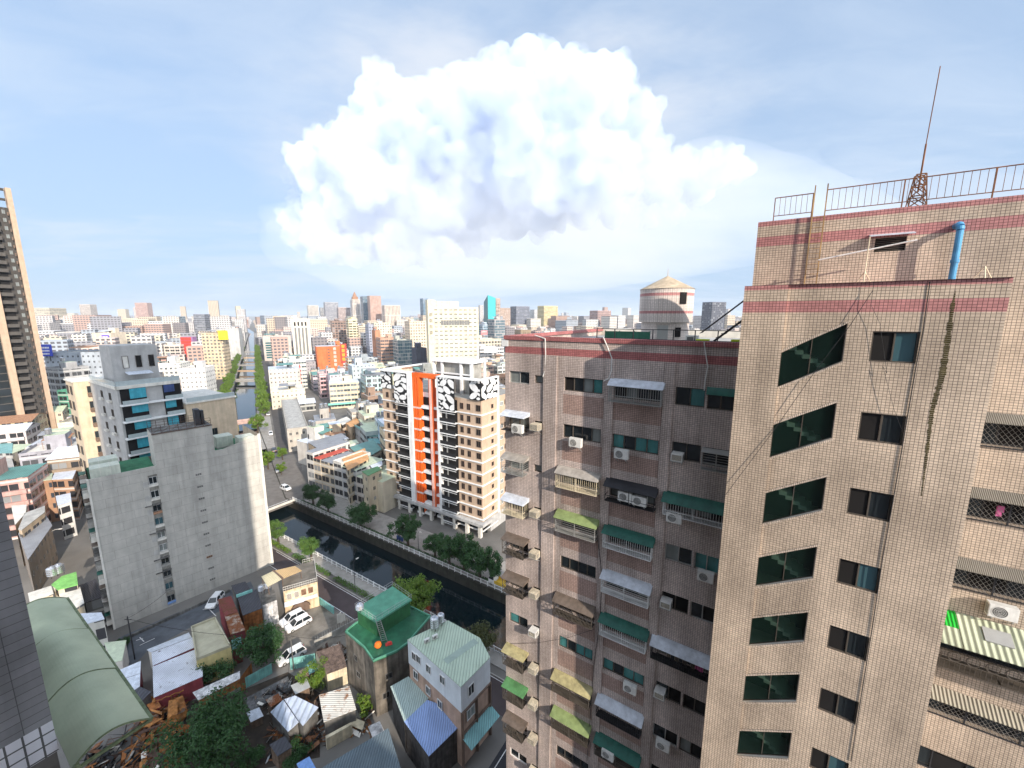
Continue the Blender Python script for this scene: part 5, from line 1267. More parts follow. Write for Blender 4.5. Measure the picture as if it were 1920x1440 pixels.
# panes of the upper storey row too
for k in range(11):
    z = ZB - FO * k - FO + .95 + FO
    for zx in (1185, 1280, 1405):
        u = ozx(zx, 700); simple_win(OT, M['room'], 1.0 if zx < 1300 else 1.35, 1.55, (u, VO + .58, z), 0, M['brown'], n=2)
    for zx in (165, 255):
        u = ozx(zx, 650); simple_win(OT, M['room'], 1.05, 1.5, (u, VO + .58, z), 0, M['brown'], n=2)
    simple_win(OT, M['room'], .8, 1.0, (UR + .02, VO + 5.0, z + .1), R(90), M['brown'], n=1)
    simple_win(OT, M['room'], .8, 1.3, (UR + .02, VO + 11.5, z), R(90), M['brown'], n=1); simple_win(OT, M['glassL'], 1.4, 1.0, (UR + .02, VO + 9.2, z), R(90), M['white'], n=2)
q = MB(); q.box(xs['b'], xs['c'], VO - .6, VO + 1.4, 4.2, ZT); q.build('white_frame', [M['white']], OT); q = MB(); q.box(xs['g'], xs['h'], VO - .6, VO + 1.4, 4.2, ZT - .2); q.build('white_frame', [M['white']], OT); q = MB(); q.box(UR - .05, UR + .35, VO + 7.6, VO + 8.3, 4.2, ZT); q.build('white_frame', [M['white']], OT)
q = MB()
w3 = (xs['d'] - xs['c']) / 3
for i in range(3): q.box(xs['c'] + w3 * i + .12, xs['c'] + w3 * (i + 1) - .12, VO - .1, VO + .5, 4.4, ZT)
q.box(xs['c'], xs['d'], VO + .3, VO + 1.4, 4.4, ZT - .1); q.box(xs['c'], xs['g'], VO - .1, VO + 1.2, ZT - 1.2, ZT)
q.build('orange_fin', [M['orangeP']], OT)
for k in range(11):
    q = MB(); z = ZB - FO * k + .9
    for i in range(3): q.box(xs['c'] + .1, xs['d'] + .1, VO - .16, VO + .1, z - 1.75 + .18 * i, z - 1.67 + .18 * i, 1)
    q.prism([(xs['d'] - .05, VO + .2), (xs['d'] + .35, VO + .35), (xs['d'] + .35, VO + 1.0), (xs['d'] - .05, VO + 1.3)], z - 1.2, z + 1.1); q.build('orange_screen', [M['orangeP'], M['white']], OT)
q = MB(); q.box(xs['e'], xs['f'], VO + .15, VO + 1.4, 4.4, ZT - 1.2); q.box(xs['f'], xs['g'], VO + 1.2, VO + 1.39, 4.4, 40); q.build('orange_column', [M['orangeD']], OT)
q = MB(); q.box(xs['e'] + .35, xs['e'] + .5, VO + .08, VO + .148, 4.4, ZT - 1.3); q.box(xs['e'] + .8, xs['e'] + .95, VO + .08, VO + .148, 4.4, ZT - 1.3); q.build('white_stripe', [M['white']], OT)
# crown: white oval panels on black, real discs
r4 = random.Random(12)
def ovals(ua, ub, v, z0, z1, side=False):
    q = MB(); q.box(ua, ub, v, v + .25, z0, z1, 0) if not side else q.box(ua, ua + .25, v, ub, z0, z1, 0)
    pl = []; tries = 0
    A_, B_ = (ua, ub) if not side else (v, ub)
    while tries < 900:
        tries += 1; a = r4.uniform(1.25, 1.85) if tries < 600 else r4.uniform(.45, .7); b = a * r4.uniform(.5, .6); th = r4.choice((-.6, .1, .55, -.2))
        x, z = r4.uniform(A_ + a * .3, B_ - a * .3), r4.uniform(z0 + a * .3, z1 - a * .3)
        if all(math.hypot(x - x2, (z - z2) * 1.3) > (a + a2) * .82 for x2, z2, a2 in pl):
            pl.append((x, z, a)); n = 18
            pts = []
            for i in range(n):
                p, q_ = a * math.cos(6.2832 * i / n), b * math.sin(6.2832 * i / n)
                xx, zz = x + p * math.cos(th) - q_ * math.sin(th), z + p * math.sin(th) + q_ * math.cos(th)
                xx = min(max(xx, A_), B_); zz = min(max(zz, z0), z1)
                pts.append((xx, v - .05, zz) if not side else (ua + .3, xx, zz))
            q.face(pts if not side else pts, 1)
    q.build('oval_screen', [M['black'], M['white']], OT)
ovals(UL, xs['a'] - 2.0, VO + .2, 38.2, ZT - .35); ovals(xs['a'], xs['b'] - .05, VO - .6, 34.6, ZT - .35)
ovals(xs['h'], xs['i'], VO - .7, 34.6, ZT - .4); ovals(xs['i'] + 4.6, UR, VO + .1, 38.2, ZT - .4); ovals(UR, VO + 7.6, VO + .36, 38.2, ZT - .4, True)
q = MB(); q.box(UL - .3, xs['b'], VO - .9, VO + 1.2, ZT - .35, ZT); q.box(xs['h'], UR + .4, VO - .9, VO + .9, ZT - .4, ZT); q.box(UR - .4, UR + .4, VO + .9, VO + 8.3, ZT - .4, ZT)
q.box(UL - .3, UL + 1, VO + 1.2, VO + 17, ZT - .35, ZT); q.build('top_frame', [M['white']], OT)
pa_ = Ploc(830, 700, v=VO + 6); pb_ = Ploc(880, 690, v=VO + 6); zt = Ploc(850, 676, v=VO + 5)[2]
q = MB(); ua_, ub_ = pa_[0] - 3, pb_[0] + 1.5
for u in (ua_, ua_ + 3.2, ub_ - 4.2, ub_ - .6):
    for v in (VO + 5, VO + 11): q.box(u, u + .7, v, v + .7, 38.2, zt - .6)
q.box(ua_ - .3, ub_ + .4, VO + 4.7, VO + 12, zt - .6, zt); q.box(ua_, ub_, VO + 5.1, VO + 5.6, zt - 4.0, zt - 3.6); q.build('roof_frame', [M['white']], OT)
q = MB(); q.box(ua_ + .7, ub_ - .8, VO + 6, VO + 10.8, 38.2, zt - .62); q.build('plant_room', [M['conc']], OT)

# ------------------------------------------------------------------ tall tower at the left edge
LT = thing('leaning_view_tower', 'tall dark apartment tower with sunlit peach fins at the far left edge', 'apartment tower', (0, 0, 0), GA)
LT.name = 'apartment_tower'
ug, vg, _ = Ploc(113, 836, u=-279)
gpt = gp(113, 836); ug, vg = uv_(gpt); HT = zat(353, gpt.y)
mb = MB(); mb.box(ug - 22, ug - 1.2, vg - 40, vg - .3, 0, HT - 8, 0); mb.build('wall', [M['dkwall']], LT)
fin = MB(); fin.box(ug - 4, ug, vg - 1.6, vg, 3, HT); fin.build('peach_fin', [M['peachT']], LT)
for v in (vg - 10.9, vg - 24): fin = MB(); fin.box(ug - 3, ug + 1.6, v, v + 2.2, 0, HT - 4); fin.build('peach_fin', [M['peachT']], LT)
fr = MB()
for z in (HT - .4, HT - 4.4): fr.box(ug - 1.6, ug - .6, vg - 40, vg - 2.0, z - .9, z)
for i in range(7): fr.box(ug - 1.6, ug - .6, vg - 4.9 - 5.2 * i, vg - 4.2 - 5.2 * i, HT - 8, HT - .4)
fr.build('crown_frame', [M['dkwall']], LT)
for k in range(31):
    z = HT - 11.5 - 3.3 * k
    if z < 2: break
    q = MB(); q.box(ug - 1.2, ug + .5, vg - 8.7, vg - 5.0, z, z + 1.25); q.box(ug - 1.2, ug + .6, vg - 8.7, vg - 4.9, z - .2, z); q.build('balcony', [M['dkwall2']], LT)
    q = MB(); q.box(ug - 1.2, ug - 1.1, vg - 8.4, vg - 5.2, z + 1.25, z + 3.0); q.build('glazing', [M['room']], LT)
    simple_win(LT, M['glassL'] if k < 17 else M['glass'], .9, 1.6, (ug - 1.17, vg - 3.6, z + .9), R(90), M['bronze'], n=2)
    q = MB(); q.box(ug - .2, ug + .25, vg - 2.35, vg - 1.95, z + .2, z + 1.5); q.build('fin_ledge', [M['brown']], LT)
    q = MB(); q.box(ug - 1.19, ug - .9, vg - 24, vg - 10.9, z - .1, z + .25); q.build('spandrel', [M['dkwall2']], LT)
q = MB(); q.box(ug - 1.2, ug - 1.0, vg - 24, vg - 10.9, 4, HT - 9); q.build('curtain_glass', [M['glass']], LT)
# ------------------------------------------------------------------ houses and shacks surveyed by their roof corners
def roofhouse(name, label, cat, roof, walls, roofm, wallm, over=.18, th=.07, group=None, base=0.0, parapet=None):
    """roof: list of (px,py,z); walls dropped from the roof outline to the ground"""
    pts = [gp(*p) for p in roof]; c = sum(pts, Vector()) / len(pts); c.z = base
    o = thing(name, label, cat, c, 0, group); L = [p - c for p in pts]
    ar = sum(L[i].x * L[(i + 1) % len(L)].y - L[(i + 1) % len(L)].x * L[i].y for i in range(len(L)))
    if ar < 0: L = L[::-1]
    cen = sum(L, Vector()) / len(L)
    mb = MB()
    inn = [cen + (p - cen) * (1 - over / max(1, (p - cen).length)) for p in L]
    for i in range(len(L)):
        a, b = inn[i], inn[(i + 1) % len(L)]
        mb.face([(a.x, a.y, 0), (b.x, b.y, 0), (b.x, b.y, b.z - th), (a.x, a.y, a.z - th)])
    if walls: mb.build('wall', [wallm], o)
    mb = MB(); mb.slab(L, th); mb.build('roof', [roofm], o)
    if parapet:
        hp, pm = parapet; mb = MB()
        for i in range(len(L)):
            a, b = L[i], L[(i + 1) % len(L)]; d = (b - a).normalized(); n = Vector((-d.y, d.x, 0)) * .18
            mb.slab([a + Vector((0, 0, hp)), b + Vector((0, 0, hp)), b + n + Vector((0, 0, hp)), a + n + Vector((0, 0, hp))], hp + .02)
        mb.build('parapet', [pm], o)
    return o, L
def addwin(o, L, i, specs, mat, frame, w_=.9, h_=1.1, off_=.0):
    """windows on the wall under roof edge i: specs of (fraction along, z)"""
    a, b = L[i], L[(i + 1) % len(L)]; d = Vector((b.x - a.x, b.y - a.y, 0)); ln = d.length; d.normalize(); n = Vector((d.y, -d.x, 0))
    for f, z in specs:
        p = a + d * (f * ln - w_ / 2) - n * (.16 - off_); simple_win(o, mat, w_, h_, (p.x, p.y, z), math.atan2(d.y, d.x), frame)

roofhouse('shack', 'white rain-spotted tin roof with dark red edge trim, lower sheet', 'shack', [(286, 1250, 4.0), (380, 1212, 4.0), (380, 1268, 3.4), (288, 1308, 3.4)], 1, M['spotW'], M['redtrim'])
roofhouse('shack', 'narrow upper white tin sheet bordered with a red strip beside the parking lot', 'shack', [(284, 1224, 4.6), (361, 1195, 4.6), (366, 1213, 4.1), (286, 1248, 4.1)], 1, M['spotW'], M['redtrim'])
roofhouse('shack', 'white eave slope facing the parked lot behind the red trimmed roof', 'shack', [(275, 1218, 3.6), (354, 1186, 3.6), (359, 1195, 4.4), (283, 1223, 4.4)], 1, M['canW'], M['offw'])
roofhouse('shack', 'flat beige concrete roof house with a yellow front wall', 'house', [(358, 1177, 5), (404, 1159, 5), (433, 1212, 5), (368, 1238, 5)], 1, M['beigeR'], M['yelW'], 0, .12, None, 0, (.35, M['beigeR']))
roofhouse('shack', 'rust red corrugated roof, upper darker half', 'shack', [(408, 1124, 5.2), (433, 1117, 5.2), (446, 1147, 5.0), (421, 1155, 5.0)], 1, M['rustR2'], M['redtrim'])
roofhouse('shack', 'rust streaked corrugated roof, lower orange half', 'shack', [(421, 1155, 4.9), (446, 1147, 4.9), (460, 1181, 4.6), (432, 1190, 4.6)], 1, M['rustR'], M['redtrim'])
roofhouse('shack', 'small turquoise sheet roof below the rusty roofs', 'shack', [(433, 1191, 3.6), (451, 1184, 3.6), (453, 1211, 3.2), (435, 1219, 3.2)], 1, M['turqR'], M['redtrim'])
roofhouse('shack', 'dark slate roof by the gable wall, upper small one', 'shack', [(433, 1098, 5.5), (460, 1090, 5.5), (471, 1108, 5), (444, 1117, 5)], 1, M['slate'], M['dkconc'])
roofhouse('shack', 'large dark slate roof over rusty sheet walls', 'shack', [(445, 1119, 5.6), (482, 1104, 5.6), (492, 1140, 4.9), (455, 1154, 4.9)], 1, M['slate'], M['rustW'])
mb = MB(); a, b = gp(443, 1118, 5.75), gp(473, 1107, 5.75); mb.bar(a, b, .45); tag(mb.build('ridge_gutter', [M['turqP']], None), 'pale turquoise gutter between the two dark slate roofs', 'gutter')
o, L = roofhouse('white_hut', 'peeling white concrete hut carrying two steel tanks', 'house', [(489, 1116, 5.2), (514, 1105, 5.2), (519, 1124, 5.2), (492, 1134, 5.2)], 1, M['dkconc'], M['peelW'], 0, .12)
# tan two storey house
pa, pb = gp(536, 1156), gp(599, 1136); dv = (pb - pa); ln = dv.length; rz = math.atan2(dv.y, dv.x)
o = thing('tan_house', 'sunlit tan house with brown shutters, roof terrace and two sheet roofs', 'house', pa, rz)
mb = MB(); mb.box(0, ln, 0, 8.5, 0, 5.6, 0, 1); mb.build('wall', [M['tanH'], M['lot']], o)
mb = MB(); mb.box(.1, ln - .2, -.75, 0, 2.7, 2.95); mb.slab([(0, -.9, 2.75), (ln * .55, -.9, 2.75), (ln * .55, .02, 3.15), (0, .02, 3.15)], .08); mb.build('porch_roof', [M['canW']], o)
mb = MB(); mb.box(.25, ln * .98, -.09, 0, 3.3, 5.2, 0); mb.build('upper_wall', [M['creamH']], o)
for i in range(4):
    mb = MB(); x = .5 + i * (ln - 1) / 4; mb.box(x, x + (ln - 1) / 4 - .4, -.13, -.09, 3.6, 4.9)
    for j in range(6): mb.box(x + .05, x + (ln - 1) / 4 - .45, -.15, -.13, 3.66 + .2 * j, 3.76 + .2 * j, 1)
    mb.build('shutter', [M['brick'] if i > 1 else M['offw'], M['rustd']], o)
mb = MB(); n = 10
for i in range(n):
    t0, t1 = math.pi * i / n, math.pi * (i + 1) / n; mb.bar((ln * .45 + 1.7 * math.cos(t0), -.1, 1.0 + 1.3 * math.sin(t0)), (ln * .45 + 1.7 * math.cos(t1), -.1, 1.0 + 1.3 * math.sin(t1)), .14)
mb.face([(ln * .45 + 1.6 * math.cos(math.pi * i / n), -.04, 1.0 + 1.2 * math.sin(math.pi * i / n)) for i in range(n + 1)] + [(ln * .45 - 1.6, -.04, .05), (ln * .45 + 1.6, -.04, .05)], 1); mb.build('arched_gate', [M['rustd'], M['brown']], o)
mb = MB()
for a, b in (((0, 0), (ln, 0)), ((ln, 0), (ln, 8.5)), ((ln * .62, 8.4), (ln, 8.4))):
    for z in (6.0, 6.5): mb.bar((*a, z), (*b, z), .05)
    m_ = int(math.hypot(b[0] - a[0], b[1] - a[1]) / .4)
    for i in range(m_ + 1): mb.bar((a[0] + (b[0] - a[0]) * i / m_, a[1] + (b[1] - a[1]) * i / m_, 5.6), (a[0] + (b[0] - a[0]) * i / m_, a[1] + (b[1] - a[1]) * i / m_, 6.5), .03)
mb.build('terrace_rail', [M['offw']], o)
roofhouse('sheet_roof', 'cream ribbed sheet roof on posts beside the tan terrace', 'roof', [(490, 1081, 7.6), (511, 1071, 8.4), (530, 1085, 8.2), (502, 1100, 7.3)], 0, M['creamS'], M['offw'])
roofhouse('sheet_roof', 'orange tan ribbed sheet roof over the tan terrace', 'roof', [(514, 1070, 8.4), (553, 1061, 7.6), (566, 1070, 7.4), (530, 1085, 8.2)], 0, M['orangeS'], M['offw'])
mb = MB()
for p in ((492, 1082, 7.4), (503, 1098, 7.2), (529, 1084, 8.0), (564, 1071, 7.3), (552, 1062, 7.5)): a = gp(*p); mb.bar((a.x, a.y, 3), a, .1)
mb.bar(gp(512, 1070, 8.35), gp(530, 1085, 8.2), .3); tag(mb.build('roof_post_frame', [M['brown']], None), 'brown ridge beam and posts carrying the sheet roofs of the tan house', 'frame')
# steel tanks
def tank(label, p, r_, h_, z0=0.0, group='stainless water tanks', stand=.5):
    o = thing('steel_tank', label, 'water tank', p, 0, group)
    q = MB(); q.lathe([(0, stand), (r_, stand), (r_, stand + h_), (r_ * .6, stand + h_ + r_ * .28), (0, stand + h_ + r_ * .32)], 18)
    for i in range(4): z = stand + h_ * (i + .5) / 4; q.lathe([(r_ + .005, z - .05), (r_ + .04, z), (r_ + .005, z + .05)], 18)
    q.build('tank_body', [M['steel']], o)
    for a in (.5, 2.1, 3.7, 5.2): q = MB(); q.bar((r_ * .8 * math.cos(a), r_ * .8 * math.sin(a), 0), (r_ * .8 * math.cos(a), r_ * .8 * math.sin(a), stand), .06); q.build('leg', [M['dark']], o)
    q = MB(); q.lathe([(0, 0), (r_ * .3, 0), (r_ * .3, .1), (0, .12)], 10, 0, (0, 0, stand + h_ + r_ * .3)); q.build('lid', [M['steel']], o)
tank('stainless tank on the peeling white hut, left one', gp(491, 1110, 5.3), .62, .9); tank('stainless tank on the peeling white hut, right one', gp(503, 1105, 5.3), .62, .9)

# collapsed and burnt yard
roofhouse('shack', 'pale roof sheet with an exposed rust orange fascia above a black void', 'shack', [(361, 1298, 3.2), (450, 1258, 3.2), (450, 1272, 3.0), (372, 1313, 3.0)], 0, M['peelW'], M['rustW'])
mb = MB(); a, b = gp(372, 1313, 2.95), gp(449, 1272, 2.95); mb.face([tuple(a - Vector((0, 0, 1.5))), tuple(b - Vector((0, 0, 1.5))), tuple(b), tuple(a)]); a2, b2 = a + Vector((0, 3, 0)), b + Vector((0, 3, 0)); mb.face([(b.x, b.y, 0), (b2.x, b2.y, 0), (b2.x, b2.y, 2.9), (b.x, b.y, 2.9)])
tag(mb.build('rust_fascia', [M['rustW']], None), 'rust orange fascia sheet hanging under the pale roof edge', 'sheet')
roofhouse('shack', 'broad blue and white striped roof panel of the collapsed shed, outer part', 'roof', [(507, 1335, 2.6), (531, 1312, 3.4), (560, 1354, 2.9), (540, 1372, 2.0)], 1, M['stripeR'], M['dkconc'])
roofhouse('shack', 'blue and white striped roof panel of the collapsed shed, fanned inner part', 'roof', [(533, 1311, 3.5), (553, 1304, 3.3), (597, 1326, 2.9), (568, 1361, 2.6), (560, 1352, 2.9)], 1, M['stripeR'], M['dkconc'])
roofhouse('shack', 'sunlit white rusted tin roof with torn upper edge', 'shack', [(598, 1303, 3.6), (655, 1286, 3.8), (668, 1330, 3.2), (607, 1354, 3.0)], 1, M['rustyW'], M['dkconc'])
roofhouse('shack', 'narrow lit cream wall top below the torn white tin roof', 'wall', [(610, 1380, 1.9), (658, 1354, 1.9), (660, 1358, 1.9), (612, 1385, 1.9)], 1, M['creamH'], M['creamH'], 0)
roofhouse('cream_ruin', 'roofless cream house filled with collapsed timber', 'ruin', [(592, 1222, 3.2), (640, 1206, 3.2), (650, 1250, 3.2), (613, 1264, 3.2)], 1, M['debrisR'], M['creamH'], 0)
roofhouse('shed', 'long grey blue shed roof with one sunlit stripe at the frame bottom', 'shed', [(566, 1462, 5.0), (728, 1365, 5.0), (752, 1442, 4.2), (640, 1520, 4.2)], 1, M['greyblueR'], M['dkconc'])
roofhouse('shack', 'small slanted black roof beside the white tin roofs', 'shack', [(247, 1298, 3.4), (262, 1287, 3.6), (284, 1297, 3.2), (264, 1316, 3.0)], 1, M['slate'], M['dkconc'])
roofhouse('shack', 'white tin roof left of the red trimmed sheets, upper fold', 'shack', [(222, 1257, 3.6), (264, 1239, 3.8), (263, 1262, 3.4), (233, 1272, 3.3)], 1, M['canW'], M['redtrim'])
roofhouse('shack', 'white tin roof beside the red post, lower fold', 'shack', [(233, 1273, 3.3), (263, 1263, 3.4), (262, 1287, 3.0), (246, 1297, 3.0)], 1, M['canW'], M['redtrim'])
roofhouse('shack', 'pale green roof wedge between the barrel canopy and the lot', 'shack', [(195, 1205, 4.0), (237, 1200, 4.2), (229, 1238, 3.8), (212, 1242, 3.8)], 1, M['canPG'], M['offw'])
for lab, a, b, h_ in (('turquoise sheet fence at the dark trees below the beige roof', (461, 1290), (511, 1262), 1.9), ('turquoise sheet fence beside the shaded white car', (545, 1256), (592, 1246), 2.2)):
    pa, pb = gp(*a), gp(*b); d = pb - pa; mb = MB(); n = int(d.length / .3)
    for i in range(n): mb.box(d.length * i / n, d.length * (i + 1) / n - .02, -.03 * (i % 2), .04, 0, h_)
    for x in (0, d.length / 2, d.length - .06): mb.box(x, x + .06, .05, .12, 0, h_)
    tag(mb.build('sheet_fence', [M['turqP']], None, pa, math.atan2(d.y, d.x)), lab, 'fence')
pa, pb = gp(590, 1213), gp(690, 1160); d = pb - pa; mb = MB(); mb.box(0, d.length, 0, .2, 0, 1.2)
for i in range(22): mb.box(d.length * i / 24, d.length * i / 24 + .05, .05, .1, 1.2, 2.0, 1)
tag(mb.build('lot_wall', [M['conc'], M['dark']], None, pa, math.atan2(d.y, d.x)), 'low concrete wall with iron bars along the car lot', 'wall')
pa, pb = gp(612, 1140), gp(640, 1160); d = pb - pa; mb = MB(); mb.box(0, d.length, 0, .2, 0, 1.5); tag(mb.build('lot_wall', [M['turqP']], None, gp(598, 1132), math.atan2(d.y, d.x)), 'pale blue wall stub where the car lot meets the road', 'wall')
mb = MB(); mb.box(-.12, .12, -.12, .12, 0, 2.4); mb.box(-.7, -.12, -.04, .04, .2, 2.2); mb.box(.12, .8, -.04, .04, .2, 1.9); tag(mb.build('gate_post', [M['offw']], None, gp(640, 1168), .6), 'white gate post with folded gate leaves at the car lot', 'gate')
pa, pb = gp(230, 1200), gp(430, 1108); d = pb - pa; mb = MB(); mb.box(0, d.length, 0, .25, 0, .55); tag(mb.build('low_wall', [M['dkconc']], None, pa + Vector((.4, -.3, 0)), math.atan2(d.y, d.x)), 'low dark wall between the gable and the parking lot', 'wall')
pa = gp(538, 1270); 
roofhouse('slab_ruin', 'dark broken concrete slab floor of a demolished house', 'ruin', [(458, 1310, .5), (540, 1268, .5), (548, 1290, .4), (470, 1335, .4)], 1, M['ruinC'], M['dkconc'], 0)

for lab, pts, z, rm, wm in (('small blue grey tin roof by the weedy thicket', ((505, 1396), (534, 1380), (548, 1400), (520, 1418)), 2.6, 'slate', 'woodD'), ('low white sheet lying over rubble left of the striped roof', ((462, 1336), (486, 1326), (494, 1342), (470, 1354)), 1.4, 'canW', 'woodD'),
    ('small rust brown tin roof above the striped roof', ((498, 1312), (522, 1300), (530, 1312), (508, 1326)), 2.4, 'rustR', 'woodD'), ('grey plank deck roof right of the broken slab', ((545, 1285), (575, 1272), (582, 1288), (554, 1302)), 2.2, 'alum', 'woodD'),
    ('narrow turquoise tin roof by the lot wall', ((574, 1246), (592, 1238), (596, 1256), (580, 1264)), 2.4, 'turqR', 'woodD'), ('blue tarpaulin roof at the frame bottom', ((556, 1432), (580, 1418), (592, 1440), (566, 1456)), 2.4, 'blueP', 'woodD'),
    ('faded pink tin roof between the cream ruin and the lot', ((560, 1258), (574, 1252), (580, 1266), (566, 1272)), 2.2, 'pinkW', 'woodD'), ('pale sheet roof leaning at the green walled house foot', ((690, 1362), (712, 1352), (722, 1374), (700, 1386)), 2.6, 'peelW', 'woodD')):
    roofhouse('shack', lab, 'shack', [(x, y, z + .25 * (i < 2)) for i, (x, y) in enumerate(pts)], 1, M[rm], M[wm])
# scattered debris
r5 = random.Random(31); mb = MB()
def heap(poly, n, smax, ms, zmax=1.2):
    ps = [gp(*p) for p in poly]
    for i in range(n):
        a, b, c = r5.random(), r5.random(), r5.random()
        p = (ps[0] * (1 - a) + ps[1] * a) * (1 - b) + (ps[3] * (1 - a) + ps[2] * a) * b + Vector((0, 0, c * c * zmax + .1))
        x = Vector((r5.gauss(0, 1), r5.gauss(0, 1), r5.gauss(0, .35))).normalized(); y = x.orthogonal().normalized(); y = (y * r5.uniform(-1, 1) + Vector((r5.uniform(-1, 1), r5.uniform(-1, 1), .2))).normalized()
        l, w_ = smax * r5.uniform(.3, 1.2), smax * r5.choice((.08, .1, .15, .35, .5)) * r5.uniform(.5, 1)
        q = [p - x * l * .5 - y * w_ * .5, p + x * l * .5 - y * w_ * .5, p + x * l * .5 + y * w_ * .5, p - x * l * .5 + y * w_ * .5]
        q[2] += Vector((0, 0, r5.gauss(0, .12)))
        m_ = r5.choice(ms); mb.face(q, m_); mb.face([v + Vector((0, 0, -.05)) for v in q[::-1]], m_)
DB = [M['rustW'], M['rustd'], M['black'], M['offw'], M['woodD'], M['alum'], M['rust'], M['rustO']]
heap(((270, 1330), (350, 1300), (330, 1440), (240, 1480)), 220, 3.2, (0, 0, 1, 4, 6, 7, 7, 2), 2.2)
heap(((150, 1420), (270, 1360), (330, 1460), (150, 1500)), 150, 2.4, (0, 1, 2, 2, 3, 6), 1.2)
heap(((592, 1222), (645, 1208), (650, 1250), (612, 1264)), 130, 1.8, (4, 4, 6, 3, 1), .6)
for v in range(len(mb.v)): pass
tag(mb.build('rubble', DB, None), 'rust brown burnt sheets and timber strewn around the ruin', 'rubble', None, 'stuff')
mb = MB()
def heap2(*a): return heap(*a)
heap(((505, 1360), (600, 1310), (620, 1400), (500, 1430)), 200, 1.5, (1, 2, 4, 6, 0, 5), .8)
heap(((470, 1320), (540, 1280), (600, 1300), (520, 1340)), 130, 1.4, (2, 5, 4, 3, 1), .7)
heap(((610, 1340), (690, 1330), (700, 1370), (620, 1390)), 130, 1.6, (0, 7, 6, 4, 3, 3), .8)
tag(mb.build('rubble', DB, None), 'broken timber and sheet scraps around the striped collapsed roof', 'rubble', None, 'stuff')
mb = MB(); a, b = gp(645, 1348, 1.2), gp(682, 1364, .6); mb.slab([a + Vector((0, .5, .4)), a + Vector((0, -.5, .1)), b + Vector((0, -.5, .2)), b + Vector((0, .5, .4))], .12); tag(mb.build('fallen_panel', [M['creamH']], None), 'pale fallen wall panel lying across rust coloured debris', 'panel')
for i, (a, b, lab) in enumerate((((325, 1310), (316, 1440), 'thick rust orange beam lying down towards the big dark tree'), ((336, 1305), (346, 1340), 'short rust orange beam beside the thick one'), ((286, 1310), (345, 1288), 'crumpled rust orange roof sheet below the spotted tin roof'))):
    pa, pb = gp(*a, 2.6), gp(*b, .8 if i < 2 else 2.4); mb = MB(); d = (pb - pa).normalized(); n = Vector((-d.y, d.x, 0)) * (.55 if i < 2 else .9)
    N_ = 7
    for j in range(N_):
        f, g_ = j / N_, (j + 1) / N_; p, q_ = pa.lerp(pb, f), pa.lerp(pb, g_); z0, z1_ = Vector((0, 0, .15 * (j % 2))), Vector((0, 0, .15 * ((j + 1) % 2)))
        mb.slab([p - n + z0, q_ - n + z1_, q_ + n + z1_ - Vector((0, 0, .3)), p + n + z0 - Vector((0, 0, .3))], .08)
    tag(mb.build('rusted_beam', [M['rustO']], None), lab, 'beam')

# ------------------------------------------------------------------ green roofed block
zr = 9.6
o, L = roofhouse('green_roof_block', 'weathered concrete house with deep green coated terrace and rooftop room', 'house', [(647, 1185, zr), (682, 1215, zr), (700, 1241, zr), (745, 1222, zr), (765, 1207, zr), (808, 1156, zr), (770, 1138, zr), (668, 1168, zr)], 1, M['deckG2'], M['stainC'], 0, .15, None, 0, (.28, M['deckGl']))
c0 = o.location
# stair room with green roof
zt = 12.5; rt = [gp(666, 1141, zt), gp(705, 1166, zt), gp(772, 1124, zt), gp(736, 1099, zt)]
cc = sum(rt, Vector()) / 4
rl = [p - c0 for p in rt]; ins = [cc - c0 + (p - cc) * .93 for p in rt]
mb = MB()
for i in range(4):
    a, b = ins[i], ins[(i + 1) % 4]; mb.face([(a.x, a.y, zr), (b.x, b.y, zr), (b.x, b.y, zt - .2), (a.x, a.y, zt - .2)][::1])
mb.build('rooftop_room', [M['greenW']], o); mb = MB(); mb.slab(rl if (rl[1] - rl[0]).cross(rl[2] - rl[1]).z > 0 else rl[::-1], .3); mb.build('room_roof', [M['deckGl']], o)
mb = MB()
for i in range(4):
    a, b = rl[i], rl[(i + 1) % 4]
    for z in (.45, .9): mb.tube(a + Vector((0, 0, z)), b + Vector((0, 0, z)), .025, 5)
    for j in range(6): p = a.lerp(b, j / 6); mb.tube(p, p + Vector((0, 0, .9)), .022, 5)
mb.build('roof_rail', [M['alum']], o)
ld = thing('aluminium_ladder', 'aluminium ladder leaning from the green terrace to the rooftop room', 'ladder', (0, 0, 0))
a0, a1, b0, b1 = gp(716, 1203, zr), gp(705, 1165, zt + .5), gp(726, 1201, zr), gp(713, 1162, zt + .5)
for p, q_ in ((a0, a1), (b0, b1)): mb = MB(); mb.bar(p, q_, .07); mb.build('rail', [M['alum']], ld)
for i in range(11): mb = MB(); mb.bar(a0.lerp(a1, (i + .5) / 11), b0.lerp(b1, (i + .5) / 11), .045); mb.build('rung', [M['alum']], ld)
mb = MB(); mb.lathe([(0, 0), (.42, .06), (.56, .35), (.46, .68), (.2, .8), (0, .82)], 16); tag(mb.build('orange_tub', [M['orange']], None, gp(709, 1213, zr)), 'round orange tub on the deep green terrace', 'tub')
mb = MB(); mb.box(-.5, .5, -.3, .3, 0, .12); mb.box(-.2, .35, -.15, .2, .12, .35); tag(mb.build('red_crate', [M['sred']], None, gp(729, 1208, zr), .4), 'red plastic crate beside the ladder on the green terrace', 'crate')
tank('stainless tank on the green rooftop room corner', gp(675, 1146, zt), .6, .7)
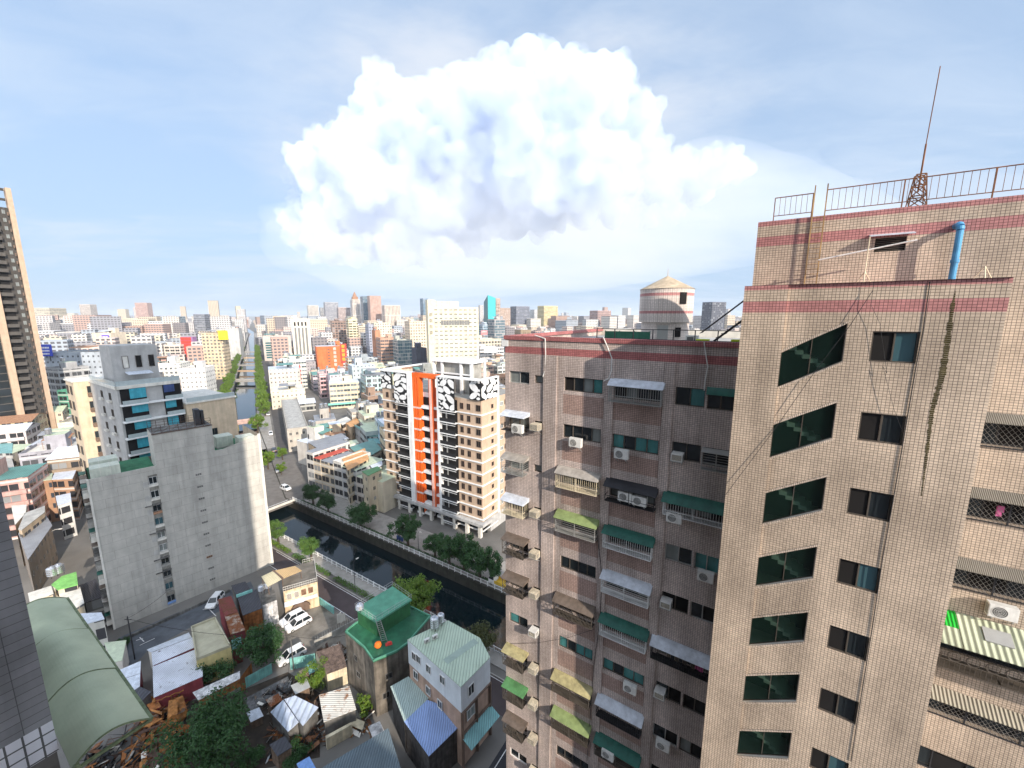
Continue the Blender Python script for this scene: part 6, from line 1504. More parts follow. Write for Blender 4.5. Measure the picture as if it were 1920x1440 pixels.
# dark windows and stains on its walls
for i, sp in ((2, ((.45, 5.6), (.45, 2.4))), (0, ((.5, 5.5), (.5, 2.2)))): pass
pw = gp(724, 1265, 6.0)
for px, py, z, i in ((726, 1262, 5.7, 0), (722, 1300, 2.6, 0), (672, 1235, 6.0, 1), (672, 1270, 3.2, 1)):
    pp = gp(px, py, z); e = min(range(len(L)), key=lambda k: abs(((L[(k + 1) % len(L)] - L[k]).cross(pp - c0 - L[k])).z / (L[(k + 1) % len(L)] - L[k]).length) + (0 if 0 < (pp - c0 - L[k]).dot(L[(k + 1) % len(L)] - L[k]) < (L[(k + 1) % len(L)] - L[k]).length_squared else 50))
    a, b = L[e], L[(e + 1) % len(L)]; d = (b - a); d.z = 0; f = max(.1, min(.9, (pp - c0 - a).dot(d) / d.length_squared)); q_ = a + d * f
    simple_win(o, M['room'], .9, .9, (q_.x - d.normalized().x * .45, q_.y - d.normalized().y * .45, z), math.atan2(d.y, d.x), M['dkconc'])

# ------------------------------------------------------------------ pale house with light green roof
zr = 12.7
o, L = roofhouse('pale_house', 'white clad house with flat pale green sheet roof and pink brown lower storeys', 'house', [(764, 1199, zr), (840, 1163, zr), (900, 1196, zr), (919, 1232, zr), (864, 1288, zr)], 1, M['paleGr'], M['pinkW'], .12, .12, None, 0, None)
cc = sum(L, Vector()) / len(L)
mb = MB()
for i in range(len(L)):
    a, b = L[i], L[(i + 1) % len(L)]; a = cc + (a - cc) * .998; b = cc + (b - cc) * .998
    mb.face([(a.x, a.y, zr - 4.0), (b.x, b.y, zr - 4.0), (b.x, b.y, zr - .12), (a.x, a.y, zr - .12)])
mb.build('upper_cladding', [M['cladW']], o)
k0 = min(range(len(L)), key=lambda k: (L[k] - (gp(764, 1199, zr) - o.location)).length); ed = k0 if (L[(k0 + 1) % len(L)] - (gp(864, 1288, zr) - o.location)).length < .1 else (k0 - 1) % len(L)
addwin(o, L, ed, ((.13, 10.2), (.22, 10.4), (.42, 10.3), (.68, 10.6), (.15, 7.2), (.40, 6.6), (.62, 6.2)), M['glass'], M['white'], .9, 1.2, .17)
k1 = (ed + 1) % len(L)
addwin(o, L, k1, ((.32, 10.0),), M['glass'], M['white'], 1.0, 1.5, .17); addwin(o, L, k1, ((.3, 6.6), (.3, 3.6)), M['glassL'], M['white'], 1.4, 1.4, .14)
a, b = L[k1], L[(k1 + 1) % len(L)]; d = (b - a).normalized(); n_ = Vector((d.y, -d.x, 0))
mb = MB(); mb.slab([(a + n_ * 1.7) * 1 + Vector((0, 0, 4.2 - a.z)), (b + n_ * 1.7) + Vector((0, 0, 4.2 - b.z)), b + Vector((0, 0, 4.9 - b.z)), a + Vector((0, 0, 4.9 - a.z))], .1); mb.build('street_awning', [M['turqR']], o)
mb = MB(); mb.bar(a + n_ * .05 + Vector((0, 0, -4.1)), b + n_ * .05 + Vector((0, 0, -4.1)), .25); mb.bar(a + n_ * .05 + Vector((0, 0, -7.4)), b + n_ * .05 + Vector((0, 0, -7.4)), .25); mb.build('belt_course', [M['brown']], o)
mb = MB()
for f in (.02, .5, .98): p = a.lerp(b, f) + n_ * .04; mb.bar((p.x, p.y, 0), (p.x, p.y, zr - 4), .35)
mb.build('pilaster', [M['brown']], o)
a, b = gp(835, 1241, zr + .02), gp(893, 1201, zr + .02); d = (b - a).normalized(); n_ = Vector((-d.y, d.x, 0)) * .55
q2_ = MB(); q2_.slab([a - n_, b - n_, b + n_, a + n_], .02); tag(q2_.build('roof_patch_strip', [M['paleGd']], None), 'greyer strip of sheeting crossing the pale green roof', 'roof strip')
tank('tall stainless tank at the pale green roof corner, nearer one', gp(815, 1180, zr), .62, 1.5); tank('stainless tank at the pale green roof corner, farther one', gp(827, 1170, zr), .5, 1.2)
for i, (px, py) in enumerate(((795, 1206), (810, 1199))): 
    o2 = thing('air_conditioner', ('white fan unit on the pale green roof, nearer the house edge', 'white fan unit on the pale green roof, nearer the tanks')[i], 'air conditioner', gp(px, py, zr), .6)
    for n, m_ in zip(('casing', 'fan_grille'), ACS): inst(n, m_, o2, (0, 0, .1))
roofhouse('shed', 'pale grey green sheet roof of the dark shed, upper panel', 'shed', [(732, 1287, 6.2), (766, 1268, 6.2), (804, 1309, 5.8), (758, 1353, 5.4)], 1, M['paleGs'], M['woodK'])
roofhouse('shed', 'periwinkle blue sheet roof of the dark timber shed', 'shed', [(758, 1353, 5.4), (801, 1312, 6.4), (826, 1321, 6.2), (861, 1362, 5.6), (804, 1418, 5.0)], 1, M['periR'], M['woodK'])

# ------------------------------------------------------------------ cars
def car_meshes():
    b = MB(); W2 = .92
    st = [(-2.25, .38, .62, .80), (-2.18, .30, .86, .88), (-1.2, .26, .98, .92), (0, .26, 1.0, .92), (1.3, .26, .98, .92), (2.1, .3, .84, .88), (2.27, .4, .62, .78)]
    for (x0, l0, h0, w0), (x1, l1, h1, w1) in zip(st[:-1], st[1:]):
        b.face([(x0, -w0, l0), (x1, -w1, l1), (x1, -w1, h1), (x0, -w0, h0)]); b.face([(x1, w1, l1), (x0, w0, l0), (x0, w0, h0), (x1, w1, h1)]); b.face([(x0, -w0, h0), (x1, -w1, h1), (x1, w1, h1), (x0, w0, h0)])
    b.face([(-2.25, .8, .38), (-2.25, -.8, .38), (-2.25, -.8, .62), (-2.25, .8, .62)]); b.face([(2.27, -.78, .4), (2.27, .78, .4), (2.27, .78, .62), (2.27, -.78, .62)])
    rf = MB(); rf.slab([(-1.75, -.66, 1.62), (.45, -.68, 1.66), (.45, .68, 1.66), (-1.75, .66, 1.62)], .06)
    for (x0, y0, z0), (x1, y1, z1) in (((-2.15, .86, .98), (-1.75, .66, 1.6)), ((1.25, .86, 1.0), (.45, .68, 1.62)), ((-.5, .9, 1.0), (-.55, .68, 1.62))):
        for s_ in (-1, 1): rf.bar((x0, s_ * y0, z0), (x1, s_ * y1, z1), .08)
    for s_ in (-1, 1): rf.bar((-1.6, s_ * .55, 1.68), (.2, s_ * .55, 1.72), .035)
    gl = MB(); lo = [(-2.12, -.84, .98), (1.22, -.86, 1.0), (1.22, .86, 1.0), (-2.12, .84, .98)]; hi = [(-1.74, -.65, 1.6), (.46, -.67, 1.62), (.46, .67, 1.62), (-1.74, .65, 1.6)]
    for i in range(4): j = (i + 1) % 4; gl.face([lo[i], lo[j], hi[j], hi[i]])
    wh = MB(); wh.tube((0, -.1, 0), (0, .1, 0), .34, 18); rm = MB(); rm.tube((0, -.115, 0), (0, .115, 0), .2, 12)
    hl = MB(); hl.box(0, .06, -.2, .2, -.07, .07)
    return b, rf, gl, wh, rm, hl
_cb = car_meshes(); CARM = {}
def car(label, loc, rz, col, s=1.0, name='parked_car', group='parked cars'):
    if col not in CARM: CARM[col] = (_cb[0].mesh('body', [M[col]]), _cb[1].mesh('roof', [M[col]]), _cb[2].mesh('window_glass', [M['glass']]), _cb[3].mesh('tyre', [M['black']]), _cb[4].mesh('rim', [M['alum']]), _cb[5].mesh('headlight', [M['offw']]), _cb[5].mesh('tail_light', [M['sred']]))
    m_ = CARM[col]; o = thing(name, label, 'car', loc, rz, group); o.scale = (s, s, s)
    inst('body', m_[0], o); inst('roof', m_[1], o); inst('window_glass', m_[2], o)
    for x in (-1.35, 1.4):
        for y in (-.82, .82): t_ = inst('wheel', m_[3], o, (x, y, .34)); inst('rim', m_[4], t_)
    for y in (-.6, .6): inst('headlight', m_[5], o, (2.22, y, .66)); inst('tail_light', m_[6], o, (-2.27, y, .7))
    return o
d = gp(530, 1184) - gp(572, 1161); rz = math.atan2(d.y, d.x)
car('white estate car in the worn lot, the one nearer the tan house', gp(549, 1164), rz, 'carW', 1.02); car('white estate car in the worn lot, the one with a sunroof nearer the tree', gp(560, 1174), rz, 'carW', 1.02)
d = gp(524, 1246) - gp(566, 1222); car('white car in shade by the turquoise fence', gp(547, 1234), math.atan2(d.y, d.x), 'carW', 1.02)
d = gp(398, 1140) - gp(412, 1122); car('white car half hidden behind the rust red roof', gp(404, 1131), math.atan2(d.y, d.x), 'carW')
# lorry on the far bank
o = thing('small_lorry', 'white and yellow small lorry parked under the far bank trees', 'lorry', gp(937, 1098), GA + math.pi)
q = MB(); q.box(-2.6, .9, -.95, .95, .7, .9, 0); q.box(-2.6, .9, -.95, -.9, .9, 1.5, 0); q.box(-2.6, .9, .9, .95, .9, 1.5, 0); q.box(-2.6, -2.55, -.95, .95, .9, 1.5); q.build('cargo_bed', [M['yelL']], o)
q = MB(); q.prism([(1.0, -.9), (2.5, -.88), (2.5, .88), (1.0, .9)], .5, 1.4); q.slab([(1.05, -.82, 2.3), (2.1, -.8, 2.3), (2.1, .8, 2.3), (1.05, .82, 2.3)], .08); q.box(1.0, 1.1, -.85, .85, 1.4, 2.25); q.build('cab', [M['white']], o)
q = MB(); q.face([(2.45, -.85, 1.4), (2.45, .85, 1.4), (2.1, .8, 2.22), (2.1, -.8, 2.22)]); 
for s_ in (-1, 1): q.face([(1.1, s_ * .87, 1.4), (2.45, s_ * .86, 1.4), (2.1, s_ * .8, 2.22), (1.1, s_ * .82, 2.22)])
q.build('window_glass', [M['glass']], o)
for x in (-1.8, 1.8):
    for y in (-.8, .8): inst('wheel', CARM['carW'][3], o, (x, y, .36))
# street lamps and poles
def lamp(label, p, h_, arm, rz=0.0, mat='dark'):
    o = thing('street_lamp', label, 'street lamp', p, rz)
    q = MB(); q.tube((0, 0, 0), (0, 0, h_), .07, 7, 0, .05); q.build('pole', [M[mat]], o)
    q = MB(); pts = [(0, 0, h_), (arm * .25, 0, h_ + .5), (arm * .6, 0, h_ + .75), (arm, 0, h_ + .75)]; q.path([Vector(a) for a in pts], .045, 6); q.build('arm', [M[mat]], o)
    q = MB(); q.box(arm - .1, arm + .55, -.13, .13, h_ + .66, h_ + .8); q.build('lamp_head', [M['offw']], o)
lamp('dark street lamp on the near canal pavement with a white head', gp(666, 1103), 6.0, .8, GA + R(90)); lamp('dark lamp post among the trees before the striped tower', gp(785, 1036), 5.2, .7, GA)
lamp('bent pale street lamp over the narrow street at the left', gp(105, 1052), 7.5, 1.8, R(20), 'offw')
q = MB(); q.tube((0, 0, 0), (0, 0, 8.5), .11, 8, 0, .08); q.bar((-.6, 0, 7.9), (.6, 0, 7.9), .08); tag(q.build('utility_pole', [M['dark']], None, gp(253, 1236)), 'dark utility pole standing in the parking lot', 'pole')
q = MB(); q.tube((0, 0, 0), (0, 0, 7), .09, 8, 0, .07); tag(q.build('utility_pole', [M['dkconc']], None, gp(551, 1257)), 'grey utility pole before the shaded white car', 'pole')
# scooters in a row before the striped tower
q = MB(); q.box(-.55, -.05, -.14, .14, .45, .78, 0); q.box(-.1, .45, -.12, .12, .28, .36, 1); q.prism([(.4, -.13), (.6, -.1), (.6, .1), (.4, .13)], .3, .95, 0); q.bar((.48, -.3, 1.0), (.48, .3, 1.0), .04, m=1); q.box(-.6, 0, -.12, .12, .78, .86, 1)
SC = [q.mesh('body', [M[c_], M['black']]) for c_ in ('alum', 'white', 'navy')]; q = MB(); q.tube((0, -.06, 0), (0, .06, 0), .22, 12); SW_ = q.mesh('wheel', [M['black']])
for i in range(12):
    o = thing('scooter', 'small parked scooter in the row on the paving before the striped tower', 'scooter', W(-69.6 + .75 * i, 74.4 + .1 * (i % 3), .01), GA + R(90) + rnd.uniform(-.15, .15), 'scooters parked in a row')
    inst('body', SC[i % 3], o); inst('wheel', SW_, o, (-.5, 0, .22)); inst('wheel', SW_, o, (.6, 0, .22))
q = MB()
for i in range(3): q.lathe([(0, 0), (.32, 0), (.36, 1.0), (.3, 1.1), (0, 1.12)], 10, 0, (.85 * i, 0, 0))
tag(q.build('wrapped_bins', [M['navy']], None, W(-81, 69, .01), GA), 'cluster of grey blue wrapped bins by the far railing', 'bins')

# overhead wires between the yard poles
def wire(lab, a, b, sag):
    mb = MB(); N_ = 12; mb.path([a.lerp(b, i / N_) - Vector((0, 0, sag * 4 * (i / N_) * (1 - i / N_))) for i in range(N_ + 1)], .025, 4); tag(mb.build('overhead_wire', [M['black']], None), lab, 'wire')
wire('overhead wire from the lot pole to the grey pole by the shaded car', gp(253, 1236) + Vector((.5, 0, 7.9)), gp(551, 1257) + Vector((0, 0, 6.8)), 1.2)
wire('overhead wire from the grey pole to the weathered green roofed house', gp(551, 1257) + Vector((0, 0, 6.7)), gp(652, 1190, 8.0), .6)
wire('overhead wire from the lot pole towards the gable wall foot', gp(253, 1236) + Vector((-.5, 0, 7.9)), gp(330, 1150) + Vector((0, 0, 6)), .5)
wire('overhead wire from the grey pole down over the striped roof', gp(551, 1257) + Vector((0, 0, 6.6)), gp(540, 1385) + Vector((0, 0, 4.5)), .6)
# ------------------------------------------------------------------ the city beyond
FAC = dict(
    punch=facade('facade_punched', 3.0, 3.2, .5, .46), ribbon=facade('facade_ribbon', 4.2, 3.3, .9, .42, (.06, .075, .09), .0, .35),
    balc=facade('facade_balcony', 4.6, 3.2, .78, .56, (.035, .035, .038), .16, .4), strip=facade('facade_vertical', 3.2, 30, .42, .97, (.07, .085, .10), .0, .2, False),
    glass=facade('facade_curtain', 2.2, 3.4, .9, .8, (.06, .12, .15), .0, .5), small=facade('facade_small', 2.6, 3.2, .34, .34, (.06, .06, .065), .0, .3), grid=facade('facade_grid', 3.6, 3.4, .7, .62, (.05, .05, .055), .0, .25),
    blank=objcol('facade_blank', .85, .2, .2), tri=facade('facade_triple', 3.9, 3.3, .55, .28, (.10, .11, .11), .0, .3))
RFM = dict(deck=M['roofdeck'], white=M['canW'], green=M['canPG'], teal=corrugated('teal_roof_sheet', (.13, .30, .27), .6, .2), rust=M['brick'], grey=corrugated('grey_roof_sheet', (.30, .31, .33), .6, .2), red=flat('red_roof_sheet', (.52, .09, .06), .6, .2), orange=flat('orange_roof_sheet', (.62, .33, .14), .6, .2), cream=M['offw'])
TANKM = [None]
def tankmesh():
    if not TANKM[0]:
        q = MB(); q.lathe([(0, .4), (.9, .4), (.9, 2.2), (.5, 2.5), (0, 2.55)], 10); TANKM[0] = q.mesh('water_tank', [M['steel']])
    return TANKM[0]
LANDM = []; OCC = []; PROT = []
def dress(o, w_, d, h, r, roof, lvl, col):
    """roof things that belong to the building itself"""
    q = MB(); t = .25
    if roof in ('deck', 'cream'):
        for a in ((0, w_, 0, t), (0, w_, d - t, d), (0, t, t, d - t), (w_ - t, w_, t, d - t)): q.box(a[0], a[1], a[2], a[3], h, h + .9)
        e = q.build('parapet', [M['rfcol']], o); e.color = o.color
    elif roof == 'gable':
        pass
    if lvl:
        hw, hd, hh = min(w_ * .45, r.uniform(4, 7)), min(d * .45, r.uniform(4, 7)), r.uniform(2.8, 5.5)
        x, y = r.uniform(.5, max(.6, w_ - hw - .5)), r.uniform(.3 * d, max(.31 * d, d - hd - .4))
        q = MB(); q.box(x, x + hw, y, y + hd, h, h + hh, 0, 1); q.box(x + .3, x + 1.2, y - .02, y, h + .1, h + 2.1, 2)
        e = q.build('roof_hut', [M['rfcol'], RFM[r.choice(('deck', 'white', 'green', 'deck'))], M['dark']], o); e.color = o.color
        for i in range(r.choice((0, 1, 1, 2))): inst('water_tank', tankmesh(), o, (x + 1 + 2 * i, y + 1.2, h + hh) if w_ > 8 else (1.2 + 2 * i, d * .3, h))
        if r.random() < .55:
            sw, sd = w_ * r.uniform(.35, .6), d * r.uniform(.3, .5); x = r.uniform(.2, w_ - sw - .2); y = r.uniform(.3, d - sd - .2)
            q = MB(); z = h + r.uniform(2.4, 3.2); q.slab([(x, y, z), (x + sw, y, z), (x + sw, y + sd, z + .7), (x, y + sd, z + .7)], .1); 
            for a, b in ((x + .1, y + .1), (x + sw - .1, y + .1)): q.bar((a, b, h), (a, b, z), .1)
            q.build('roof_shelter', [RFM[r.choice(('white', 'teal', 'green', 'grey', 'grey', 'white', 'rust'))]], o)
VIS = {'bright orange hotel block with white glyphs down its front': 50, 'grey office front of teal striped glass in a stone frame': 42, 'white tower with tall dark vertical window strips': 66, 'sand coloured hotel with a yellow rooftop board': 64, 'large cream hotel with rows of triple windows and a rooftop box': 118,
       'pale grey hall with red rooftop huts beside the canal trees': 48, 'cream four storey block with green street awning': 50, 'pink brown office of horizontal window bands': 52, 'stack of grey green glazed balconies': 50, 'grey blue blank wall block beside the leaning shadowed tower': 90, 'white block with small dark windows beside the beige office': 50}
def cityb(label, xl, xr, yt, Y, yaw=32, depth=14, col=(.6, .57, .5), fac='punch', roof='deck', cat='building', lvl=1, base=0.0, group=None, name='city_building', seed=0, roofcol=None, land=None):
    r = random.Random(int(xl * 7 + yt * 13 + seed)); p0 = at(xl, yt, Y); h = p0.z - base; rx, ry = math.cos(R(yaw)), math.sin(R(yaw))
    k = (xr - 960) / FPX; dd = p0.z - CAM_Z; w_ = (k * (p0.y * _c - dd * _s) - p0.x) / (rx - k * ry * _c); w_ = max(2.0, min(w_, 120))
    q = MB(); q.box(0, w_, 0, depth, 0, h, 0, 1, 'd'); me = q.mesh(name, [FAC[fac], RFM[roof] if roof in RFM else RFM['deck']])
    o = inst(name, me, None, (p0.x, p0.y, base), R(yaw)); o.color = (*col, 1); tag(o, label, cat, group)
    if lvl is not None: dress(o, w_, depth, h, r, roof, lvl, col)
    c_ = Vector((p0.x + rx * w_ / 2 - ry * depth / 2, p0.y + ry * w_ / 2 + rx * depth / 2, 0)); OCC.append((c_.x, c_.y, math.hypot(w_, depth) / 2))
    PROT.append((min(xl, xr) - 3, max(xr, xl) + 1, yt + VIS.get(label, (proj(Vector((p0.x, p0.y, 0)))[1] - yt) * .55), math.hypot(p0.x, p0.y)))
    if land: LANDM.append(((xl + xr) / 2, yt, land))
    return o, w_, depth, h
M['rfcol'] = objcol('roof_render', .85, .2, .4)
yg = lambda px, py: gp(px, py).y
def yb(py): r = ray(960, py); return -CAM_Z * r.y / r.z
WH, CR, PK, GY_, BR, YL = (.62, .60, .56), (.60, .51, .38), (.54, .39, .33), (.36, .36, .36), (.30, .21, .17), (.66, .54, .30)
# canal-side row houses
a, b = gp(575, 913), gp(716, 962); yw = math.degrees(math.atan2(b.y - a.y, b.x - a.x)); rows = [
    (573, 586, 846, 'four storey corner house with white balconies by the yellow sign', WH, 'balc', 'grey', 15), (586, 600, 858, 'narrow house under a bright red roof in the canal row', CR, 'balc', 'red', 12), (600, 624, 863, 'tan canal house with a dark shed roof and green awnings', CR, 'balc', 'grey', 11),
    (624, 640, 868, 'slim white canal house in the middle of the row', WH, 'balc', 'cream', 12), (640, 667, 875, 'grey balconied canal house under a white gable', (.50, .51, .52), 'balc', 'green', 12), (667, 694, 893, 'last balconied canal house with a pale green roof', (.55, .50, .45), 'balc', 'green', 12)]
dirr = (b - a).normalized()
for xl, xr, yt, lab, col, fc, rf, dp in rows:
    f = (xl - 573) / (716 - 573); Yp = a.y + (b.y - a.y) * f
    cityb(lab, xl, xr, yt, Yp, yw, dp, col, fc, rf, 'house', 0, 0, 'row houses facing the canal', 'row_house')
    if xl == 573: ROW0 = [ob for ob in COL.objects if ob.get('label') == lab][0].location.copy()
o, w_, d, h = cityb('cream cracked gable end house beside the striped tower', 694, 717, 898, a.y + (b.y - a.y) * .86, yw, 11, (.60, .53, .40), 'blank', 'green', 'house', 0, 0, 'row houses facing the canal', 'row_house')
# yellow upright sign with dark glyph strokes
sp = at(549, 872, yb(905) + 1); sg = thing('upright_sign', 'yellow upright shop sign on the corner house', 'sign', Vector((ROW0.x, ROW0.y, 0)) + Matrix.Rotation(R(yw), 3, 'Z') @ Vector((-1.5, 2.2, 0)), R(yw)); zt, zb = 11.0, 4.6
q = MB(); q.box(-.1, 1.3, -.5, -.2, zb, zt); q.build('board', [M['signY']], sg)
q = MB(); n = 5; hh = (zt - zb) / n
for i in range(n):
    z = zt - hh * (i + .5)
    for a_ in ((.2, 1.0, -.06, .06), (.54, .66, -.35, .35), (.25, .95, .22, .3), (.25, .95, -.32, -.24), (.25, .33, -.3, .3)): q.box(a_[0], a_[1], -.52, -.5, z + a_[2] * hh, z + a_[3] * hh)
q.build('glyph', [M['black']], sg)
# corner block behind the sign
cityb('long low beige row block with a cluttered roof along the straight canal', 538, 578, 808, yb(848), 31, 78, (.46, .42, .36), 'small', 'deck', 'apartment block', 0, name='row_block', land='long beige row block')
cityb('white metal roofed hall behind the corner house', 556, 600, 826, yb(868), yw, 11, (.62, .58, .52), 'blank', 'white', 'house')
WC = dict(tanH=(.56, .42, .28), creamH=(.58, .50, .36), offw=(.60, .58, .52), conc=(.36, .35, .33), greyW=(.42, .41, .39), brick=(.40, .24, .15), saff=(.66, .42, .13), peach=(.58, .45, .31), woodD=(.30, .25, .20), white=(.66, .65, .62), dkconc=(.2, .19, .18))
def rh(lab, pts, z, rm, wm, cat='house', nm='low_house'):
    o, L = rh0(lab, pts, z, rm, wm, cat, nm)
    for ch in o.children:
        if ch.name.startswith('wall') and wm in WC and wm != 'saff': ch.data.materials[0] = FAC[('balc', 'small', 'punch', 'balc', 'grid')[len(lab) % 5]]; ch.color = (*WC[wm], 1)
    return o, L
def rh0(lab, pts, z, rm, wm, cat='house', nm='low_house'): return roofhouse(nm, lab, cat, [(x, y, z if len(t) < 1 else t[0]) for x, y, *t in pts], 1, RFM[rm] if rm in RFM else M[rm], M[wm], .15, .12)
rh('grey pitched roof house behind the long terrace row', [(577, 829, 11), (640, 812, 11), (655, 822, 12), (598, 842, 12)], 11, 'grey', 'tanH')
rh('white walled gable house with a tan rooftop', [(640, 858, 12), (684, 840, 12), (692, 860, 12), (652, 882, 12)], 12, 'orange', 'creamH')
rh('white roofed house in the second row from the canal', [(598, 850, 10), (645, 836, 10), (648, 858, 10), (610, 872, 10)], 10, 'white', 'offw')
rh('blue grey barn roof behind the canal row', [(655, 838, 11), (700, 824, 11), (716, 842, 11), (682, 862, 11)], 11, 'teal', 'conc')
rh('large pale green roof before the striped tower', [(672, 786, 10), (716, 778, 10), (718, 800, 10), (690, 806, 10)], 10, 'green', 'greyW')
rh('teal ridge roof in front of the pale green one', [(660, 794, 9), (690, 806, 9), (716, 802, 9), (716, 818, 9), (690, 818, 9)], 9, 'teal', 'greyW')
rh('turquoise roof close to the striped tower', [(682, 816, 8), (716, 806, 8), (717, 832, 8), (695, 830, 8)], 8, 'turqR', 'greyW')
rh('orange tin roof among the teal roofs', [(648, 793, 9), (668, 783, 9), (676, 790, 9), (658, 801, 9)], 9, 'orange', 'tanH')
rh('cream tin roof left of the orange roof', [(632, 788, 9), (650, 781, 9), (660, 788, 9), (642, 797, 9)], 9, 'cream', 'tanH')
rh('deep green long roof next to the cracked gable', [(678, 884, 13), (708, 874, 13), (716, 880, 13), (690, 892, 13)], 13, 'canG2', 'creamH')
rh('pale roof house between canal row and teal roofs', [(690, 868, 11), (716, 858, 11), (717, 872, 11), (700, 880, 11)], 11, 'white', 'offw')
rh('long white shed roof by the crossroads', [(668, 772, 7), (716, 762, 7), (716, 778, 7), (682, 786, 7)], 7, 'white', 'conc')
cityb('grey gabled house between two alleys', 590, 630, 790, yb(826), 28, 14, (.40, .37, .33), 'blank', 'grey', 'house', land='grey gabled house')
cityb('cream four storey block with green street awning', 617, 673, 719, yb(767), 24, 16, (.66, .58, .42), 'ribbon', 'white', 'apartment block', land='cream awning block')
sp = at(616, 765, yb(768)); q = MB(); q.slab([(0, -2, 3.2), (22, -2, 3.2), (22, 0, 4), (0, 0, 4)], .1); tag(q.build('street_awning', [M['mint']], None, (sp.x, sp.y, 0), R(24)), 'mint green street awning along the cream four storey block', 'awning')
cityb('pale grey hall with red rooftop huts beside the canal trees', 503, 562, 694, yb(746), 31, 24, (.60, .56, .50), 'small', 'white', 'building', land='pale grey hall')
cityb('white low shop block under an orange roof by the canal', 508, 572, 736, yb(768), 31, 20, (.70, .62, .48), 'small', 'cream', 'building')
q = MB(); p = at(561, 684, yb(735)); q.box(0, .5, 0, 4, -9, 9); tag(q.build('red_sign', [M['signR']], None, (p.x, p.y, p.z - 9), R(31)), 'red upright sign board on the pale grey hall', 'sign')
# landmark blocks on the right of the canal
def strokes(q, x, z, s, seed, y=-.04):
    r = random.Random(seed)
    q.box(x - s * .45, x + s * .45, y - .05, y, z + s * .3, z + s * .42); q.box(x - s * .06, x + s * .06, y - .05, y, z - s * .5, z + s * .5)
    q.box(x - s * .4, x + s * .4, y - .05, y, z - s * .1, z); q.box(x - s * .4, x - s * .28, y - .05, y, z - s * .45, z + s * .3); q.box(x + s * .28, x + s * .4, y - .05, y, z - s * .45, z + s * .3)
    if r.random() < .6: q.box(x - s * .4, x + s * .4, y - .05, y, z - s * .45, z - s * .35)
o, w_, d, h = cityb('bright orange hotel block with white glyphs down its front', 593, 641, 650, yb(700), 30, 18, (.66, .17, .06), 'blank', 'white', 'hotel', land='orange hotel')
q = MB()
for i in range(5): strokes(q, w_ * .70, h - 3 - i * 4.2, 3.0, i)
q.build('white_glyph', [M['white']], o)
q = MB()
for i in range(8): q.box(w_ * .42, w_ * .50, -.15, 0, h - 4 - 3.2 * i, h - 2.6 - 3.2 * i); q.box(w_ * .36, w_ * .37, -.1, 0, h - 4 - 3.2 * i, h - 2.4 - 3.2 * i)
q.build('window_column', [M['brown']], o)
q = MB(); q.box(w_ - 2, w_ + 3.5, -1.4, -.9, h * .35, h + 2); q.box(w_ + 3.5, w_ + 4.2, -1.6, -.7, h * .3, h + 2.4); q.build('red_sign', [M['signR']], o)
q = MB()
for i in range(4): strokes(q, w_ + .8, h - .5 - i * 4.6, 3.2, i + 9, -1.42)
q.build('yellow_glyph', [M['signY']], o)
cityb('grey office front of teal striped glass in a stone frame', 492, 545, 632, yb(677), 30, 26, (.52, .46, .41), 'blank', 'deck', 'office block', land='teal striped office')
o = bpy.context.scene.collection.objects[-1]
of = [ob for ob in COL.objects if ob.get('label', '') == 'grey office front of teal striped glass in a stone frame'][0]
wo = of.dimensions.x; q = MB(); ho = zat(632, yb(677))
mw = max(v.co.x for v in of.data.vertices)
for i in range(7): q.box(mw * .08, mw * .76, -.3, 0, ho * .78 - i * ho * .1 - ho * .065, ho * .78 - i * ho * .1, 0); q.box(mw * .08, mw * .76, -.5, 0, ho * .78 - i * ho * .1, ho * .78 - i * ho * .1 + .35, 1)
for i in range(7): q.box(mw * .8, mw * .88, -.3, 0, ho * .78 - i * ho * .1 - ho * .065, ho * .78 - i * ho * .1, 2)
q.build('glass_band', [M['tealdk'], M['offw'], M['room']], of)
o, w_, d, h = cityb('white tower with tall dark vertical window strips', 546, 580, 599, yb(675), 30, 14, (.74, .68, .58), 'blank', 'cream', 'office tower', land='white striped tower')
q = MB()
for i in range(4): q.box(w_ * (.12 + .2 * i), w_ * (.23 + .2 * i), -.15, 0, 4, h * .8, 0); q.box(w_ * (.12 + .2 * i), w_ * (.22 + .2 * i), -.12, 0, h * .84, h * .94, 1)
q.build('window_strip', [M['glassL2'], M['room']], o)
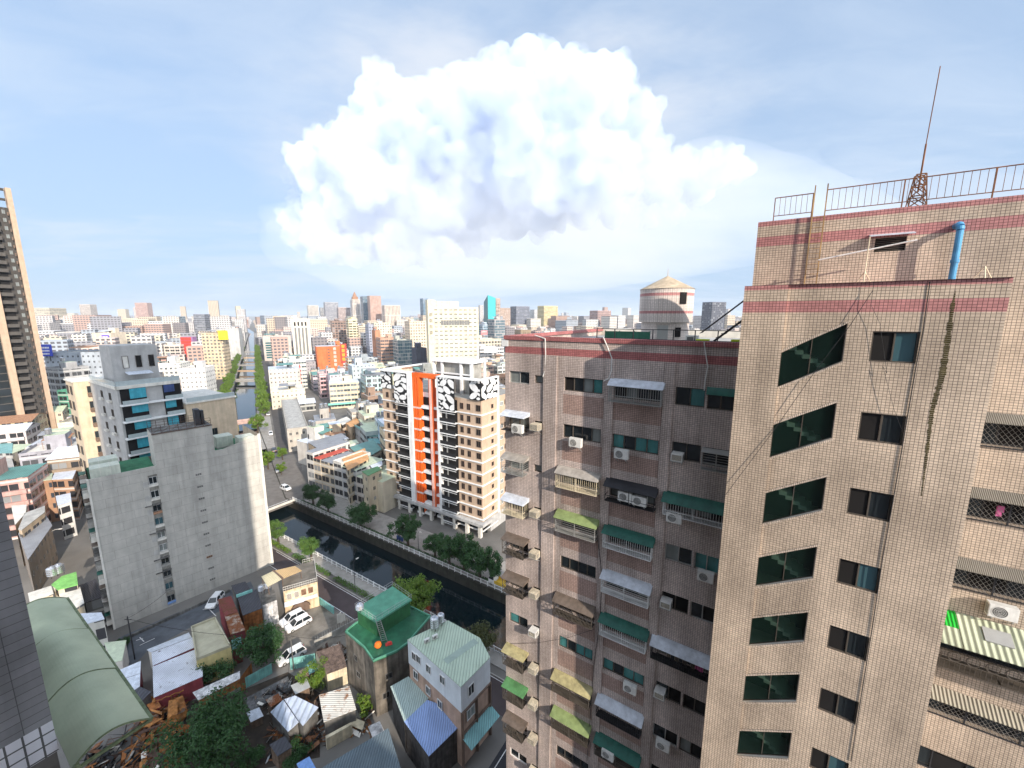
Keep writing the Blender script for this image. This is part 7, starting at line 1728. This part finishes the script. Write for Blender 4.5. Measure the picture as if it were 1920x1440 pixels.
LM = [ # label, xl, xr, yt, Y, yaw, depth, col, fac, cat, landmark
 ('brown apartment slab of white gridded balconies', 622, 648, 603, 560, 32, 14, BR, 'grid', 'apartment block', 'brown gridded slab'), ('pale yellow tower beside the brown gridded slab', 653, 670, 599, 520, 32, 16, (.70, .62, .38), 'balc', 'apartment tower', 'pale yellow tower'),
 ('cream stepped block with narrow balconies behind the pale yellow tower', 672, 692, 612, 640, 32, 16, CR, 'ribbon', 'apartment block', None), ('grey blue slim tower near the red brown pier', 691, 700, 610, 470, 32, 18, (.36, .38, .44), 'punch', 'tower', None),
 ('cream block with square dark windows', 702, 734, 607, 500, 32, 16, (.68, .60, .48), 'punch', 'building', 'square windowed block'), ('red brown blank pier tower', 703, 713, 621, 430, 32, 14, (.45, .22, .13), 'blank', 'tower', None),
 ('pink brown office of horizontal window bands', 713, 742, 635, 410, 32, 18, (.48, .30, .22), 'ribbon', 'office block', 'pink brown office'), ('stack of grey green glazed balconies', 746, 773, 640, 390, 32, 18, (.42, .43, .38), 'glass', 'apartment block', 'glazed balcony stack'),
 ('beige apartment tower dotted with dark windows', 768, 799, 604, 450, 32, 18, (.70, .58, .44), 'punch', 'apartment tower', 'dotted beige tower'), ('dark cubic block in front of the big cream hotel', 781, 800, 655, 360, 32, 14, (.07, .075, .10), 'blank', 'building', None),
 ('pale twin shafted tower on the skyline', 577, 597, 573, 1250, 32, 30, (.62, .57, .50), 'grid', 'apartment tower', 'twin shafted tower'), ('dark slim tower on the skyline next to the stepped grey group', 600, 609, 577, 1300, 32, 20, (.30, .31, .33), 'balc', 'apartment tower', None),
 ('grey stepped high-rise with banded storeys', 609, 634, 567, 1150, 32, 30, (.36, .36, .39), 'ribbon', 'high-rise', 'grey stepped high-rise'), ('pink grey stepped high-rise right of the banded grey one', 634, 657, 577, 1150, 32, 30, (.52, .42, .39), 'grid', 'high-rise', None),
 ('slender cream tower with a pointed crown', 660, 675, 562, 1100, 32, 26, (.66, .58, .50), 'strip', 'high-rise', 'pointed crown tower'), ('dark blue glass tower paired with a brown one', 680, 693, 556, 1050, 32, 30, (.12, .17, .24), 'glass', 'high-rise', None),
 ('tall plain brown tower on the skyline', 693, 714, 555, 1000, 32, 26, (.42, .29, .24), 'blank', 'high-rise', 'plain brown tower'), ('white and peach tower with a dark glass edge', 721, 750, 573, 950, 32, 26, (.66, .55, .45), 'strip', 'high-rise', 'white and peach tower'),
 ('small blue glass tower peeping behind the cream hotel', 793, 803, 560, 1000, 32, 22, (.26, .34, .46), 'glass', 'high-rise', None), ('tan skyline tower right of the teal one', 930, 938, 560, 920, 32, 30, (.52, .36, .28), 'balc', 'high-rise', None),
 ('beige twin apartment block on the skyline', 938, 964, 578, 1150, 32, 30, (.56, .42, .33), 'grid', 'apartment tower', 'beige twin block'), ('dark slanted office with a pink side', 968, 993, 575, 950, 32, 26, (.20, .21, .25), 'ribbon', 'office tower', 'dark slanted office'),
 ('white banded slab right of the slanted office', 1002, 1016, 581, 1300, 32, 24, (.58, .58, .56), 'ribbon', 'apartment tower', None), ('golden stepped tower on the skyline', 1020, 1046, 574, 1050, 30, 30, (.66, .54, .28), 'ribbon', 'high-rise', 'golden stepped tower'),
 ('pink brown block left of the round tank house', 1121, 1146, 583, 900, 28, 28, (.46, .32, .29), 'grid', 'apartment block', 'pink brown skyline block'), ('dark grey tower right of the round tank house', 1336, 1362, 567, 700, 15, 24, (.13, .14, .17), 'grid', 'high-rise', 'dark grey tower'),
 ('cream block under the pale pink sign right of the hotel', 898, 940, 638, 420, 32, 20, (.62, .56, .44), 'grid', 'building', 'cream gallery block'), ('white gallery block below the teal tower', 900, 945, 654, 380, 32, 16, (.62, .60, .58), 'ribbon', 'building', None),
 ('grey office with a tan side near the block corner', 927, 947, 600, 520, 32, 18, (.42, .38, .36), 'glass', 'office block', None), ('pale blue low office below the teal tower', 905, 926, 610, 620, 32, 20, (.42, .50, .58), 'glass', 'office block', None),
 # left of the canal
 ('sand coloured hotel with a yellow rooftop board', 377, 416, 626, yb(712), 15, 14, (.58, .47, .32), 'punch', 'hotel', 'sand coloured hotel'), ('grey panel block behind the sand coloured hotel', 424, 447, 617, 560, 22, 20, (.50, .50, .48), 'blank', 'building', None),
 ('white block with small dark windows beside the beige office', 336, 384, 693, 275, 15, 15, (.74, .72, .68), 'small', 'building', 'small windowed block'), ('white block with a long rooftop shed left of the small windowed one', 297, 338, 684, 300, 15, 15, (.72, .70, .64), 'punch', 'building', None),
 ('brown tile roofed white school block', 298, 338, 648, 420, 12, 14, (.64, .58, .50), 'balc', 'school', None), ('grey blue blank wall block beside the leaning shadowed tower', 82, 188, 664, 230, 8, 20, (.42, .46, .50), 'small', 'building', 'grey blue blank block'),
 ('white end block stuck to the grey blue wall', 186, 204, 664, 236, 8, 18, (.70, .69, .66), 'small', 'building', None), ('cluttered balcony block squeezed by the dark tower', 80, 108, 692, 205, -20, 12, (.38, .38, .38), 'balc', 'apartment block', None),
 ('green painted block below the grey blue wall', 107, 128, 735, 190, 0, 14, (.10, .32, .22), 'balc', 'building', None), ('cream block with a purple poster near the rooftop box', 172, 207, 626, 400, 10, 20, (.70, .60, .46), 'blank', 'building', 'cream poster block'),
 ('pale tower group behind the dark tower edge', 60, 92, 578, 900, 8, 40, (.60, .54, .42), 'ribbon', 'apartment tower', None), ('white topped tower left on the skyline', 148, 168, 571, 1500, 10, 30, (.60, .53, .47), 'grid', 'apartment tower', 'white topped skyline tower'),
 ('pink tower standing highest on the left skyline', 252, 275, 568, 1600, 12, 30, (.58, .38, .32), 'grid', 'apartment tower', 'pink skyline tower'), ('dark banded tower left of the canal trees', 362, 383, 590, 760, 15, 24, (.24, .25, .28), 'ribbon', 'apartment tower', 'dark banded tower'),
 ('grey glass office block left of the banded tower', 301, 335, 594, 800, 15, 26, (.40, .44, .46), 'glass', 'office block', None), ('white office with dark window bands on the canal axis', 491, 512, 596, 1000, 30, 24, (.64, .62, .60), 'ribbon', 'office block', None),
 ('orange tan tower next to the white office', 512, 535, 594, 880, 30, 20, (.66, .45, .25), 'strip', 'office tower', None), ('brick orange block on the canal axis', 448, 464, 600, 2100, 25, 22, (.56, .28, .18), 'grid', 'building', None),
 ('white striped round tower over the canal', 444, 458, 580, 1500, 25, 30, (.62, .58, .55), 'strip', 'apartment tower', None),
]
for lab, xl, xr, yt, Y, yaw, dp, col, fc, cat, land in LM: cityb(lab, xl, xr, yt, Y, yaw, dp, col, fc, 'deck', cat, 1 if Y < 700 else 0, land=land)
# the big cream hotel
o, w_, d, h = cityb('large cream hotel with rows of triple windows and a rooftop box', 812, 897, 578, 320, 18, 22, (.66, .60, .44), 'tri', 'cream', 'hotel', 0, land='large cream hotel')
q = MB(); q.box(w_ * .02, w_ * .58, 5, 18, h, h + 5.6); q.box(-4.2, -.02, -.5, 14, 0, h + 6.5); q.box(0, 2, 2, 8, h, h + 6.5); e = q.build('rooftop_box', [M['rfcol']], o); e.color = o.color
q = MB()
for i in range(11): q.box(w_ * (.16 + .058 * i), w_ * (.16 + .058 * i) + 1.9, -.15, 0, h - 13, h - 9.2)
q.build('lounge_window', [M['glassL2']], o)
q = MB()
for i in range(4): strokes(q, -2.1, h - 5 - 4.6 * i, 2.6, i, -.52)
q.build('dark_glyph', [M['dark']], o)
# teal skyline tower with a slanted top
p = at(915, 600, 880); zt = zat(553, 880); q = MB(); wq = 24
q.face([(0, 0, 0), (wq * .75, 0, 0), (wq * .75, 0, zt - 6), (0, 0, zt)], 0); q.face([(0, 24, 0), (0, 0, 0), (0, 0, zt), (0, 24, zt - 14)], 1); q.face([(wq * .75, 0, 0), (wq * .75, 24, 0), (wq * .75, 24, zt - 18), (wq * .75, 0, zt - 6)], 0); q.face([(0, 0, zt), (wq * .75, 0, zt - 6), (wq * .75, 24, zt - 18), (0, 24, zt - 14)], 1)
o = q.build('glass_tower', [M['tealT'], M['tealdk']], None, (p.x, p.y, 0), R(25)); tag(o, 'teal glass skyline tower with a slanted top', 'high-rise'); LANDM.append((922, 553, 'teal slanted tower'))
p = at(662, 600, 1100); q = MB(); z0 = zat(562, 1100); q.prism([(2, 2), (16, 2), (16, 16), (2, 16)], z0, z0 + 8); q.lathe([(6, z0 + 8), (4, z0 + 14), (0, z0 + 22)], 8, 0, (9, 9, 0)); e = q.build('crown', [M['brick']], [ob for ob in COL.objects if ob.get('label') == 'slender cream tower with a pointed crown'][0])
# boards
def board(label, xl, xr, yt, ybm, Y, yaw, mat, glyph=None, gm='white', nl=0):
    a, b = at(xl, ybm, Y), at(xr, yt, Y); o = thing('billboard', label, 'billboard', (a.x, a.y, a.z), R(yaw)); wb, hb = (b.x - a.x) / math.cos(R(yaw)) * .95, b.z - a.z
    q = MB(); q.box(0, wb, 0, .4, 0, hb); q.build('board', [M[mat]], o)
    q = MB(); q.bar((wb * .2, .3, -3), (wb * .2, .3, 0), .3); q.bar((wb * .8, .3, -3), (wb * .8, .3, 0), .3); q.build('support', [M['dark']], o)
    if nl:
        q = MB(); r = random.Random(int(xl))
        for i in range(nl):
            z = hb * (.72 - .26 * i); x = wb * .1
            while x < wb * .85: ww = wb * r.uniform(.03, .09); q.box(x, x + ww, -.05, 0, z - hb * .07, z + hb * .07); x += ww + wb * .025
        q.build('lettering', [M[gm]], o)
board('royal blue billboard with white lettering on the grey blue block', 69, 92, 646, 668, 228, 8, 'signB', nl=3); board('purple poster board on the cream block', 192, 202, 628, 641, 399, 10, 'signP', nl=1); board('yellow rooftop board of the sand coloured hotel', 410, 424, 620, 637, yb(712) + 1, 15, 'signY')
board('pale red sign board right of the large cream hotel', 902, 914, 620, 628, 410, 32, 'signR2', nl=1); board('white sign board with a red strip right of the hotel', 908, 934, 655, 662, 372, 32, 'white', nl=1, gm='signR')
p = at(338, 632, 430); zt, zb = p.z, zat(670, 430); o = thing('red_sign_tower', 'tall red panel sign tower with a purple side', 'sign tower', (p.x, p.y, 0), R(12)); q = MB()
for i in range(6): z = zb + (zt - zb) * i / 6; q.box(0, 9.5, -.3, .2, z + .2, z + (zt - zb) / 6 - .2)
q.build('red_panel', [M['signR']], o); q = MB(); q.box(0, 11, .2, 8, 0, zt); q.build('tower_body', [M['signPu']], o)
# low houses at the left
rh('tan house under a pinkish tin roof at the left', [(20, 912, 13), (52, 880, 13), (72, 879, 13), (62, 902, 13)], 13, 'cream', 'brick')
rh('tan house under a pale green tin roof', [(62, 903, 13), (72, 880, 13), (100, 877, 13), (97, 899, 13)], 13, 'green', 'brick')
rh('brown walled house under a bright white tin roof', [(97, 899, 13), (106, 877, 13), (147, 872, 13), (136, 897, 13)], 13, 'white', 'brick')
rh('saffron yellow house behind the tin roofs', [(45, 842, 13), (58, 835, 13), (93, 834, 13), (84, 844, 13)], 13, 'cream', 'saff')
rh('turquoise roofed house at the left edge', [(-14, 830, 12), (24, 831, 12), (23, 849, 12), (-18, 850, 12)], 12, 'turqR', 'conc')
rh('green roofed house left of the saffron one', [(25, 833, 12), (62, 832, 12), (44, 842, 12), (23, 850, 12)], 12, 'green', 'conc')
rh('grey flat house below the turquoise roof', [(-20, 862, 10), (22, 858, 10), (28, 880, 10), (-14, 900, 10)], 10, 'deck', 'conc')
rh('white house with a red edge beside the gable block', [(100, 853, 10), (138, 850, 10), (140, 868, 10), (104, 874, 10)], 10, 'green', 'offw')
rh('peach walled house with a cut corner roof', [(21, 948, 11), (50, 946, 11), (48, 962, 11), (28, 984, 11)], 11, 'cream', 'peach')
rh('peach terrace house beside the narrow street', [(46, 962, 11), (84, 948, 11), (84, 960, 11), (40, 994, 11), (34, 992, 11)], 11, 'deck', 'peach')
rh('long balcony house in the narrow street shadow', [(34, 1000, 9), (84, 962, 9), (98, 985, 9), (52, 1050, 9)], 9, 'grey', 'woodD')
rh('white fronted shop house at the street head', [(104, 930, 10), (132, 924, 10), (134, 940, 10), (108, 948, 10)], 10, 'white', 'white')
rh('bright green flat roof with tanks below the street', [(96, 1096, 9), (116, 1080, 9), (143, 1072, 9), (146, 1096, 9), (108, 1106, 9)], 9, 'limeR', 'creamH')
tank('stainless tank on the bright green roof, nearer the street', gp(100, 1082, 9.1), .8, 1.5, 0); tank('stainless tank on the bright green roof, nearer the gable', gp(112, 1077, 9.1), .8, 1.5, 0)
rh('cream parapet house behind the barrel canopy', [(52, 1112, 8), (96, 1098, 8), (100, 1112, 8), (56, 1130, 8)], 8, 'cream', 'creamH')
rh('cream house with an open courtyard beside the gable shade', [(110, 1112, 8), (150, 1100, 8), (158, 1130, 8), (128, 1148, 8)], 8, 'cream', 'creamH')
rh('white block house with a maroon terrace', [(150, 1150, 8), (190, 1148, 8), (196, 1160, 8), (160, 1170, 8)], 8, 'white', 'offw')
rh('dark asphalt roof house in the gable shadow', [(148, 1098, 6), (180, 1085, 6), (192, 1120, 6), (160, 1130, 6)], 6, 'slate', 'dkconc')

# cars on the streets up the canal
CG = 'cars on the streets beside the straight canal'
for i, (px, py, cl, lab) in enumerate(((508, 815, 'carW', 'white car on the canal road level with the grey tank boxes'), (514, 846, 'carD', 'dark car on the canal road before the long row block'), (522, 884, 'carS', 'silver car reaching the crossroads by the yellow sign'), (503, 778, 'carS', 'silver car on the canal road by the first bright trees'), (499, 756, 'carW', 'white car on the canal road below the pale hall'),
    (496, 742, 'carD', 'dark car farthest up the canal road'), (536, 918, 'carW', 'white car crossing the bridge beside the gable'))):
    p = gp(px, py); car(lab, p, math.atan2(DU.y, DU.x) + (0 if i % 2 else math.pi) if i < 6 else GA + math.pi * (i % 2), cl, 1, 'street_car', CG)
# ------------------------------------------------------------------ ordinary blocks filling the streets
gr = random.Random(99)
PAL = [('white', WH), ('white', (.58, .57, .54)), ('cream', CR), ('cream', (.60, .53, .40)), ('pale grey', (.50, .50, .49)), ('grey', (.34, .34, .35)), ('pinkish', (.60, .46, .40)), ('beige', (.60, .50, .39)), ('tan', (.50, .36, .25)), ('brown', (.30, .20, .16)), ('pale blue', (.46, .52, .58)), ('white', (.66, .63, .58)), ('rosy', (.50, .33, .27)), ('grey', (.26, .26, .27))]
TT = Vector((DU.y, -DU.x, 0)); CC = (gp(412, 820) + gp(481, 790)) / 2
GEN = []
def free(c, rad):
    u, v = uv_(c); s_ = (c - CC).dot(DU); t_ = (c - CC).dot(TT)
    if abs(t_) < 25 + rad * .55 and s_ > -30: return False
    if v < 96 and u > -132 and t_ > -30: return False
    if -175 < u < -60 and v < 75: return False
    if u > -175 and v < 30: return False
    return all((c.x - x) ** 2 + (c.y - y) ** 2 > (rad + q_) ** 2 * .5 for x, y, q_ in OCC)
for px_, py_ in ((505, 800), (512, 840), (522, 875), (535, 905), (500, 860), (530, 840), (490, 830), (515, 905), (548, 925), (480, 850), (500, 780)): c_ = gp(px_, py_); OCC.append((c_.x, c_.y, 9))
cand = []
s_ = -40
lot = 16.5
for i in range(-6, 56):
    for j in range(-50, 48):
        st = i * lot + (i // 3) * 5; tt = j * lot + (j // 3) * 6 + (4 if i % 2 else 0)
        c = CC + DU * st + TT * tt; d = math.hypot(c.x, c.y)
        if d < 120 or d > 860 or c.y < 40: continue
        w_, dp = lot * gr.uniform(.72, .98), lot * gr.uniform(.72, .98)
        h = gr.choice((10, 11, 13, 13, 14, 16, 16, 19, 22)) if gr.random() < .80 else gr.uniform(24, 44)
        if d < 260: h = min(h, 17)
        x, y = proj(c + Vector((0, 0, h)))
        if not -40 < x < 1420 or (x > 1100 and (d < 330 or h < 16)) or (x > 940 and d < 330 and gr.random() < .35): continue
        if not free(c, w_ * .55): continue
        if d > 500 and gr.random() < .35: h = gr.uniform(18, 40)
        px0, px1 = x - w_ * .75 * FPX / max(d, 1), x + w_ * .75 * FPX / max(d, 1)
        lim = max([p_[2] for p_ in PROT if p_[3] > d + 5 and px1 > p_[0] and px0 < p_[1]] or [0])
        if y < lim:
            h = zat(lim, c.y)
            if h < 5: continue
            x, y = proj(c + Vector((0, 0, h)))
        cand.append((d, c, w_, dp, h, x, y))
cand.sort(key=lambda a: a[0])
print('candidates', len(cand))
rest = cand[285:]; cand = cand[:285]
ROOFN = dict(deck='flat roof', white='white sheet roof', green='pale green roof', teal='teal roof', grey='grey sheet roof', cream='pale parapet roof', rust='brown roof')
for d, c, w_, dp, h, x, y in cand:
    cn, col = gr.choice(PAL); col = tuple(min(.8, a * gr.uniform(.9, 1.08)) for a in col); fc = gr.choice(('punch', 'balc', 'balc', 'ribbon', 'small', 'grid', 'small')); rf = gr.choice(('deck', 'deck', 'white', 'cream', 'green', 'grey', 'teal', 'deck', 'rust', 'white'))
    yaw = math.atan2(TT.y, TT.x) + gr.choice((0, 0, 0, gr.uniform(-.12, .12)))
    q = MB(); q.box(0, w_, 0, dp, 0, h, 0, 1, 'd')
    if rf in ('white', 'green', 'teal', 'grey', 'rust') and h < 20 and gr.random() < .6:  # pitched sheet roof on a low block
        z = h + .1; q.slab([(-.3, -.3, z), (w_ + .3, -.3, z), (w_ + .3, dp / 2, z + 1.8), (-.3, dp / 2, z + 1.8)], .12, 1); q.slab([(-.3, dp / 2, z + 1.8), (w_ + .3, dp / 2, z + 1.8), (w_ + .3, dp + .3, z), (-.3, dp + .3, z)], .12, 1); pit = True
        for xx in (0, w_): q.face([(xx, 0, h), (xx, dp, h), (xx, dp / 2, h + 1.8)], 0)
    else: pit = False
    if d < 420 and fc == 'balc':
        for k in range(1, int(h / 3.2)): q.box(.4, w_ - .4, -.9, 0, 3.2 * k - .1, 3.2 * k + .95, 2)
    o = inst('city_building', q.mesh('city_building', [FAC[fc], RFM[rf], M['rfcol']]), None, c - TT * w_ / 2 - DU * dp / 2, yaw); o.color = (*col, 1)
    o['category'] = 'building'; o['group'] = 'ordinary blocks of the city'
    if not pit: dress(o, w_, dp, h, gr, rf, d < 430 and gr.random() < .85, col)
    GEN.append((o, x, y, cn, rf, max(2, round(h / 3.2)), pit))
cnt = {}
NUMW = {2: 'two', 3: 'three', 4: 'four', 5: 'five', 6: 'six', 7: 'seven', 8: 'eight', 9: 'nine', 10: 'ten', 11: 'eleven', 12: 'twelve', 13: 'thirteen', 14: 'fourteen'}
ORDN = ['nearest', 'second', 'third', 'fourth', 'fifth', 'sixth', 'seventh', 'eighth', 'ninth', 'tenth', 'eleventh', 'twelfth']
for o, x, y, cn, rf, n, pit in sorted(GEN, key=lambda g_: 0):
    lx, ly, ln = min(LANDM, key=lambda l: abs(l[0] - x) + .4 * abs(l[1] - y)); side = 'left of' if x < lx - 6 else 'right of' if x > lx + 6 else 'below' if y > ly else 'behind'
    cnt.setdefault((cn, n, rf, pit, ln, side), []).append((abs(x - lx) + abs(y - ly), o))
for (cn, n, rf, pit, ln, side), lst in cnt.items():
    lst.sort(key=lambda a: a[0])
    for i, (_, o) in enumerate(lst):
        od = '' if len(lst) == 1 else ORDN[i] + ' '
        rn = ROOFN[rf].replace('flat', 'pitched') if pit else ROOFN[rf]
        o['label'] = f'{od}{cn} {NUMW.get(n, "tall")}-storey block, {rn}, {side} the {ln}'

# ------------------------------------------------------------------ far districts reading as one mass
dr = random.Random(5); V_, F_ = [], []
def sb(c, w_, dp, h, yaw):
    b = len(V_); cx, sx = math.cos(yaw), math.sin(yaw)
    for z in (0, h):
        for x, y in ((-w_ / 2, -dp / 2), (w_ / 2, -dp / 2), (w_ / 2, dp / 2), (-w_ / 2, dp / 2)): V_.append((c[0] + x * cx - y * sx, c[1] + x * sx + y * cx, z))
    for q_ in ((0, 1, 5, 4), (1, 2, 6, 5), (2, 3, 7, 6), (3, 0, 4, 7), (4, 5, 6, 7)): F_.append(tuple(b + i for i in q_))
for d, c, w_, dp, h, x, y in rest: sb((c.x, c.y), w_, dp, h, math.atan2(TT.y, TT.x))
for i in range(5200):
    az = R(dr.uniform(-53, 34)); d = 800 * (7.5 ** dr.random() ** 1.1)
    if d < 870 and True: d = 870 + dr.uniform(0, 300)
    c = Vector((math.sin(az) * d, math.cos(az) * d, 0)); t_ = (c - CC).dot(TT)
    if abs(t_) < 28: continue
    h = dr.choice((10, 13, 16, 18, 22, 26, 30, 36)) * dr.uniform(.8, 1.1)
    if dr.random() < .10: h = dr.uniform(36, 62)
    if dr.random() < .010 and d > 1500: h = dr.uniform(70, 110)
    s2 = dr.uniform(14, 34) * (1 + d / 9000); sb((c.x, c.y), s2, s2 * dr.uniform(.6, 1.3), h, R(31) + dr.choice((0, 0, .2, -.25)))
me = bpy.data.meshes.new('distant_city'); me.from_pydata(V_, [], F_); me.materials.append(M['farcity'])
uvl = me.uv_layers.new(name='UVMap'); fl_ = []
for f in F_:
    a, b, c = (Vector(V_[i]) for i in f[:3]); nrm = (b - a).cross(c - b)
    if abs(nrm.z) < 1e-6 * nrm.length + .001:
        t_ = (b - a).normalized()
        for i in f: fl_ += [Vector(V_[i]).dot(t_), V_[i][2]]
    else:
        for i in f: fl_ += [0.0, .05]
uvl.data.foreach_set('uv', fl_)
o = inst('distant_city', me); tag(o, 'dense pale city of far blocks running to the horizon', 'city', None, 'stuff')
# ------------------------------------------------------------------ towering cumulus far beyond the city
def ico(sub):
    import bmesh
    b = bmesh.new(); bmesh.ops.create_icosphere(b, subdivisions=sub, radius=1); b.verts.ensure_lookup_table()
    r = ([v.co.copy() for v in b.verts], [tuple(v.index for v in f.verts) for f in b.faces]); b.free(); return r
I3, I2 = ico(4), ico(3)
CY = 15000.0; PXM = CY / 760 * .99
BL = [(985, 150, 68), (1060, 140, 58), (920, 148, 58), (1140, 142, 52), (1112, 116, 26), (1150, 110, 24), (850, 172, 48), (800, 182, 44), (712, 126, 30), (705, 175, 40), (745, 160, 32), (1195, 205, 42), (1222, 184, 22), (1180, 255, 52), (1050, 230, 100), (930, 250, 100), (820, 260, 80), (740, 265, 78),
      (665, 226, 40), (640, 275, 48), (600, 258, 32), (572, 288, 34), (620, 330, 56), (556, 312, 24), (700, 345, 80), (800, 345, 82), (900, 335, 90), (1000, 325, 80), (1100, 310, 74), (1165, 320, 46), (650, 385, 52), (572, 385, 36), (540, 398, 24), (600, 412, 36), (690, 425, 46), (770, 420, 54), (860, 400, 46),
      (1290, 300, 40), (1345, 300, 40), (1385, 302, 28), (1245, 335, 40), (1405, 303, 16), (905, 225, 42), (870, 265, 40), (940, 300, 45), (890, 300, 40), (560, 365, 22), (1240, 175, 14), (560, 430, 34), (610, 450, 36), (670, 462, 36), (740, 466, 40), (820, 462, 40), (890, 440, 36), (960, 400, 44), (1030, 390, 36), (1090, 390, 34), (1150, 390, 30), (1210, 395, 26), (1270, 385, 24), (1220, 280, 40), (1310, 340, 36), (1340, 270, 22), (690, 108, 14), (728, 106, 14)]
kr = random.Random(77); V_, F_, SMF = [], [], []
def blob(c, r, ic, amp, sq=1.0):
    b = len(V_)
    for v in ic[0]:
        p = c + v * r; n = mnoise.fractal(p / (r * .9) + Vector((c.x * .001, 0, 0)), 1.0, 2.1, 4)
        V_.append(tuple(c + Vector((v.x, v.y, v.z * sq)) * r * (1 + amp * n)))
    F_.extend(tuple(b + i for i in f) for f in ic[1])
for px, py, rp_ in BL:
    dep = CY + kr.uniform(-900, 900) - rp_ * 10; c = at(px, py + 22 - .03 * (py - 100), dep); r = rp_ * PXM * .86
    blob(c, r * .92, I3, .22)
    for i in range(int(6 + rp_ * .32)):
        d = Vector((kr.gauss(0, 1), kr.gauss(-.35, .9), kr.gauss(.3, .9))).normalized(); r2 = r * kr.uniform(.16, .44)
        blob(c + d * r * .86, r2, I2, .42)
        if kr.random() < .8:
            for j in range(4):
                d2 = (d + Vector((kr.gauss(0, .6), kr.gauss(-.3, .5), kr.gauss(.2, .6)))).normalized(); blob(c + d * r * .86 + d2 * r2 * .9, r2 * kr.uniform(.22, .5), I2, .42)
me = bpy.data.meshes.new('cumulus_cloud'); me.from_pydata(V_, [], F_); me.polygons.foreach_set('use_smooth', [True] * len(F_)); me.materials.append(M['cloud'])
o = inst('cumulus_cloud', me); tag(o, 'towering white cumulus cloud filling the sky above the city', 'cloud')

md = o.modifiers.new('merge', 'REMESH'); md.mode = 'VOXEL'; md.voxel_size = 62

# pale rain veil hanging under and before the cloud base
V_, F_ = [], []
for px, py, rx, rz in ((650, 455, 120, 50), (720, 450, 220, 80), (820, 470, 300, 90), (960, 450, 330, 100), (1120, 430, 300, 100), (1250, 400, 260, 90), (1390, 360, 230, 80), (900, 420, 300, 90), (1500, 400, 200, 70)):
    b0 = len(V_); blob(Vector((0, 0, 0)), 1, I2, .38); c = at(px, py, 12600 + kr.uniform(-300, 300)); k_ = 12600 / 760
    for i_ in range(b0, len(V_)): v = V_[i_]; V_[i_] = (c.x + v[0] * rx * k_, c.y + v[1] * 1500, c.z + v[2] * rz * k_)
me = bpy.data.meshes.new('rain_veil'); me.from_pydata(V_, [], F_); me.materials.append(M['veil']); o = inst('rain_veil', me); tag(o, 'pale rain veil blurring the cloud base', 'haze', None, 'stuff')
md = o.modifiers.new('merge', 'REMESH'); md.mode = 'VOXEL'; md.voxel_size = 160
# air over the city
q = MB(); q.box(-7000, 7000, -250, 7600, -4.4, 132); o = q.build('haze', [M['air']]); tag(o, 'thin pale summer haze over the far city', 'haze', None, 'stuff')
